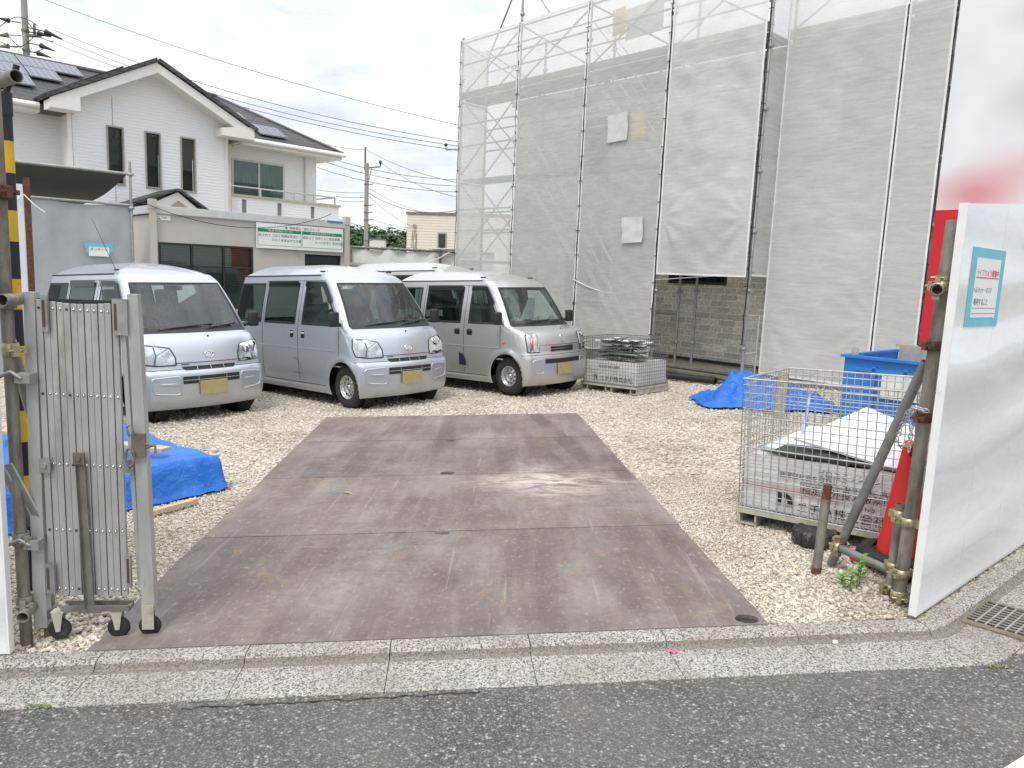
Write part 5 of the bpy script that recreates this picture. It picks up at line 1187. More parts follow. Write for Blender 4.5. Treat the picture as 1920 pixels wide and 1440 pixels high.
m = MB(); m.span((-.9, 0, -2), (4.5, 6, 4.45)); m.build('wall', clap('cream lap siding', (.66, .62, .54)), be)
m = MB(); m.span((-.95, -.05, 4.45), (4.55, 6.05, 4.58)); m.build('roof_edge', M_GALVD, be)
m = MB(); m.span((.80, -.05, 2.6), (1.28, .03, 3.55)); w_ = m.build('window', M_TAUPE, be); m = MB(); m.span((.86, -.06, 2.66), (1.22, -.052, 3.49)); m.build('pane', G_PANE, w_)
m = MB(); m.box((-.46, -.06, 3.85), (.16, .12, .16)); m.build('vent', M_TAUPE, be)
m = MB(); m.add([(-.60, -.004, 3.62), (-.34, -.004, 3.62), (-.28, -.004, 2.2), (-.70, -.004, 2.2)], [(0, 1, 2, 3)])
mk, t_, N_, out_ = nt('soot streak'); p_ = N_('BsdfDiffuse'); p_.inputs[0].default_value = (.07, .06, .05, 1); tr_ = N_('BsdfTransparent'); mx_ = N_('MixShader'); tc_ = N_('TexCoord'); mp_ = N_('Mapping'); mp_.inputs['Scale'].default_value = (6, 1, .5); t_.links.new(tc_.outputs['Object'], mp_.inputs[0]); nz_ = N_('TexNoise', Scale=3.0, Detail=4); t_.links.new(mp_.outputs[0], nz_.inputs['Vector'])
t_.links.new(ramp(N_, t_, nz_.outputs[0], [(.40, 0.0), (.65, .8)]), mx_.inputs[0]); t_.links.new(tr_.outputs[0], mx_.inputs[1]); t_.links.new(p_.outputs[0], mx_.inputs[2]); t_.links.new(mx_.outputs[0], out_.inputs[0]); m.build('stain', mk, be)
sb = thing('far_shed', 'small white flat roofed building far off under the utility pole', 'building', frame_upright(-17.6, 90, 0, 1, .1))
m = MB(); m.span((0, 0, -3), (1.75, 3, 4.95)); m.build('wall', mat('white render', (.62, .60, .56), .8), sb); m = MB(); m.span((-.06, -.05, 4.95), (1.81, 3.05, 5.10)); m.build('roof_edge', M_GALVD, sb)
def hillz(x, y): return -6 + 11.6 * math.exp(-((y - 185) / 38) ** 2) * (1 + .06 * math.sin(x * .06))
hm = MB(); hm.grid(lambda u, v: Vector((-110 + 190 * u, 120 + 120 * v, hillz(-110 + 190 * u, 120 + 120 * v))), 60, 30); tag(hm.build('hill', mat('hill undergrowth', (.035, .055, .02), .95, var=.4, scale=.2)), kind='structure')
def leaf_mat(name, a, b, c):
    m, t, N, out = nt(name); p = N('BsdfPrincipled', Roughness=.75); g = N('NewGeometry'); cc = ramp(N, t, g.outputs['Random Per Island'], [(0, a), (.5, b), (1, c)]); t.links.new(cc, p.inputs['Base Color']); t.links.new(p.outputs[0], out.inputs[0]); return m
def woods():
    rng = np.random.default_rng(11); vs = []; fs = []
    for k in range(420):
        y = rng.uniform(135, 190); x = -y * .30 + rng.uniform(0, y * .36); h = rng.uniform(4, 8); r = rng.uniform(2.2, 4.2); c = Vector((x, y, hillz(x, y) + h * .55)); 
        for j in range(90):
            d = Vector(rng.normal(0, 1, 3)).normalized(); p = c + Vector((d.x * r, d.y * r, d.z * r * .85)) * rng.uniform(.75, 1.05); s = rng.uniform(.25, .6); a = Vector(rng.normal(0, 1, 3)).normalized(); n = (d + a * .5).normalized(); u = n.orthogonal().normalized(); w_ = n.cross(u); b = len(vs)
            vs += [p + u * s, p + w_ * s * .8, p - u * s * .9, p - w_ * s * .8]; fs.append((b, b + 1, b + 2, b + 3))
    m = MB(); m.add(vs, fs, False); tag(m.build('woodland', leaf_mat('far woodland leaves', (.018, .04, .012), (.04, .075, .022), (.075, .11, .035))), 'dark green wooded hillside far beyond the fence', 'woods', kind='stuff')
woods()

# ------------------------------------------------------------------ utility poles and lines
M_CONP = mat('concrete pole', (.30, .29, .28), .85, var=.12, scale=3); M_WIRE = mat('black cable', (.06, .06, .065), .6); M_WIREG = mat('grey cable', (.16, .16, .165), .6)
up = thing('utility_pole', 'distant concrete utility pole rising between the house and the scaffolding', 'utility pole', Matrix.Translation((-6.41, 32, 0)))
m = MB(); m.tube([(0, 0, -2), (0, 0, 5.86)], .11, 12, r2=.085); m.build('shaft', M_CONP, up)
m = MB(); m.tube([(-.07, 0, 5.6), (-.07, 0, 6.50)], .04, 8); m.build('top_pin', M_GALVD, up)
m = MB(); m.tube([(.0, 0, 5.68), (.56, 0, 5.74)], .03, 6); m.tube([(.1, 0, 5.2), (.2, 0, 5.68)], .015, 5); m.build('arm', M_GALVD, up)
m = MB(); m.lathe([(.02, 0), (.03, .12), (.06, .14), (.07, .20), (.03, .26)], 10, Matrix.Translation((.56, 0, 5.74))); m.build('insulator', M_BLACK, up)
for z in (4.15, 3.85, 3.55, 2.7, 5.0): m = MB(); m.lathe([(.10, -.03), (.115, 0), (.10, .03)], 10, Matrix.Translation((0, 0, z))); m.tube([(.12, 0, z), (.28, -.05, z + .03)], .02, 5); m.build('clamp_band', M_GALVD, up)
ul = thing('utility_pole', 'concrete utility pole with a tangle of insulators rising behind the white house roof', 'utility pole', Matrix.Translation((-19.1, 30, 0)))
m = MB(); m.tube([(0, 0, -2), (0, 0, 12.5)], .15, 12, r2=.105); m.build('shaft', M_CONP, ul)
for z in (9.95, 9.25, 8.75): m = MB(); m.lathe([(.125, -.06), (.145, 0), (.125, .06)], 10, Matrix.Translation((0, 0, z))); m.build('clamp_band', M_GALVD, ul)
for (x, z, dx, dz) in ((-.3, 9.45, -.55, .12), (-.35, 9.0, -.6, -.05), (.3, 9.15, .7, -.15), (.35, 8.75, .75, -.25), (-.3, 8.6, -.7, -.05), (.25, 8.45, .7, -.2), (.5, 9.3, .9, -.35)):
    z += .75; m = MB(); m.tube([(x * .3, -.1, z), (x + dx * .4, -.15, z + dz * .4)], .02, 6); m.tube([(x + dx * .4, -.15, z + dz * .4), (x + dx * .75, -.15, z + dz * .75)], .10, 8, r2=.05); m.tube([(x + dx * .75, -.15, z + dz * .75), (x + dx * 1.1, -.15, z + dz * 1.1)], .055, 8, r2=.02); m.build('insulator', M_BLACK if dx > 0 or dz > 0 else M_GALVD, ul)
for (a, b, sag) in (((-.9, 9.2), (.6, 9.35), -.35), ((-.8, 8.7), (.5, 9.0), .3), ((.2, 9.5), (1.2, 8.8), .2), ((-.5, 8.9), (.9, 8.6), .35)):
    m = MB(); m.tube([(a[0] + (b[0] - a[0]) * i / 10, -.2, a[1] + .75 + (b[1] - a[1]) * i / 10 - sag * math.sin(math.pi * i / 10)) for i in range(11)], .016, 5); m.build('jumper_wire', M_WIRE, ul)
m = MB(); m.tube([(.12, 0, 8.9), (.75, 0, 6.0)], .012, 5); m.build('stay_wire', M_WIREG, ul)
m = MB(); m.span((.1, -.1, 9.75), (.55, .1, 9.81)); m.tube([(.35, 0, 9.81), (.35, 0, 10.2)], .05, 8); m.build('arm', M_GALVD, ul)
def at_depth(u, v, y): d = CAMR @ np.array([(u - PCX) / FOC, (v - PCY) / FOC, 1.0]); return Vector(CAM + d * (y / d[1]))
def line(a, b, sag, label, r=.014, mt=None):
    A, B = at_depth(*a), at_depth(*b); m = MB(); m.tube([A.lerp(B, i / 28) - Vector((0, 0, sag * 4 * (i / 28) * (1 - i / 28))) for i in range(29)], r, 5); o = m.build('power_line', mt or M_WIRE); tag(o, label, 'power line', 'power lines strung across the sky')
line((100, 56, 30), (872, 268, 24), .45, 'topmost of three dark power lines passing over the white house gable', .010)
line((95, 66, 30), (872, 276, 24), .5, 'middle of three dark power lines passing over the white house gable', .010)
line((80, 72, 30), (872, 284, 24), .5, 'lowest of three dark power lines passing over the white house gable', .010)
line((80, -2, 30), (900, 244, 26), .3, 'thin grey power line crossing highest over the roofs', .010, M_WIREG)
P_ = 'power line'
for a, b, sag, r, lab in (((600, 268, 31), (686, 281, 32), .05, .009, 'faint line running to the tip of the distant utility pole'), ((688, 281, 32), (870, 345, 20), .15, .009, 'faint line falling right from the tip of the distant utility pole'),
    ((600, 290, 30), (860, 337, 26), .2, .012, 'upper of three dark lines passing behind the head of the distant pole'), ((600, 300, 30), (860, 349, 26), .2, .012, 'middle of three dark lines passing behind the head of the distant pole'), ((595, 314, 30), (860, 360, 26), .2, .012, 'lowest of three dark lines passing behind the head of the distant pole'),
    ((712, 303, 32), (860, 370, 24), .2, .009, 'thin line from the insulator arm of the distant pole'), ((594, 356, 31), (686, 361, 32), .05, .010, 'upper low voltage line between the house corner and the distant pole'), ((630, 368, 31), (686, 370, 32), .03, .012, 'lower low voltage line between the balcony and the distant pole'),
    ((636, 376, 31), (686, 378, 32), .03, .012, 'lowest low voltage line between the balcony and the distant pole'), ((690, 361, 32), (862, 394, 26), .35, .014, 'thick sagging cable right of the distant pole'), ((690, 366, 32), (775, 425, 36), .15, .010, 'service line dropping from the distant pole to the cream house'),
    ((690, 352, 32), (830, 405, 34), .2, .008, 'thin line descending right from the middle of the distant pole'), ((632, 411, 31), (775, 433, 36), .15, .010, 'low cable passing the foot of the distant pole'), ((636, 425, 31), (745, 441, 36), .15, .009, 'lowest cable passing the foot of the distant pole'), ((690, 408, 32), (775, 427, 36), .1, .009, 'short line right of the lower part of the distant pole')):
    line(a, b, sag, lab, r, M_WIREG)
br_ = thing('line_bracket', 'small insulator bracket at the left edge of the scaffolding', 'bracket')
A, B = at_depth(836, 281, 26), at_depth(856, 280, 26); m = MB(); m.tube([A, B], .02, 6); m.tube([A, A + Vector((0, 0, .08))], .02, 6); m.build('arm', M_GALVD, br_); m = MB(); m.sphere(A + Vector((0, 0, .16)), .06); m.build('insulator', M_BLACK, br_)
# ------------------------------------------------------------------ foreground: fence panels, gate, pipes, tarpaulins, cages, skip, cone
def gloss_white(name):
    m, t, N, out = nt(name); p = N('BsdfPrincipled', Roughness=.09); p.inputs['Base Color'].default_value = (.74, .755, .775, 1); p.inputs['Specular IOR Level'].default_value = .9
    tc = N('TexCoord'); mp = N('Mapping'); mp.inputs['Scale'].default_value = (.7, 1, 2.8); t.links.new(tc.outputs['Object'], mp.inputs[0]); n = N('TexNoise', Scale=1.1, Detail=0); t.links.new(mp.outputs[0], n.inputs['Vector'])
    b = N('Bump', Strength=.75, Distance=.10); t.links.new(n.outputs[0], b.inputs['Height']); t.links.new(b.outputs[0], p.inputs['Normal'])
    n2 = N('TexNoise', Scale=14, Detail=8, Roughness=.7); t.links.new(mp.outputs[0], n2.inputs['Vector']); c = ramp(N, t, n2.outputs[0], [(.35, (.76, .77, .785)), (.75, (.68, .685, .69))]); t.links.new(c, p.inputs['Base Color'])
    t.links.new(p.outputs[0], out.inputs[0]); return m
M_PANEL = gloss_white('glossy white hoarding'); M_PEDGE = mat('white hoarding edge', (.78, .78, .77), .5, var=.06, stain=(.45, .40, .33), stain_amt=.1, stain_scale=8)
def hoarding(x, y, ex, ey, n, hgt, label, w=.5, rise=0.0, z0=None):
    z = gz(x, y) + .008 if z0 is None else z0
    th = thing('hoarding', label, 'fence panel', frame_upright(x, y, z, ex, ey), 'white hoarding panels')
    sl = GA * ex + GB * ey
    for k in range(n):
        a, b = k * w + .0015, (k + 1) * w - .0015
        m = MB(); q = [(a, 0, sl * a), (b, 0, sl * b), (b, 0, hgt + rise * b), (a, 0, hgt + rise * a)]; m.prism(q, (0, .032, 0)); m.build('panel', M_PANEL, th, fixn=True)
    m = MB(); m.span((-.008, -.002, 0), (0, .034, hgt + .002)); m.build('edge_strip', M_PEDGE, th); return th
hd = hoarding(1.925, 3.293, .76, .65, 7, 1.88, rise=.085, label= 'glossy white hoarding panels along the kerb right of the entrance with a blue taped notice')
hl_ = hoarding(-2.062, 2.947, -.996, -.091, 4, 3.0, 'white hoarding panel at the near left edge of the entrance')
# notice
nt_ = thing('notice', 'white notice in red and navy lettering framed with pale blue tape on the right hoarding', 'notice', frame_upright(1.925, 3.293, 0, .76, .65) @ Matrix.Translation((.118, -.004, 1.385)))
board(.42, .355, 'tape', M_BTAPE, nt_, d=.003); m = MB(); m.span((.055, -.0015, .04), (.365, -.0003, .31)); m.build('paper', M_SIGNW, nt_)
M_RINK = mat('red ink', (.50, .02, .05), .6); M_NINK = mat('navy ink', (.015, .03, .12), .6); NM = Matrix.Translation((0, -.0018, 0)) @ SR
lettering([('ライブカメラ稼働中', .21, .230, .037, 'CENTER', .88)], M_RINK, NM, nt_, depth=.0006); m = MB(); m.span((.065, -.0026, .220), (.355, -.0016, .224)); m.build('underline', M_RINK, nt_)
lettering([('ヘルメット・マスク', .168, .155, .030, 'CENTER', .86), ('着用すること', .160, .100, .034, 'CENTER', .90)], M_NINK, NM, nt_, depth=.0006)
m = MB(); m.span((.06, -.0026, .083), (.36, -.0016, .0845)); m.span((.06, -.0026, .058), (.36, -.0016, .0595)); m.build('rule', M_NINK, nt_)

# pipes and clamps
M_ZINC = mat('yellow zinc clamp', (.42, .38, .24), .4, .7, var=.3, scale=30, stain=(.20, .13, .06), stain_amt=.35, stain_scale=30); M_RUST = mat('rusty clamp', (.115, .05, .028), .85, .1, var=.45, scale=40, bump=.4)
M_PIPE = mat('weathered pipe', (.27, .255, .215), .55, .45, var=.3, scale=16, stain=(.11, .085, .055), stain_amt=.55, stain_scale=6, stretch=(1, 1, .35)); M_PIPEG = mat('grey pipe', (.25, .25, .245), .5, .5, var=.25, scale=12, stain=(.30, .28, .25), stain_amt=.3, stain_scale=10)
def clamp(m, c, axis, r, side=(1, 0, 0), w=.045):
    c = Vector(c); ax = Vector(axis).normalized(); s = Vector(side); s = (s - ax * s.dot(ax)).normalized(); u = ax.cross(s)
    M = Matrix(((u.x, s.x, ax.x, c.x), (u.y, s.y, ax.y, c.y), (u.z, s.z, ax.z, c.z), (0, 0, 0, 1)))
    m.lathe([(r + .001, -w / 2), (r + .007, -w / 2), (r + .007, w / 2), (r + .001, w / 2)], 16, M); m.box((0, r + .02, 0), (.022, .036, w * .9), M, bev=.003); m.box((0, -r - .012, 0), (.03, .024, w * .8), M, bev=.003)
    m.tube([M @ Vector((-.03, r + .028, 0)), M @ Vector((.035, r + .028, 0))], .006, 6); m.box((.03, r + .028, 0), (.014, .019, .019), M)
pr = thing('pipe_support', 'weathered steel pipe post braced against the right hoarding with clamps', 'pipe support'); PX, PY = 1.938, 3.485
m = MB(); m.tube([(PX, PY, gz(PX, PY) - .03), (PX + .045, PY + .01, 1.86)], .0303, 16, hollow=.9); m.build('post', M_PIPE, pr)
m = MB(); m.tube([(1.825, 4.0, .0), (PX + .05, PY + .10, 1.20)], .0243, 14, hollow=.9); m.build('brace', M_PIPEG, pr)
m = MB(); m.tube([(1.952, 3.596, -.0), (1.958, 3.60, .485)], .0243, 14, hollow=.9); m.build('short_post', M_PIPE, pr)
m = MB(); m.tube([(1.80, 3.95, .135), (2.005, 3.52, .125)], .0215, 12, hollow=.9); m.build('tie_pipe', M_PIPEG, pr)
m = MB(); m.tube([(2.005, 3.405, .125), (2.05, 3.62, .125)], .0243, 14, hollow=.88); m.build('stub_pipe', M_PIPE, pr)
m = MB(); m.tube([(1.895, 3.40, 1.545), (2.06, 3.66, 1.545)], .0243, 14, hollow=.88); m.build('stub_pipe', M_PIPE, pr)
m = MB(); m.tube([(2.01, 3.40, 1.615), (2.10, 3.62, 1.615)], .0243, 14, hollow=.88); m.build('stub_pipe', M_PIPE, pr)
for (c, ax, r, mt_, sd) in (((PX + .022, PY, 1.56), (0, 0, 1), .031, M_ZINC, (-1, -.3, 0)), ((1.91, 3.43, 1.545), (.5, .8, 0), .0245, M_ZINC, (0, 0, 1)), ((PX + .018, PY, 1.285), (0, 0, 1), .031, M_RUST, (-1, -.5, 0)), ((PX + .012, PY, .945), (0, 0, 1), .031, M_RUST, (-.9, -.6, 0)),
        ((PX + .005, PY, .43), (0, 0, 1), .031, M_ZINC, (-.6, .7, 0)), ((1.957, 3.6, .43), (0, 0, 1), .0245, M_ZINC, (.8, -.8, 0)), ((1.953, 3.597, .16), (0, 0, 1), .0245, M_ZINC, (.2, -1, 0)), ((PX, PY, .17), (0, 0, 1), .031, M_ZINC, (-1, -.3, 0)), ((1.953, 3.597, .045), (0, 0, 1), .0245, M_ZINC, (-1, -.4, 0)), ((PX, PY, .06), (0, 0, 1), .031, M_ZINC, (-.5, -1, 0)), ((1.838, 3.935, .135), (.12, -.45, 1.2), .0245, M_ZINC, (-1, -.3, 0)), ((1.815, 3.92, .133), (.43, -.9, 0), .0245, M_ZINC, (0, 0, 1))):
    m = MB(); clamp(m, c, ax, r, sd); m.build('clamp', mt_, pr)
st_ = MB(); st_.tube([(1.688, 3.865, -.02), (1.705, 3.875, .425)], .0243, 14, hollow=.9); st_.m = 1; st_.tube([(1.7048, 3.8749, .418), (1.7052, 3.875, .428)], .0252, 14, hollow=.88); st_.tube([(1.688, 3.865, -.01), (1.6885, 3.8653, .035)], .025, 14)
tag(st_.build('pipe_stake', [M_PIPE, M_RUST]), 'short rusty topped pipe stake standing alone in the gravel by the cage', 'pipe stake')
# chain from the post to the cone
M_CHAIN = mat('pale chain', (.55, .55, .54), .35, .8, var=.2)
cnm = MB(); A, B = Vector((1.945, 3.455, .975)), Vector((2.01, 3.83, .69)); 
def link(m, c, t_, up_, L=.020, w=.010, r=.0028):
    t_ = t_.normalized(); s = t_.cross(up_).normalized(); m.tube([c + t_ * L * math.cos(a) + s * w * math.sin(a) for a in np.linspace(0, 6.2832, 11)], r, 5)
pts = [Vector((1.93, 3.44, .985)), Vector((1.90, 3.47, .99)), Vector((1.885, 3.50, .965)), Vector((1.89, 3.56, .88)), Vector((1.93, 3.66, .79)), Vector((2.02, 3.78, .735)), Vector((2.10, 3.87, .73)), Vector((2.19, 3.95, .735))]
for k in range(22):
    f = k / 22 * (len(pts) - 1); i = int(f); c = pts[i].lerp(pts[i + 1], f - i); tt = pts[i + 1] - pts[i]; link(cnm, c, tt, Vector((0, 0, 1)) if k % 2 else Vector((1, .3, .2)))
pts = [Vector((1.90, 3.47, .985)), Vector((1.895, 3.475, .90)), Vector((1.90, 3.48, .83)), Vector((1.905, 3.49, .77))]
for k in range(9):
    f = k / 9 * (len(pts) - 1); i = int(f); c = pts[i].lerp(pts[i + 1], f - i); link(cnm, c, pts[i + 1] - pts[i], Vector((0, 1, 0)) if k % 2 else Vector((1, 0, 0)))
tag(cnm.build('chain', M_CHAIN), 'thin metal chain hanging from a rusty clamp to the cone tip', 'chain')
# cone
CM = frame_on_ground(2.195, 3.955, .5)
tcn = thing('traffic_cone', 'red traffic cone with black weight behind the right pipe post', 'traffic cone', CM.copy()); M_RED = mat('red plastic', (.62, .015, .012), .42, var=.10, scale=8); 
m = MB(); m.lathe([(.150, .035), (.145, .06), (.134, .075), (.036, .66), (.032, .69), (.022, .705), (.0, .708)], 32); m.box((0, 0, .022), (.38, .38, .028), bev=.012); m.build('body', M_RED, tcn)
m = MB(); m.lathe([(.235, .04), (.24, .055), (.235, .085), (.175, .10), (.160, .095)], 8); m.build('weight', M_BLACK, tcn)
m = MB()
for z in (.635, .65, .665): m.tube([Vector((math.cos(a) * (.042 + (.66 - z) * .2), math.sin(a) * (.042 + (.66 - z) * .2), z)) for a in np.linspace(-2.6, -1.5, 7)], .004, 4)
m.build('grip', M_BLACK, tcn)
# black round cap
bk = thing('rubber_base', 'black round ribbed rubber base lying in front of the large wire cage', 'rubber base', frame_on_ground(1.868, 4.345, 0) @ Matrix.Scale(.92, 4)); m = MB(); m.lathe([(.0, .092), (.05, .094), (.055, .088), (.105, .088), (.11, .094), (.128, .092), (.136, .083), (.140, .01), (.135, .0)], 36)
for i in range(24): a = i / 24 * 6.2832; m.box((.139 * math.cos(a), .139 * math.sin(a), .045), (.006, .012, .075), rz=a)
m.build('body', mat('dusty black rubber', (.028, .028, .029), .7, var=.4, scale=20, stain=(.20, .19, .17), stain_amt=.3, stain_scale=18), bk)

# wire cages
M_WIREC = mat('zinc wire', (.52, .52, .50), .4, .7, var=.25, scale=30, stain=(.25, .22, .17), stain_amt=.3, stain_scale=20); M_CREAM = mat('cream painted steel', (.42, .40, .33), .6, var=.2, scale=12, stain=(.22, .14, .08), stain_amt=.3, stain_scale=14)
M_BAG = mat('white woven sack', (.66, .655, .64), .75, var=.10, scale=5, stain=(.48, .45, .41), stain_amt=.25, stain_scale=3, bump=.5, bscale=9); M_BOARDW = mat('white board', (.72, .725, .73), .6, var=.05); M_BOARDK = mat('dark board offcut', (.06, .06, .06), .7, var=.4, scale=9); M_BOARDG = mat('grey board offcut', (.20, .20, .205), .7, var=.3, scale=6)
def cage(x, y, ex, ey, L, D, H, label, step, r, wm):
    ang = math.atan2(ey, ex); th = thing('wire_cage', label, 'wire cage', frame_on_ground(x, y, ang), 'folding wire mesh pallet cages'); b0 = .11
    def side(p, q, top):
        p, q = Vector(p), Vector(q); m = MB(); n = int((q - p).length / step)
        for i in range(n + 1): u = p.lerp(q, i / n); m.tube([u + Vector((0, 0, b0)), u + Vector((0, 0, top))], r, 5)
        k = 0
        while b0 + k * step < top + .001: z = min(top, b0 + k * step); m.tube([p + Vector((0, 0, z)), q + Vector((0, 0, z))], r * (1.5 if k % 4 == 0 else 1), 5); k += 1
        m.tube([p + Vector((0, 0, top)), q + Vector((0, 0, top))], r * 2, 6); m.tube([p + Vector((0, 0, b0)), q + Vector((0, 0, b0))], r * 2, 6)
        nh = int((q - p).length / (step * .5)); d = (q - p).normalized()
        for i in range(nh): u = p.lerp(q, (i + .5) / nh); m.tube([u + Vector((0, 0, b0 - .015)), u + Vector((0, 0, b0 + .02)) + d * .012], r * 1.6, 4)
        m.build('wire_panel', wm, th)
    side((0, 0, 0), (L, 0, 0), H); side((0, D, 0), (L, D, 0), H); side((0, 0, 0), (0, D, 0), H); side((L, 0, 0), (L, D, 0), H)
    m = MB(); m.span((-.01, -.01, .075), (L + .01, .03, .105)); m.span((-.01, D - .03, .075), (L + .01, D + .01, .105)); m.span((-.01, .03, .075), (.03, D - .03, .105)); m.span((L - .03, .03, .075), (L + .01, D - .03, .105))
    for a in (.0, L / 2 - .06, L - .12): m.span((a, .0, .0), (a + .012, D, .075)); m.span((a + .108, .0, .0), (a + .12, D, .075)); m.span((a + .012, .0, .0), (a + .108, D, .01))
    for a in np.linspace(.1, L - .1, 6): m.span((a, .03, .085), (a + .03, D - .03, .10))
    m.build('pallet_base', M_CREAM, th); return th
CA = (1.513 + .004, 4.717, .77, -.64)
c1_ = cage(*CA, 1.0, .80, .95, 'large wire mesh pallet cage near the right pipes holding a printed white sack', .05, .0031, M_WIREC)
CMX = frame_on_ground(CA[0], CA[1], math.atan2(CA[3], CA[2]))
def sack(M, L, D, H, label, rows, mark=False):
    th = thing('sack', label, 'sack', M.copy()); n = 26
    def fn(u, v):   # walk round the block, then the top
        a = u * 2 * (L + D)
        if a < L: x, y, nx, ny = a, 0, 0, -1
        elif a < L + D: x, y, nx, ny = L, a - L, 1, 0
        elif a < 2 * L + D: x, y, nx, ny = L - (a - L - D), D, 0, 1
        else: x, y, nx, ny = 0, D - (a - 2 * L - D), -1, 0
        z = H * v + .018 * noise.noise((x * 4, y * 4, 1)) * v; o = .006 * math.sin(math.pi * v) + .006 * noise.noise((x * 6, y * 6, z * 6)) + .003 * noise.noise((x * 20, y * 20, z * 16)); return Vector((x + nx * o, y + ny * o, z))
    m = MB(); m.grid(fn, 140, 22); m.grid(lambda u, v: Vector((L * u, D * v, H - .025 + .03 * noise.noise((u * 4, v * 4, 5)))), 16, 12); m.build('bag', M_BAG, th)
    FM = Matrix(((1, 0, 0, 0), (0, 0, -1, -.0165), (0, 1, 0, 0), (0, 0, 0, 1))); 
    for r_ in rows: lettering([r_], M_INK, FM, th, depth=.0)
    if mark: lettering([('n', .20, .05, .16, 'LEFT', 1.0)], M_INK, FM, th, 'maker_mark', depth=.0)
    return th
bagM = CMX @ Matrix.Translation((.022, .022, .115))
bg_ = sack(bagM, .955, .755, .36, 'printed white waste sack filling the lower half of the large cage', [('ゼロエミッション', .46, .278, .046, 'LEFT', 1.0), ('循環型社会を目指して', .23, .238, .040, 'LEFT', 1.0), ('もう一度、資源へ', .62, .218, .040, 'LEFT', 1.0), ('指定物外投入厳禁!', .372, .160, .058, 'LEFT', 1.0), ('NO.', .74, .108, .032, 'LEFT', 1.1), ('NICHIHA', .215, .042, .024, 'LEFT', 1.15), ('ニチハ株式会社', .345, .032, .078, 'LEFT', .95)])
m = MB(); F_ = lambda x0, z0, x1, z1: m.span((x0, -.0172, z0), (x1, -.0158, z1))
F_(.365, .145, .368, .222); F_(.368, .145, .86, .148); F_(.368, .219, .86, .222); F_(.857, .148, .86, .219)
F_(.222, .070, .252, .135)
m.add([(.268 + .0, -.0165, .135)] + [(.268 + .055 * math.cos(a), -.0165, .080 + .055 * math.sin(a)) for a in np.linspace(math.pi / 2, 0, 8)] + [(.323, -.0165, .068), (.290, -.0165, .068)] + [(.268 + .022 * math.cos(a), -.0165, .085 + .022 * math.sin(a)) for a in np.linspace(0, math.pi / 2, 6)], [tuple(range(17))])
m.build('box_and_mark', M_INK, bg_)
m = MB(); m.span((.0, -.0175, .152), (.62, -.016, .157)); m.build('red_stripe', M_RINK, bg_)
bw = thing('board_offcuts', 'white and grey board offcuts piled on the sack in the large cage', 'boards', CMX.copy())
def sl(pts, th, mt_, nm): m = MB(); p = [Vector(q) for q in pts]; n = (p[1] - p[0]).cross(p[2] - p[0]).normalized(); n = n if n.z > 0 else -n; m.prism(p, n * th); m.build(nm, mt_, bw, fixn=True)
sl([(.30, .10, .575), (.93, .06, .475), (.95, .70, .60), (.55, .74, .72)], .012, M_BOARDW, 'white_board'); sl([(.12, .10, .50), (.60, .05, .475), (.80, .60, .56), (.20, .70, .56)], .010, M_BOARDW, 'white_board')
sl([(.20, .015, .492), (.66, .015, .478), (.62, .30, .50), (.22, .35, .51)], .016, M_BOARDK, 'grey_board'); sl([(.46, .02, .50), (.92, .03, .472), (.90, .5, .53), (.50, .5, .55)], .012, M_BOARDK, 'grey_board'); sl([(.05, .2, .47), (.28, .15, .475), (.28, .60, .50), (.05, .6, .49)], .006, mat('pale teal foam', (.35, .52, .50), .7), 'foam_offcut')
cyl = MB(); cyl.tube([CMX @ Vector((.27, .35, .55)), CMX @ Vector((.225, .60, .83))], .010, 8); o = cyl.build('striped_pole', mat('blue striped tube', (.25, .35, .62), .5, var=.8, scale=14)); tag(o, 'thin blue and white tube poking out of the boards in the large cage', 'tube')
c2_ = cage(1.054, 11.24, .705, -.709, 1.03, .78, .79, 'small looking wire cage stuffed with sacks beside the front of the right van', .05, .0028, mat('dark wire', (.20, .20, .19), .5, .6, var=.3, scale=20)); C2M = frame_on_ground(1.054, 11.24, math.atan2(-.709, .705))
sack(C2M @ Matrix.Translation((.025, .025, .115)), .98, .73, .34, 'printed white sack in the bottom of the cage beside the right van', [('指定物外投入厳禁', .30, .235, .048, 'LEFT', 1.0), ('ニチハ株式会社', .33, .05, .085, 'LEFT', 1.0)], mark=True)
sc2 = thing('scrap_bundle', 'tangled grey plastic strips heaped in the top of the cage beside the right van', 'scrap', C2M.copy()); rnd = random.Random(8)
M_SCR = [mat('scrap grey', (.30, .32, .31), .6, var=.3), mat('scrap white', (.62, .63, .62), .6), mat('scrap dark', (.09, .11, .105), .7)]
for mi in range(3):
    m = MB()
    for k in range(26 if mi != 1 else 12):
        a = Vector((rnd.uniform(.03, .35), rnd.uniform(.05, .70), rnd.uniform(.47, .74))); b = Vector((rnd.uniform(.6, .98), rnd.uniform(.05, .70), a.z + rnd.uniform(-.08, .08))); b.z = min(.76, max(.47, b.z)); c = (a + b) / 2 + Vector((0, rnd.uniform(-.1, .1), rnd.uniform(-.04, .05))); wd = Vector((0, rnd.uniform(.015, .05), rnd.uniform(-.015, .015)))
        q = [a.lerp(c, i / 4) for i in range(4)] + [c.lerp(b, i / 4) for i in range(5)]; m.add([p for x in q for p in (x - wd, x + wd)], [(2 * i, 2 * i + 1, 2 * i + 3, 2 * i + 2) for i in range(8)], True)
    m.build('strip', M_SCR[mi], sc2)
m = MB(); m.grid(lambda u, v: Vector((.18 + .62 * u, .08 + .5 * v, .755 + .03 * noise.noise((u * 4, v * 4, 7)) - .05 * (u - .5) ** 2)), 14, 10); m.build('sheet', M_BOARDW, sc2)

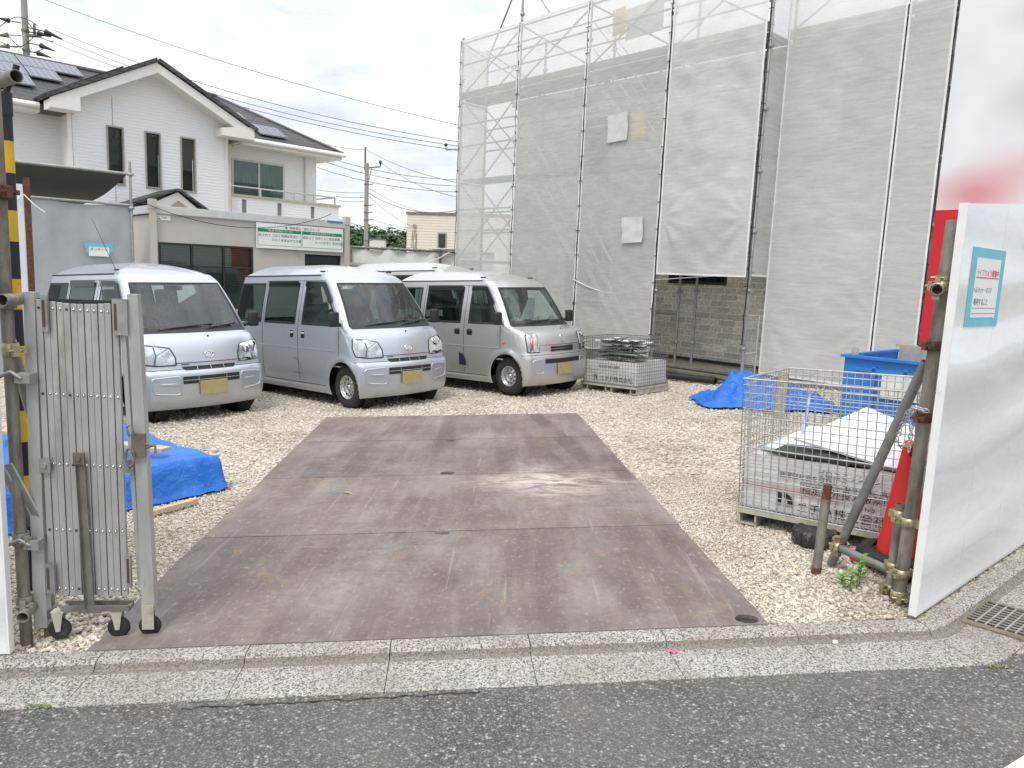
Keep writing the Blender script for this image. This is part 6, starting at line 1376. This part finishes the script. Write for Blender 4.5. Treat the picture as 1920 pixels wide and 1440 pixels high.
# skip
SKW = at_depth(1585, 664, 8.15); SKM = frame_upright(SKW.x, SKW.y, 0, .685, -.729); SZ = SKW.z; SG = gz(SKW.x + .5, SKW.y) - .0
M_SKIP = mat('blue skip paint', (.018, .17, .54), .5, var=.18, scale=4, stain=(.10, .10, .10), stain_amt=.2, stain_scale=4, bump=.15, bscale=12); M_SKIPIN = mat('tan skip lining', (.38, .34, .28), .8, var=.2, scale=6)
sk = thing('skip_bin', 'bright blue steel skip with a pale panel on its side behind the large cage', 'skip', SKM.copy()); LW, DW = 1.9, 1.5
m = MB(); m.span((0, 0, SG + .08), (LW, .012, SZ - .03)); m.span((0, .012, SG + .08), (.012, DW, SZ - .03)); m.span((LW - .012, .012, SG + .08), (LW, DW, SZ - .03)); m.span((.012, .012, SG + .08), (LW - .012, DW, SG + .10))
for a in (.30, .62, .94, 1.26, 1.58): m.span((a, -.028, SG + .12), (a + .05, 0, SZ - .10), bev=.006)
m.span((.12, -.028, SZ - .16), (LW - .1, -.002, SZ - .12)); m.build('body', M_SKIP, sk)
m = MB(); m.span((-.03, -.045, SZ - .028), (LW + .03, .03, SZ)); m.span((-.03, .03, SZ - .028), (.03, DW, SZ)); m.build('rim', M_SKIP, sk)
m = MB(); m.span((.03, DW - .03, SG + .1), (LW, DW, SZ + .06)); m.span((-.03, DW, SZ + .03), (LW + .03, DW + .05, SZ + .065)); m.build('back_wall', M_SKIPIN, sk)
for a, d in ((.04, .06), (1.05, DW - .1)): m = MB(); m.prism([(a, d, SZ), (a + .07, d, SZ), (a + .07, d, SZ + .06)] + [(a + .035 + .035 * math.cos(q), d, SZ + .06 + .035 * math.sin(q)) for q in np.linspace(.3, 2.8, 7)] + [(a, d, SZ + .06)], (0, .02, 0)); m.build('lifting_lug', M_CREAM, sk, fixn=True)
m = MB(); m.span((.42, -.036, SZ - .42), (.98, -.029, SZ - .17)); m.build('pale_panel', mat('pale placard', (.60, .60, .57), .7, var=.15, scale=10), sk)
for a in (.1, LW - .3): m = MB(); m.span((a, .1, SG - .05), (a + .14, DW - .1, SG + .08)); m.build('skid', M_BLACK, sk)
m = MB(); m.prism([(1.15, .25, SZ - .12), (1.7, .3, SZ - .05), (1.75, .8, SZ + .03), (1.2, .8, SZ)], (0, 0, .012)); o = m.build('scrap_sheet', M_BOARDW, None, fixn=True); o.matrix_world = SKM.copy(); tag(o, 'white board scrap sticking up inside the blue skip', 'board')

# blue tarpaulins
def tarp_mat():
    m, t, N, out = nt('blue tarpaulin'); p = N('BsdfPrincipled', Roughness=.36); tc = N('TexCoord'); n = N('TexNoise', Scale=2.5, Detail=6); t.links.new(tc.outputs['Object'], n.inputs['Vector'])
    c = ramp(N, t, n.outputs[0], [(.3, (.008, .115, .50)), (.7, (.015, .19, .68))]); t.links.new(c, p.inputs['Base Color'])
    n2 = N('TexNoise', Scale=11, Detail=7, Roughness=.65, Distortion=.8); t.links.new(tc.outputs['Object'], n2.inputs['Vector']); b = N('Bump', Strength=.8, Distance=.035); t.links.new(n2.outputs[0], b.inputs['Height']); t.links.new(b.outputs[0], p.inputs['Normal']); t.links.new(p.outputs[0], out.inputs[0]); return m
M_TARP = tarp_mat()
TM = Matrix(((-.678, -.735, 0, -2.185), (-.735, .678, 0, 5.535), (0, 0, 1, 0), (0, 0, 0, 1)))      # a runs left along the front, b back
def tl(a, b): p = TM @ Vector((a, b, 0)); return gz(p.x, p.y)
def hgt(a, b):      # stacked boards under the sheet, skirt falling to the ground
    def st(x, w): x = max(0, min(1, x / w)); return x * x * (3 - 2 * x)
    k = st(a + .05 + .02 * noise.noise((b * 5, 1, 2)), .07) * st(b + .05 + .02 * noise.noise((a * 5, 4, 2)), .07) * st(2.20 - b, .12) * st(1.70 - a, .10)
    h = .25 * k + .05 * st(a - .9, .5) * k - .03 * k * math.sin(b * 2)
    wv = noise.noise((a * 3.2, b * 3.2, 2)) * .035 + noise.noise((a * 8, b * 8, 4)) * .016 + noise.noise((a * 19, b * 19, 8)) * .006
    fold = .05 * math.sin(a * 22 + 5 * noise.noise((a * 2, b * 2, 0))) * (1 - k) * k * 4
    ridge = abs(noise.noise((a * 5 + b * 3, b * 2 - a, 6)))
    return h + wv * (.35 + .65 * (1 - k) * 2) + fold - .03 * ridge * (1 - abs(2 * k - 1)) + .012
def tarp_pt(u, v):
    a, b = -.07 + 1.85 * u, -.07 + 2.35 * v
    e = min(u, v * .6, 1 - v) ; off = .03 * noise.noise((a * 4, b * 4, 11)); a2, b2 = a + off, b + .04 * noise.noise((a * 5, 2, b * 5))
    return TM @ Vector((a2, b2, tl(a, b) + max(.004, hgt(a, b))))
m = MB(); m.grid(tarp_pt, 170, 100); o = m.build('tarpaulin', M_TARP); tag(o, 'blue tarpaulin draped over a low stack behind the folded gate', 'tarpaulin', 'blue tarpaulins')
M_WOOD = mat('raw timber', (.55, .41, .25), .75, var=.18, scale=5, stretch=(1, 8, 8))
def batten(p, q, w, h, label):
    p, q = Vector(p), Vector(q); t_ = (q - p); L = t_.length; t_.normalize(); s = Vector((-t_.y, t_.x, 0)).normalized(); n = t_.cross(s); M = Matrix(((t_.x, s.x, n.x, p.x), (t_.y, s.y, n.y, p.y), (t_.z, s.z, n.z, p.z), (0, 0, 0, 1)))
    m = MB(); m.box((L / 2, 0, 0), (L, w, h), M, bev=.003); tag(m.build('timber_batten', M_WOOD), label, 'timber', 'timber battens weighing down the tarpaulin')
batten(on_ground(survey(254, 976), .022), on_ground(survey(368, 944), .026), .045, .03, 'pale timber batten lying on the ground along the edge of the left blue tarpaulin')
a_ = survey(5, 808, .36); b_ = survey(312, 843, .30); batten(a_, b_, .10, .028, 'pale timber batten lying across the top of the left blue tarpaulin')
ctr = Vector((3.35, 9.85, 0))
def heap(u, v):
    a = u * 2 * math.pi; R0 = 1.05 + .14 * math.sin(3 * a + 1) + .10 * math.sin(7 * a) + .05 * math.sin(13 * a + 2); r = R0 * v
    x, y = ctr.x + r * math.cos(a) * .95 * .72 - r * math.sin(a) * .45, ctr.y + r * math.cos(a) * -.55 * .9 - r * math.sin(a) * .62 + 0
    k = max(0, 1 - v ** 1.6); h = .42 * k * (.8 + .5 * noise.noise((x * 1.5, y * 1.5, 3))) + (.12 * noise.noise((x * 4.5, y * 4.5, 1)) + .07 * noise.noise((x * 10, y * 10, 5)) + .025 * noise.noise((x * 24, y * 24, 8))) * (.35 + k)
    return Vector((x, y, gz(x, y) + max(.012 + .03 * abs(noise.noise((x * 9, y * 9, 2))), h)))
m = MB(); m.grid(heap, 150, 60); o = m.build('tarpaulin', M_TARP); tag(o, 'crumpled blue tarpaulin heaped on the gravel behind the large wire cage', 'tarpaulin', 'blue tarpaulins')
stk = MB(); q = at_depth(1464, 752, 8.6); stk.box((q.x, q.y, gz(q.x, q.y) + .28), (.09, .09, .56), bev=.006); o = stk.build('post_offcut', M_CREAM); tag(o, 'short cream post standing behind the large wire cage', 'post')

# ------------------------------------------------------------------ left gateway: tube post, striped post, folded gate
lp = thing('tube_post', 'weathered steel tube post with clamps and open pipe stubs at the far left', 'tube post'); LX, LY = -2.056, 3.03
g0 = gz(LX, LY); m = MB(); m.tube([(LX, LY, g0 - .02), (LX - .01, LY, 2.45)], .0243, 16, hollow=.9); m.build('post', M_PIPE, lp)
m = MB(); m.tube([(-2.01, 3.12, g0 - .02), (-2.012, 3.125, .42)], .0243, 14, hollow=.9); m.build('short_post', M_PIPE, lp)
m = MB(); A = at_depth(31, 143, 2.86); m.tube([A, A + Vector((-.22, .14, -.005))], .0243, 16, hollow=.88); m.build('stub_pipe', M_PIPE, lp)
A = at_depth(3, 563, 2.92); m = MB(); m.tube([A, A + Vector((-.03, .2, 0))], .0243, 16, hollow=.88); m.build('stub_pipe', M_PIPE, lp)
A = at_depth(42, 1158, 2.95); m = MB(); m.tube([A, A + Vector((-.05, .25, .02))], .0243, 16, hollow=.88); m.build('stub_pipe', M_PIPE, lp)
m = MB(); m.tube([at_depth(20, 640, 3.16), at_depth(66, 800, 3.3), at_depth(120, 985, 3.5)], .022, 12); m.build('brace', M_PIPEG, lp)
A, B = at_depth(6, 872, 2.99), at_depth(68, 985, 3.06); m = MB(); t_ = (B - A).normalized(); s_ = Vector((0, -1, 0)); n_ = t_.cross(s_).normalized()
for k in (-.018, .018): m.add([A + n_ * (k - .014), A + n_ * (k + .014), B + n_ * (k + .014), B + n_ * (k - .014)], [(0, 1, 2, 3)])
m.prism([A - n_ * .034, A + n_ * .034, B + n_ * .034, B - n_ * .034], (0, .01, 0)); m.build('slotted_strut', M_ALU, lp)
for (u, v, y, mt_, sd) in ((10, 655, 3.03, M_ZINC, (.9, -.6, 0)), (-8, 150, 3.03, M_PIPE, (.6, -.8, 0)), (6, 565, 3.03, M_GALV, (.2, -1, 0)), (46, 1010, 3.03, M_PIPE, (.9, -.6, 0)), (48, 1128, 3.03, M_PIPE, (.5, -1, 0)), (0, 360, 3.03, M_RUST, (.9, -.5, 0))):
    p = at_depth(u, v, y); m = MB(); clamp(m, (LX - .0, LY, p.z), (0, 0, 1), .0245, sd, .055); m.build('clamp', mt_, lp)
for z in (.33, -.02): m = MB(); clamp(m, (-2.01, 3.12, z), (0, 0, 1), .0245, (.5, -1, 0)); m.build('clamp', M_PIPE, lp)
for z0 in (1.03, .32):
    m = MB(); m.span((-2.03, 3.0, z0 - .022), (-1.965, 3.05, z0 + .02), bev=.004); m.tube([(-2.09, 2.99, z0), (-2.03, 2.985, z0 + .03), (-2.0, 3.0, z0)], .008, 6); m.build('bracket', M_GALV, lp)
sp = MB(); SPX, SPY = -2.425, 3.637; z0, z1 = gz(SPX, SPY), 2.25
zb_ = [z1]
for v in (177, 265, 325, 395, 453, 523, 580, 648, 700, 769, 827, 890, 938): zb_.append(float(at_depth(20 + (v - 265) * .046, v, SPY).z))
sps = sorted(set([z0 - .02] + zb_[1:] + [2.27]))
mats_ = [mat('black band', (.010, .012, .018), .5, var=.2), mat('yellow band', (.60, .36, .012), .5, var=.12, scale=15, stain=(.30, .18, .05), stain_amt=.15, stain_scale=20)]
bounds = [(265, 325), (395, 453), (523, 580), (648, 700), (769, 827), (890, 938)]; yb = [(float(at_depth(20 + (b - 265) * .046, b, SPY).z), float(at_depth(20 + (a - 265) * .046, a, SPY).z)) for a, b in bounds]
for a, b in zip(sps[:-1], sps[1:]):
    mid = (a + b) / 2; sp.m = 1 if any(l < mid < h for l, h in yb) else 0; sp.tube([(SPX, SPY, a), (SPX, SPY, b)], .0243, 14, cap=False)
sp.m = 0; sp.tube([(SPX, SPY, 2.17), (SPX, SPY, 2.275)], .0285, 14); sp.tube([(SPX, SPY, 2.27), (SPX + .02, SPY, 2.31), (SPX + .045, SPY, 2.33), (SPX + .06, SPY, 2.40)], .014, 8)
tag(sp.build('striped_post', mats_), 'black and yellow striped post beside the folded gate', 'post')
wp = thing('white_screen_edge', 'narrow white sheeted screen seen end on behind the striped post', 'screen', frame_upright(-4.36, 6.62, gz(-4.36, 6.62), -.56, .83)); m = MB(); m.span((0, -.045, 0), (.9, .045, 2.42)); m.build('sheet', M_WSHEET, wp); m = MB(); m.span((-.005, -.10, 0), (.04, -.05, 2.48)); m.build('rusty_angle', M_RUST, wp)
m = MB(); m.tube([(-.01, 0, 2.28), (-.05, -.05, 2.33), (-.04, -.13, 2.24), (-.06, -.20, 2.19)], .006, 5); m.build('tie', M_HEM, wp)

gt = thing('folding_gate', 'folded aluminium accordion gate standing on three black casters', 'gate', frame_upright(-1.752, 3.10, 0, .993, .119)); GZ = -.124
M_GALU = mat('dull aluminium slats', (.47, .47, .45), .48, .55, var=.14, scale=10, stain=(.27, .255, .21), stain_amt=.35, stain_scale=6, stretch=(1, 1, .3)); M_GDK = mat('gate gap shade', (.025, .025, .025), .8)
N_S = 12; M_SLOT = mat('rust stained slot', (.09, .055, .035), .8)
for k in range(N_S):
    a = -.205 + k * .0268; m = MB(); zt_ = 1.352 - .012 * math.sin(k / 11 * math.pi) - .004 * k / 11; zl = .075 - .012 * k / 11
    m.span((a - .0118 + .0, -.012 + .004 * (k % 2), zl), (a + .0125, .012, zt_), bev=.0025); o_s = m.build('slat', M_GALU, gt)
    m = MB()
    for z in (1.318, .96, .66, .37, .105): m.lathe([(.0058, 0), (.0052, .003), (.0028, .0052), (0, .006)], 10, Matrix.Translation((a + .001, -.0125 + .004 * (k % 2), z - .01 * (k / 11))) @ Matrix.Rotation(math.pi / 2, 4, 'X')); 
    m.build('rivet', M_CHROME if k not in (0, 4) else M_RUST, o_s)
m = MB(); m.span((-.212, -.006, .08), (.10, .006, 1.356)); m.build('gap_shade', M_GDK, gt)  # near-black sheet that paints in the shade between the slats
def gpost(s0, s1, z0_, z1_, nm='gate_post'):
    m = MB(); m.prism([(s0 - .027, -.02, z0_), (s0 + .027, -.02, z0_), (s1 + .021, -.02, z1_), (s1 - .021, -.02, z1_)], (0, .045, 0)); m.build(nm, M_GALU, gt, fixn=True)
gpost(-.258, -.236, GZ + .05, 1.38); gpost(.192, .165, .0, 1.386)
m = MB(); m.prism([(.145, -.005, .10), (.16, -.005, .10), (.128, -.005, 1.24), (.108, -.005, 1.24)], (0, .03, 0)); m.build('side_slat', M_GALU, gt, fixn=True)
for (a, b, z0_, z1_) in ((-.190, -.162, 1.22, 1.37), (.085, .148, 1.215, 1.365), (-.225, -.185, .085, .22), (.105, .128, .11, .26)):
    m = MB(); m.span((a, -.022, z0_), (b, -.016, z1_)); m.span((b - .006, -.034, z0_), (b, -.022, z1_)); pl_ = m.build('end_plate', M_GALV, gt); m = MB(); m.span((a + (b - a) * .12, -.0245, z0_ + .02), (a + (b - a) * .12 + .009, -.0222, z1_ - .02)); m.build('slot', M_SLOT, pl_)
for a in (-.205, .128): m = MB(); m.span((a - .022, -.028, .625), (a + .022, -.020, .685)); m.tube([(a, -.028, .655), (a, -.036, .655)], .010, 8); m.build('hinge_plate', M_GALV, gt)
m = MB(); m.span((.15, -.04, .70), (.205, -.022, .80)); m.tube([(.205, -.035, .755), (.25, -.05, .757), (.25, -.05, .72)], .006, 6); m.tube([(.205, -.035, .74), (.25, -.06, .757)], .005, 6); m.tube([Vector((.145 + .018 * math.cos(a), -.045, .70 + .04 * math.sin(a))) for a in np.linspace(0, 6.28, 13)], .005, 6); m.tube([Vector((.145, -.045, .76 + .03)), Vector((.135, -.045, .83)), Vector((.155, -.045, .84)), Vector((.165, -.045, .80))], .005, 6); m.build('latch', M_GALVD, gt)
m = MB(); m.prism([(-.075, -.03, .70), (-.045, -.03, .70), (-.030, -.03, .02), (-.062, -.03, .02)], (0, .006, 0)); m.prism([(-.077, -.045, .70), (-.075, -.045, .70), (-.062, -.045, .02), (-.064, -.045, .02)], (0, .02, 0)); m.span((-.085, -.042, .665), (-.040, -.03, .715)); m.tube([(-.062, -.042, .69), (-.062, -.052, .69)], .009, 8); m.build('drop_bar', M_GALVD, gt)
m = MB(); m.span((-.165, -.035, .005), (.115, -.025, .03)); m.span((-.165, .02, .005), (.115, .03, .03)); m.span((-.09, -.04, .0), (.0, .03, .008)); m.span((-.165, -.025, .005), (-.15, .02, .02)); m.span((.10, -.025, .005), (.115, .02, .02)); m.build('base_tray', M_GALVD, gt)
for (s, y, wz, up_) in ((-.178, -.02, GZ + .047, .005), (.062, -.01, GZ + .047, .005), (.190, .0, GZ + .048, .02)):
    ce = empty('caster'); ce.parent = gt; MM = Matrix.Translation((s, y, wz)) @ Matrix.Rotation(R_(68), 4, 'Z') @ Matrix.Rotation(math.pi / 2, 4, 'Y') if False else Matrix.Translation((s, y, wz)) @ Matrix.Rotation(math.pi / 2, 4, 'X') @ Matrix.Rotation(0, 4, 'Z')
    m = MB(); m.lathe([(.008, -.014), (.034, -.015), (.043, -.012), (.047, -.005), (.047, .005), (.043, .012), (.034, .015), (.008, .014)], 28, MM, cap=True); m.build('tyre', M_RUBBER, ce)
    m = MB()
    for q in (-.019, .019): m.prism([(s - .026, y + q - .0015, up_), (s + .022, y + q - .0015, up_), (s + .009, y + q - .0015, wz - .006), (s - .009, y + q - .0015, wz - .006)], (0, .003, 0))
    m.span((s - .028, y - .021, up_ - .004), (s + .026, y + .021, up_ + .002)); m.tube([(s, y - .024, wz), (s, y + .024, wz)], .006, 8); m.build('fork', M_CREAM, ce)
m = MB(); m.prism([(.155, -.03, GZ + .035), (.228, -.03, GZ + .035), (.222, -.03, .02), (.160, -.03, .02)], (0, .004, 0)) if False else m.span((.165, -.028, GZ + .04), (.215, -.024, .03)); m.build('foot_plate', M_CREAM, gt)

# ------------------------------------------------------------------ drain grate, weed, odds and ends
gA, gB, gC = Vector((2.147, 3.337, 0)), Vector((2.406, 3.562, 0)), Vector((2.346, 3.151, 0)); ex = K2.normalized(); LG, WG = .36, .275
GM = frame_on_ground(gA.x, gA.y, math.atan2(ex.y, ex.x)) @ Matrix.Translation((0, 0, -.036)); gr = thing('drain_grate', 'rust edged steel drain grate set in the gutter beside the right hoarding', 'drain grate', GM.copy())
m = MB(); m.span((0, -.018, -.02), (LG, 0, .010)); m.span((0, -WG, -.02), (LG, -WG + .014, .010)); m.span((0, -WG + .014, -.02), (.045, -.018, .009)); m.span((LG - .014, -WG + .014, -.02), (LG, -.018, .010)); m.build('frame', mat('rusty frame', (.20, .165, .115), .8, .2, var=.4, scale=25), gr)
m = MB(); m.span((.045, -WG + .014, .0015), (LG - .014, -.018, .003)); m.build('dark_pit', mat('drain darkness', (.012, .012, .010), 1), gr)
m = MB()
for i in range(1, 9): x = .045 + (LG - .059) * i / 9; m.span((x - .0022, -WG + .014, .0035), (x + .0022, -.018, .0095))
for i in range(1, 6): y = -.018 - (WG - .032) * i / 6; m.span((.045, y - .003, .0036), (LG - .014, y + .003, .010))
m.build('bars', mat('grate bars', (.40, .385, .34), .6, .3, var=.2, scale=30), gr)
def leaf_m(name, col): return mat(name, col, .6, var=.3, scale=20)
wd = thing('weed', 'small bright green weed growing in the gravel beside the pipe post', 'weed', frame_on_ground(1.815, 3.66, 0)); rnd = random.Random(4)
def leaf(m, base, d, L, w):
    d = d.normalized(); s = d.cross(Vector((0, 0, 1))); s = s.normalized() if s.length > .01 else Vector((1, 0, 0)); up_ = s.cross(d); vs = []
    for i in range(6):
        f = i / 5; c = base + d * L * f - Vector((0, 0, .35 * L * f * f)); ww = w * math.sin(math.pi * min(.97, f * .9 + .1)); vs += [c - s * ww + up_ * ww * .3, c, c + s * ww + up_ * ww * .3]
    m.add(vs, [q for i in range(5) for q in ((3 * i, 3 * i + 1, 3 * i + 4, 3 * i + 3), (3 * i + 1, 3 * i + 2, 3 * i + 5, 3 * i + 4))], True)
ml_ = MB(); ms_ = MB()
for (x, y, h) in ((0, 0, .13), (-.05, -.03, .09), (.03, .04, .15), (-.07, .03, .05)):
    ms_.tube([(x, y, -.01), (x + .01, y, h)], .003, 5)
    for k in range(9): a = k * 2.4; leaf(ml_, Vector((x + .008 * h / .1, y, h * (.35 + .65 * k / 8))), Vector((math.cos(a), math.sin(a), .5)), rnd.uniform(.035, .065), .010)
ms_.build('stem', leaf_m('weed stem', (.10, .22, .03)), wd); ml_.build('foliage', leaf_m('weed leaf', (.10, .28, .025)), wd)
for (u, v, n_, lab) in ((72, 1326, 26, 'low green moss tuft at the gutter edge on the left'), (1872, 1252, 16, 'dry yellow green weed tuft at the gutter corner on the right')):
    p = survey(u, v, -.036); m = MB()
    for k in range(n_ * 3): a = rnd.uniform(0, 6.28); q = Vector((p.x + rnd.uniform(-.045, .045), p.y + rnd.uniform(-.010, .010), 0)); leaf(m, on_ground(q, -.036), Vector((math.cos(a), math.sin(a), 1.0)), rnd.uniform(.008, .02), .003)
    tag(m.build('grass_tuft', leaf_m('tuft', (.16, .22, .05))), lab, 'grass tuft')
p = survey(650, 925, .008); m = MB(); leaf(m, p + Vector((-.02, .02, .004)), Vector((.9, -.4, .15)), .085, .014); tag(m.build('fallen_leaf', leaf_m('dry leaf', (.42, .26, .14))), 'dry tan leaf lying on the third steel plate', 'leaf')
p = survey(1262, 1223, -.033); m = MB(); m.grid(lambda u, v: p + Vector((.04 * (u - .5), .022 * (v - .5), .004 + .004 * math.sin(u * 9) * math.cos(v * 7))), 6, 4); tag(m.build('paper_scrap', mat('pink paper', (.62, .12, .24), .8)), 'tiny pink paper scrap lying on the gutter', 'paper scrap')
pb = random.Random(9)
for i, (u, v, s, lab) in enumerate(((1566, 1207, .014, 'pale pebble lying in the gutter near the corner'), (995, 1222, .009, 'small dark pebble against the middle of the kerb'), (1870, 1110, .008, 'dark pebble on the apron beside the drain grate'))):
    p = survey(u, v, -.033); bm = bmesh.new(); bmesh.ops.create_icosphere(bm, subdivisions=2, radius=s)
    for q in bm.verts: q.co *= pb.uniform(.85, 1.15); q.co.z *= .7
    me = bpy.data.meshes.new('pebble'); bm.to_mesh(me); bm.free(); me.materials.append(M_STONE if i == 0 else M_DIRT); o = bpy.data.objects.new('pebble', me); COL.objects.link(o); o.location = p + Vector((0, 0, s * .5)); tag(o, lab, 'pebble', 'loose pebbles on the concrete')

# ------------------------------------------------------------------ person in the middle van, cloths in the right one
def skinned(joints, edges, name, mt_, parent, sub_=2):
    me = bpy.data.meshes.new(name); me.from_pydata([j[0] for j in joints], edges, []); ob = bpy.data.objects.new(name, me); COL.objects.link(ob); sk_ = ob.modifiers.new('s', 'SKIN'); ob.modifiers.new('u', 'SUBSURF').levels = sub_
    for i, j in enumerate(joints): me.skin_vertices[0].data[i].radius = (j[1], j[1] if len(j) < 3 else j[2])
    me.skin_vertices[0].data[0].use_root = True; dg = bpy.context.evaluated_depsgraph_get(); dg.update(); nm_ = bpy.data.meshes.new_from_object(ob.evaluated_get(dg)); bpy.data.objects.remove(ob); nm_.name = name; nm_.materials.clear(); nm_.materials.append(mt_)
    for p in nm_.polygons: p.use_smooth = True
    o = bpy.data.objects.new(name, nm_); COL.objects.link(o); o.parent = parent; return o
M_SKIN = mat('skin', (.52, .33, .24), .55, var=.06); M_CLOTH = mat('dark work jacket', (.025, .028, .035), .9, var=.3, scale=20); M_CAPB = mat('pale blue cap', (.22, .34, .50), .8)
pe = thing('person', 'person in a pale blue cap and dark jacket sitting in the middle van', 'person', van_b.matrix_world.copy()); Y0 = .30
J = [((.10, Y0, .82), .13, .11), ((.07, Y0, 1.02), .12, .14), ((.06, Y0, 1.20), .10, .15), ((.07, Y0, 1.30), .055), ((.10, Y0, 1.36), .05), ((.12, Y0, 1.44), .085, .078), ((.12, Y0, 1.50), .07, .065)]
E_ = [(i, i + 1) for i in range(6)]
for sg_ in (-1, 1):
    b = len(J); J += [((.06, Y0 + sg_ * .17, 1.23), .06), ((.14, Y0 + sg_ * .22, 1.03), .042), ((.36, Y0 + sg_ * .15, .95), .030), ((.44, Y0 + sg_ * .13, .94), .026, .018)]; E_ += [(2, b), (b, b + 1), (b + 1, b + 2), (b + 2, b + 3)]
    for f in range(4): c = len(J); J += [((.485, Y0 + sg_ * .13 + (f - 1.5) * .018, .945), .0085), ((.52 - .006 * abs(f - 1.5), Y0 + sg_ * .13 + (f - 1.5) * .019, .925), .007)]; E_ += [(b + 3, c), (c, c + 1)]
    c = len(J); J += [((.455, Y0 + sg_ * .13 - sg_ * .035, .95), .009), ((.485, Y0 + sg_ * .13 - sg_ * .045, .94), .008)]; E_ += [(b + 3, c), (c, c + 1)]
    b = len(J); J += [((.14, Y0 + sg_ * .09, .80), .08), ((.52, Y0 + sg_ * .11, .82), .060), ((.60, Y0 + sg_ * .11, .60), .045)]; E_ += [(0, b), (b, b + 1), (b + 1, b + 2)]
skinned(J, E_, 'body', M_SKIN, pe)
JK = [((.10, Y0, .84), .145, .125), ((.07, Y0, 1.02), .135, .155), ((.06, Y0, 1.20), .115, .17), ((.07, Y0, 1.28), .07)]; EK = [(0, 1), (1, 2), (2, 3)]
for sg_ in (-1, 1): b = len(JK); JK += [((.06, Y0 + sg_ * .17, 1.23), .072), ((.14, Y0 + sg_ * .22, 1.03), .054), ((.35, Y0 + sg_ * .155, .95), .042)]; EK += [(2, b), (b, b + 1), (b + 1, b + 2)]
skinned(JK, EK, 'jacket', M_CLOTH, pe)
m = MB(); m.grid(lambda u, v: Vector((.115 + .098 * math.cos(2 * math.pi * u) * math.sin(v * 1.5), Y0 + .088 * math.sin(2 * math.pi * u) * math.sin(v * 1.5), 1.49 + .085 * math.cos(v * 1.5))), 20, 8); m.grid(lambda u, v: Vector((.19 + .10 * v, Y0 + (u - .5) * .15 * (1 - .4 * v), 1.497 - .02 * v - .02 * (2 * u - 1) ** 2)), 8, 4); m.build('cap', M_CAPB, pe)
m = MB()
for sg_ in (-1, 1): m.sphere((.196, Y0 + sg_ * .031, 1.455), .010); m.sphere((.12, Y0 + sg_ * .085, 1.44), (.018, .010, .028))
m.build('eyes_and_ears', M_SKIN, pe); m = MB(); m.sphere((.212, Y0, 1.43), (.018, .014, .022)); m.build('nose', M_SKIN, pe); m = MB(); m.box((.198, Y0, 1.395), (.012, .045, .008), bev=.003); m.build('mouth', mat('lips', (.36, .15, .12), .6), pe)
cl_ = thing('white_cloths', 'crumpled white cloths lying on the dashboard of the right van', 'cloths', van_c.matrix_world.copy())
for (x, y, r_, s) in ((1.05, -.40, .11, 1), (1.0, .12, .16, 2), (1.06, .42, .13, 3)):
    m = MB(); m.grid(lambda u, v: Vector((x + r_ * (2 * u - 1), y + r_ * 1.2 * (2 * v - 1), 1.045 + .09 * max(0, 1 - (2 * u - 1) ** 2 - (2 * v - 1) ** 2) * (1 + .9 * noise.noise((u * 5, v * 5, s))) + .015 * noise.noise((u * 12, v * 12, s)))), 18, 18); m.build('cloth', M_BOARDW, cl_)
m = MB(); m.grid(lambda u, v: Vector((.72 + .1 * v, .20 + .16 * (2 * u - 1) * (1 - .5 * v), 1.10 + .34 * v + .02 * noise.noise((u * 6, v * 6, 1)))), 10, 14); m.build('hung_cloth', M_BOARDW, cl_)
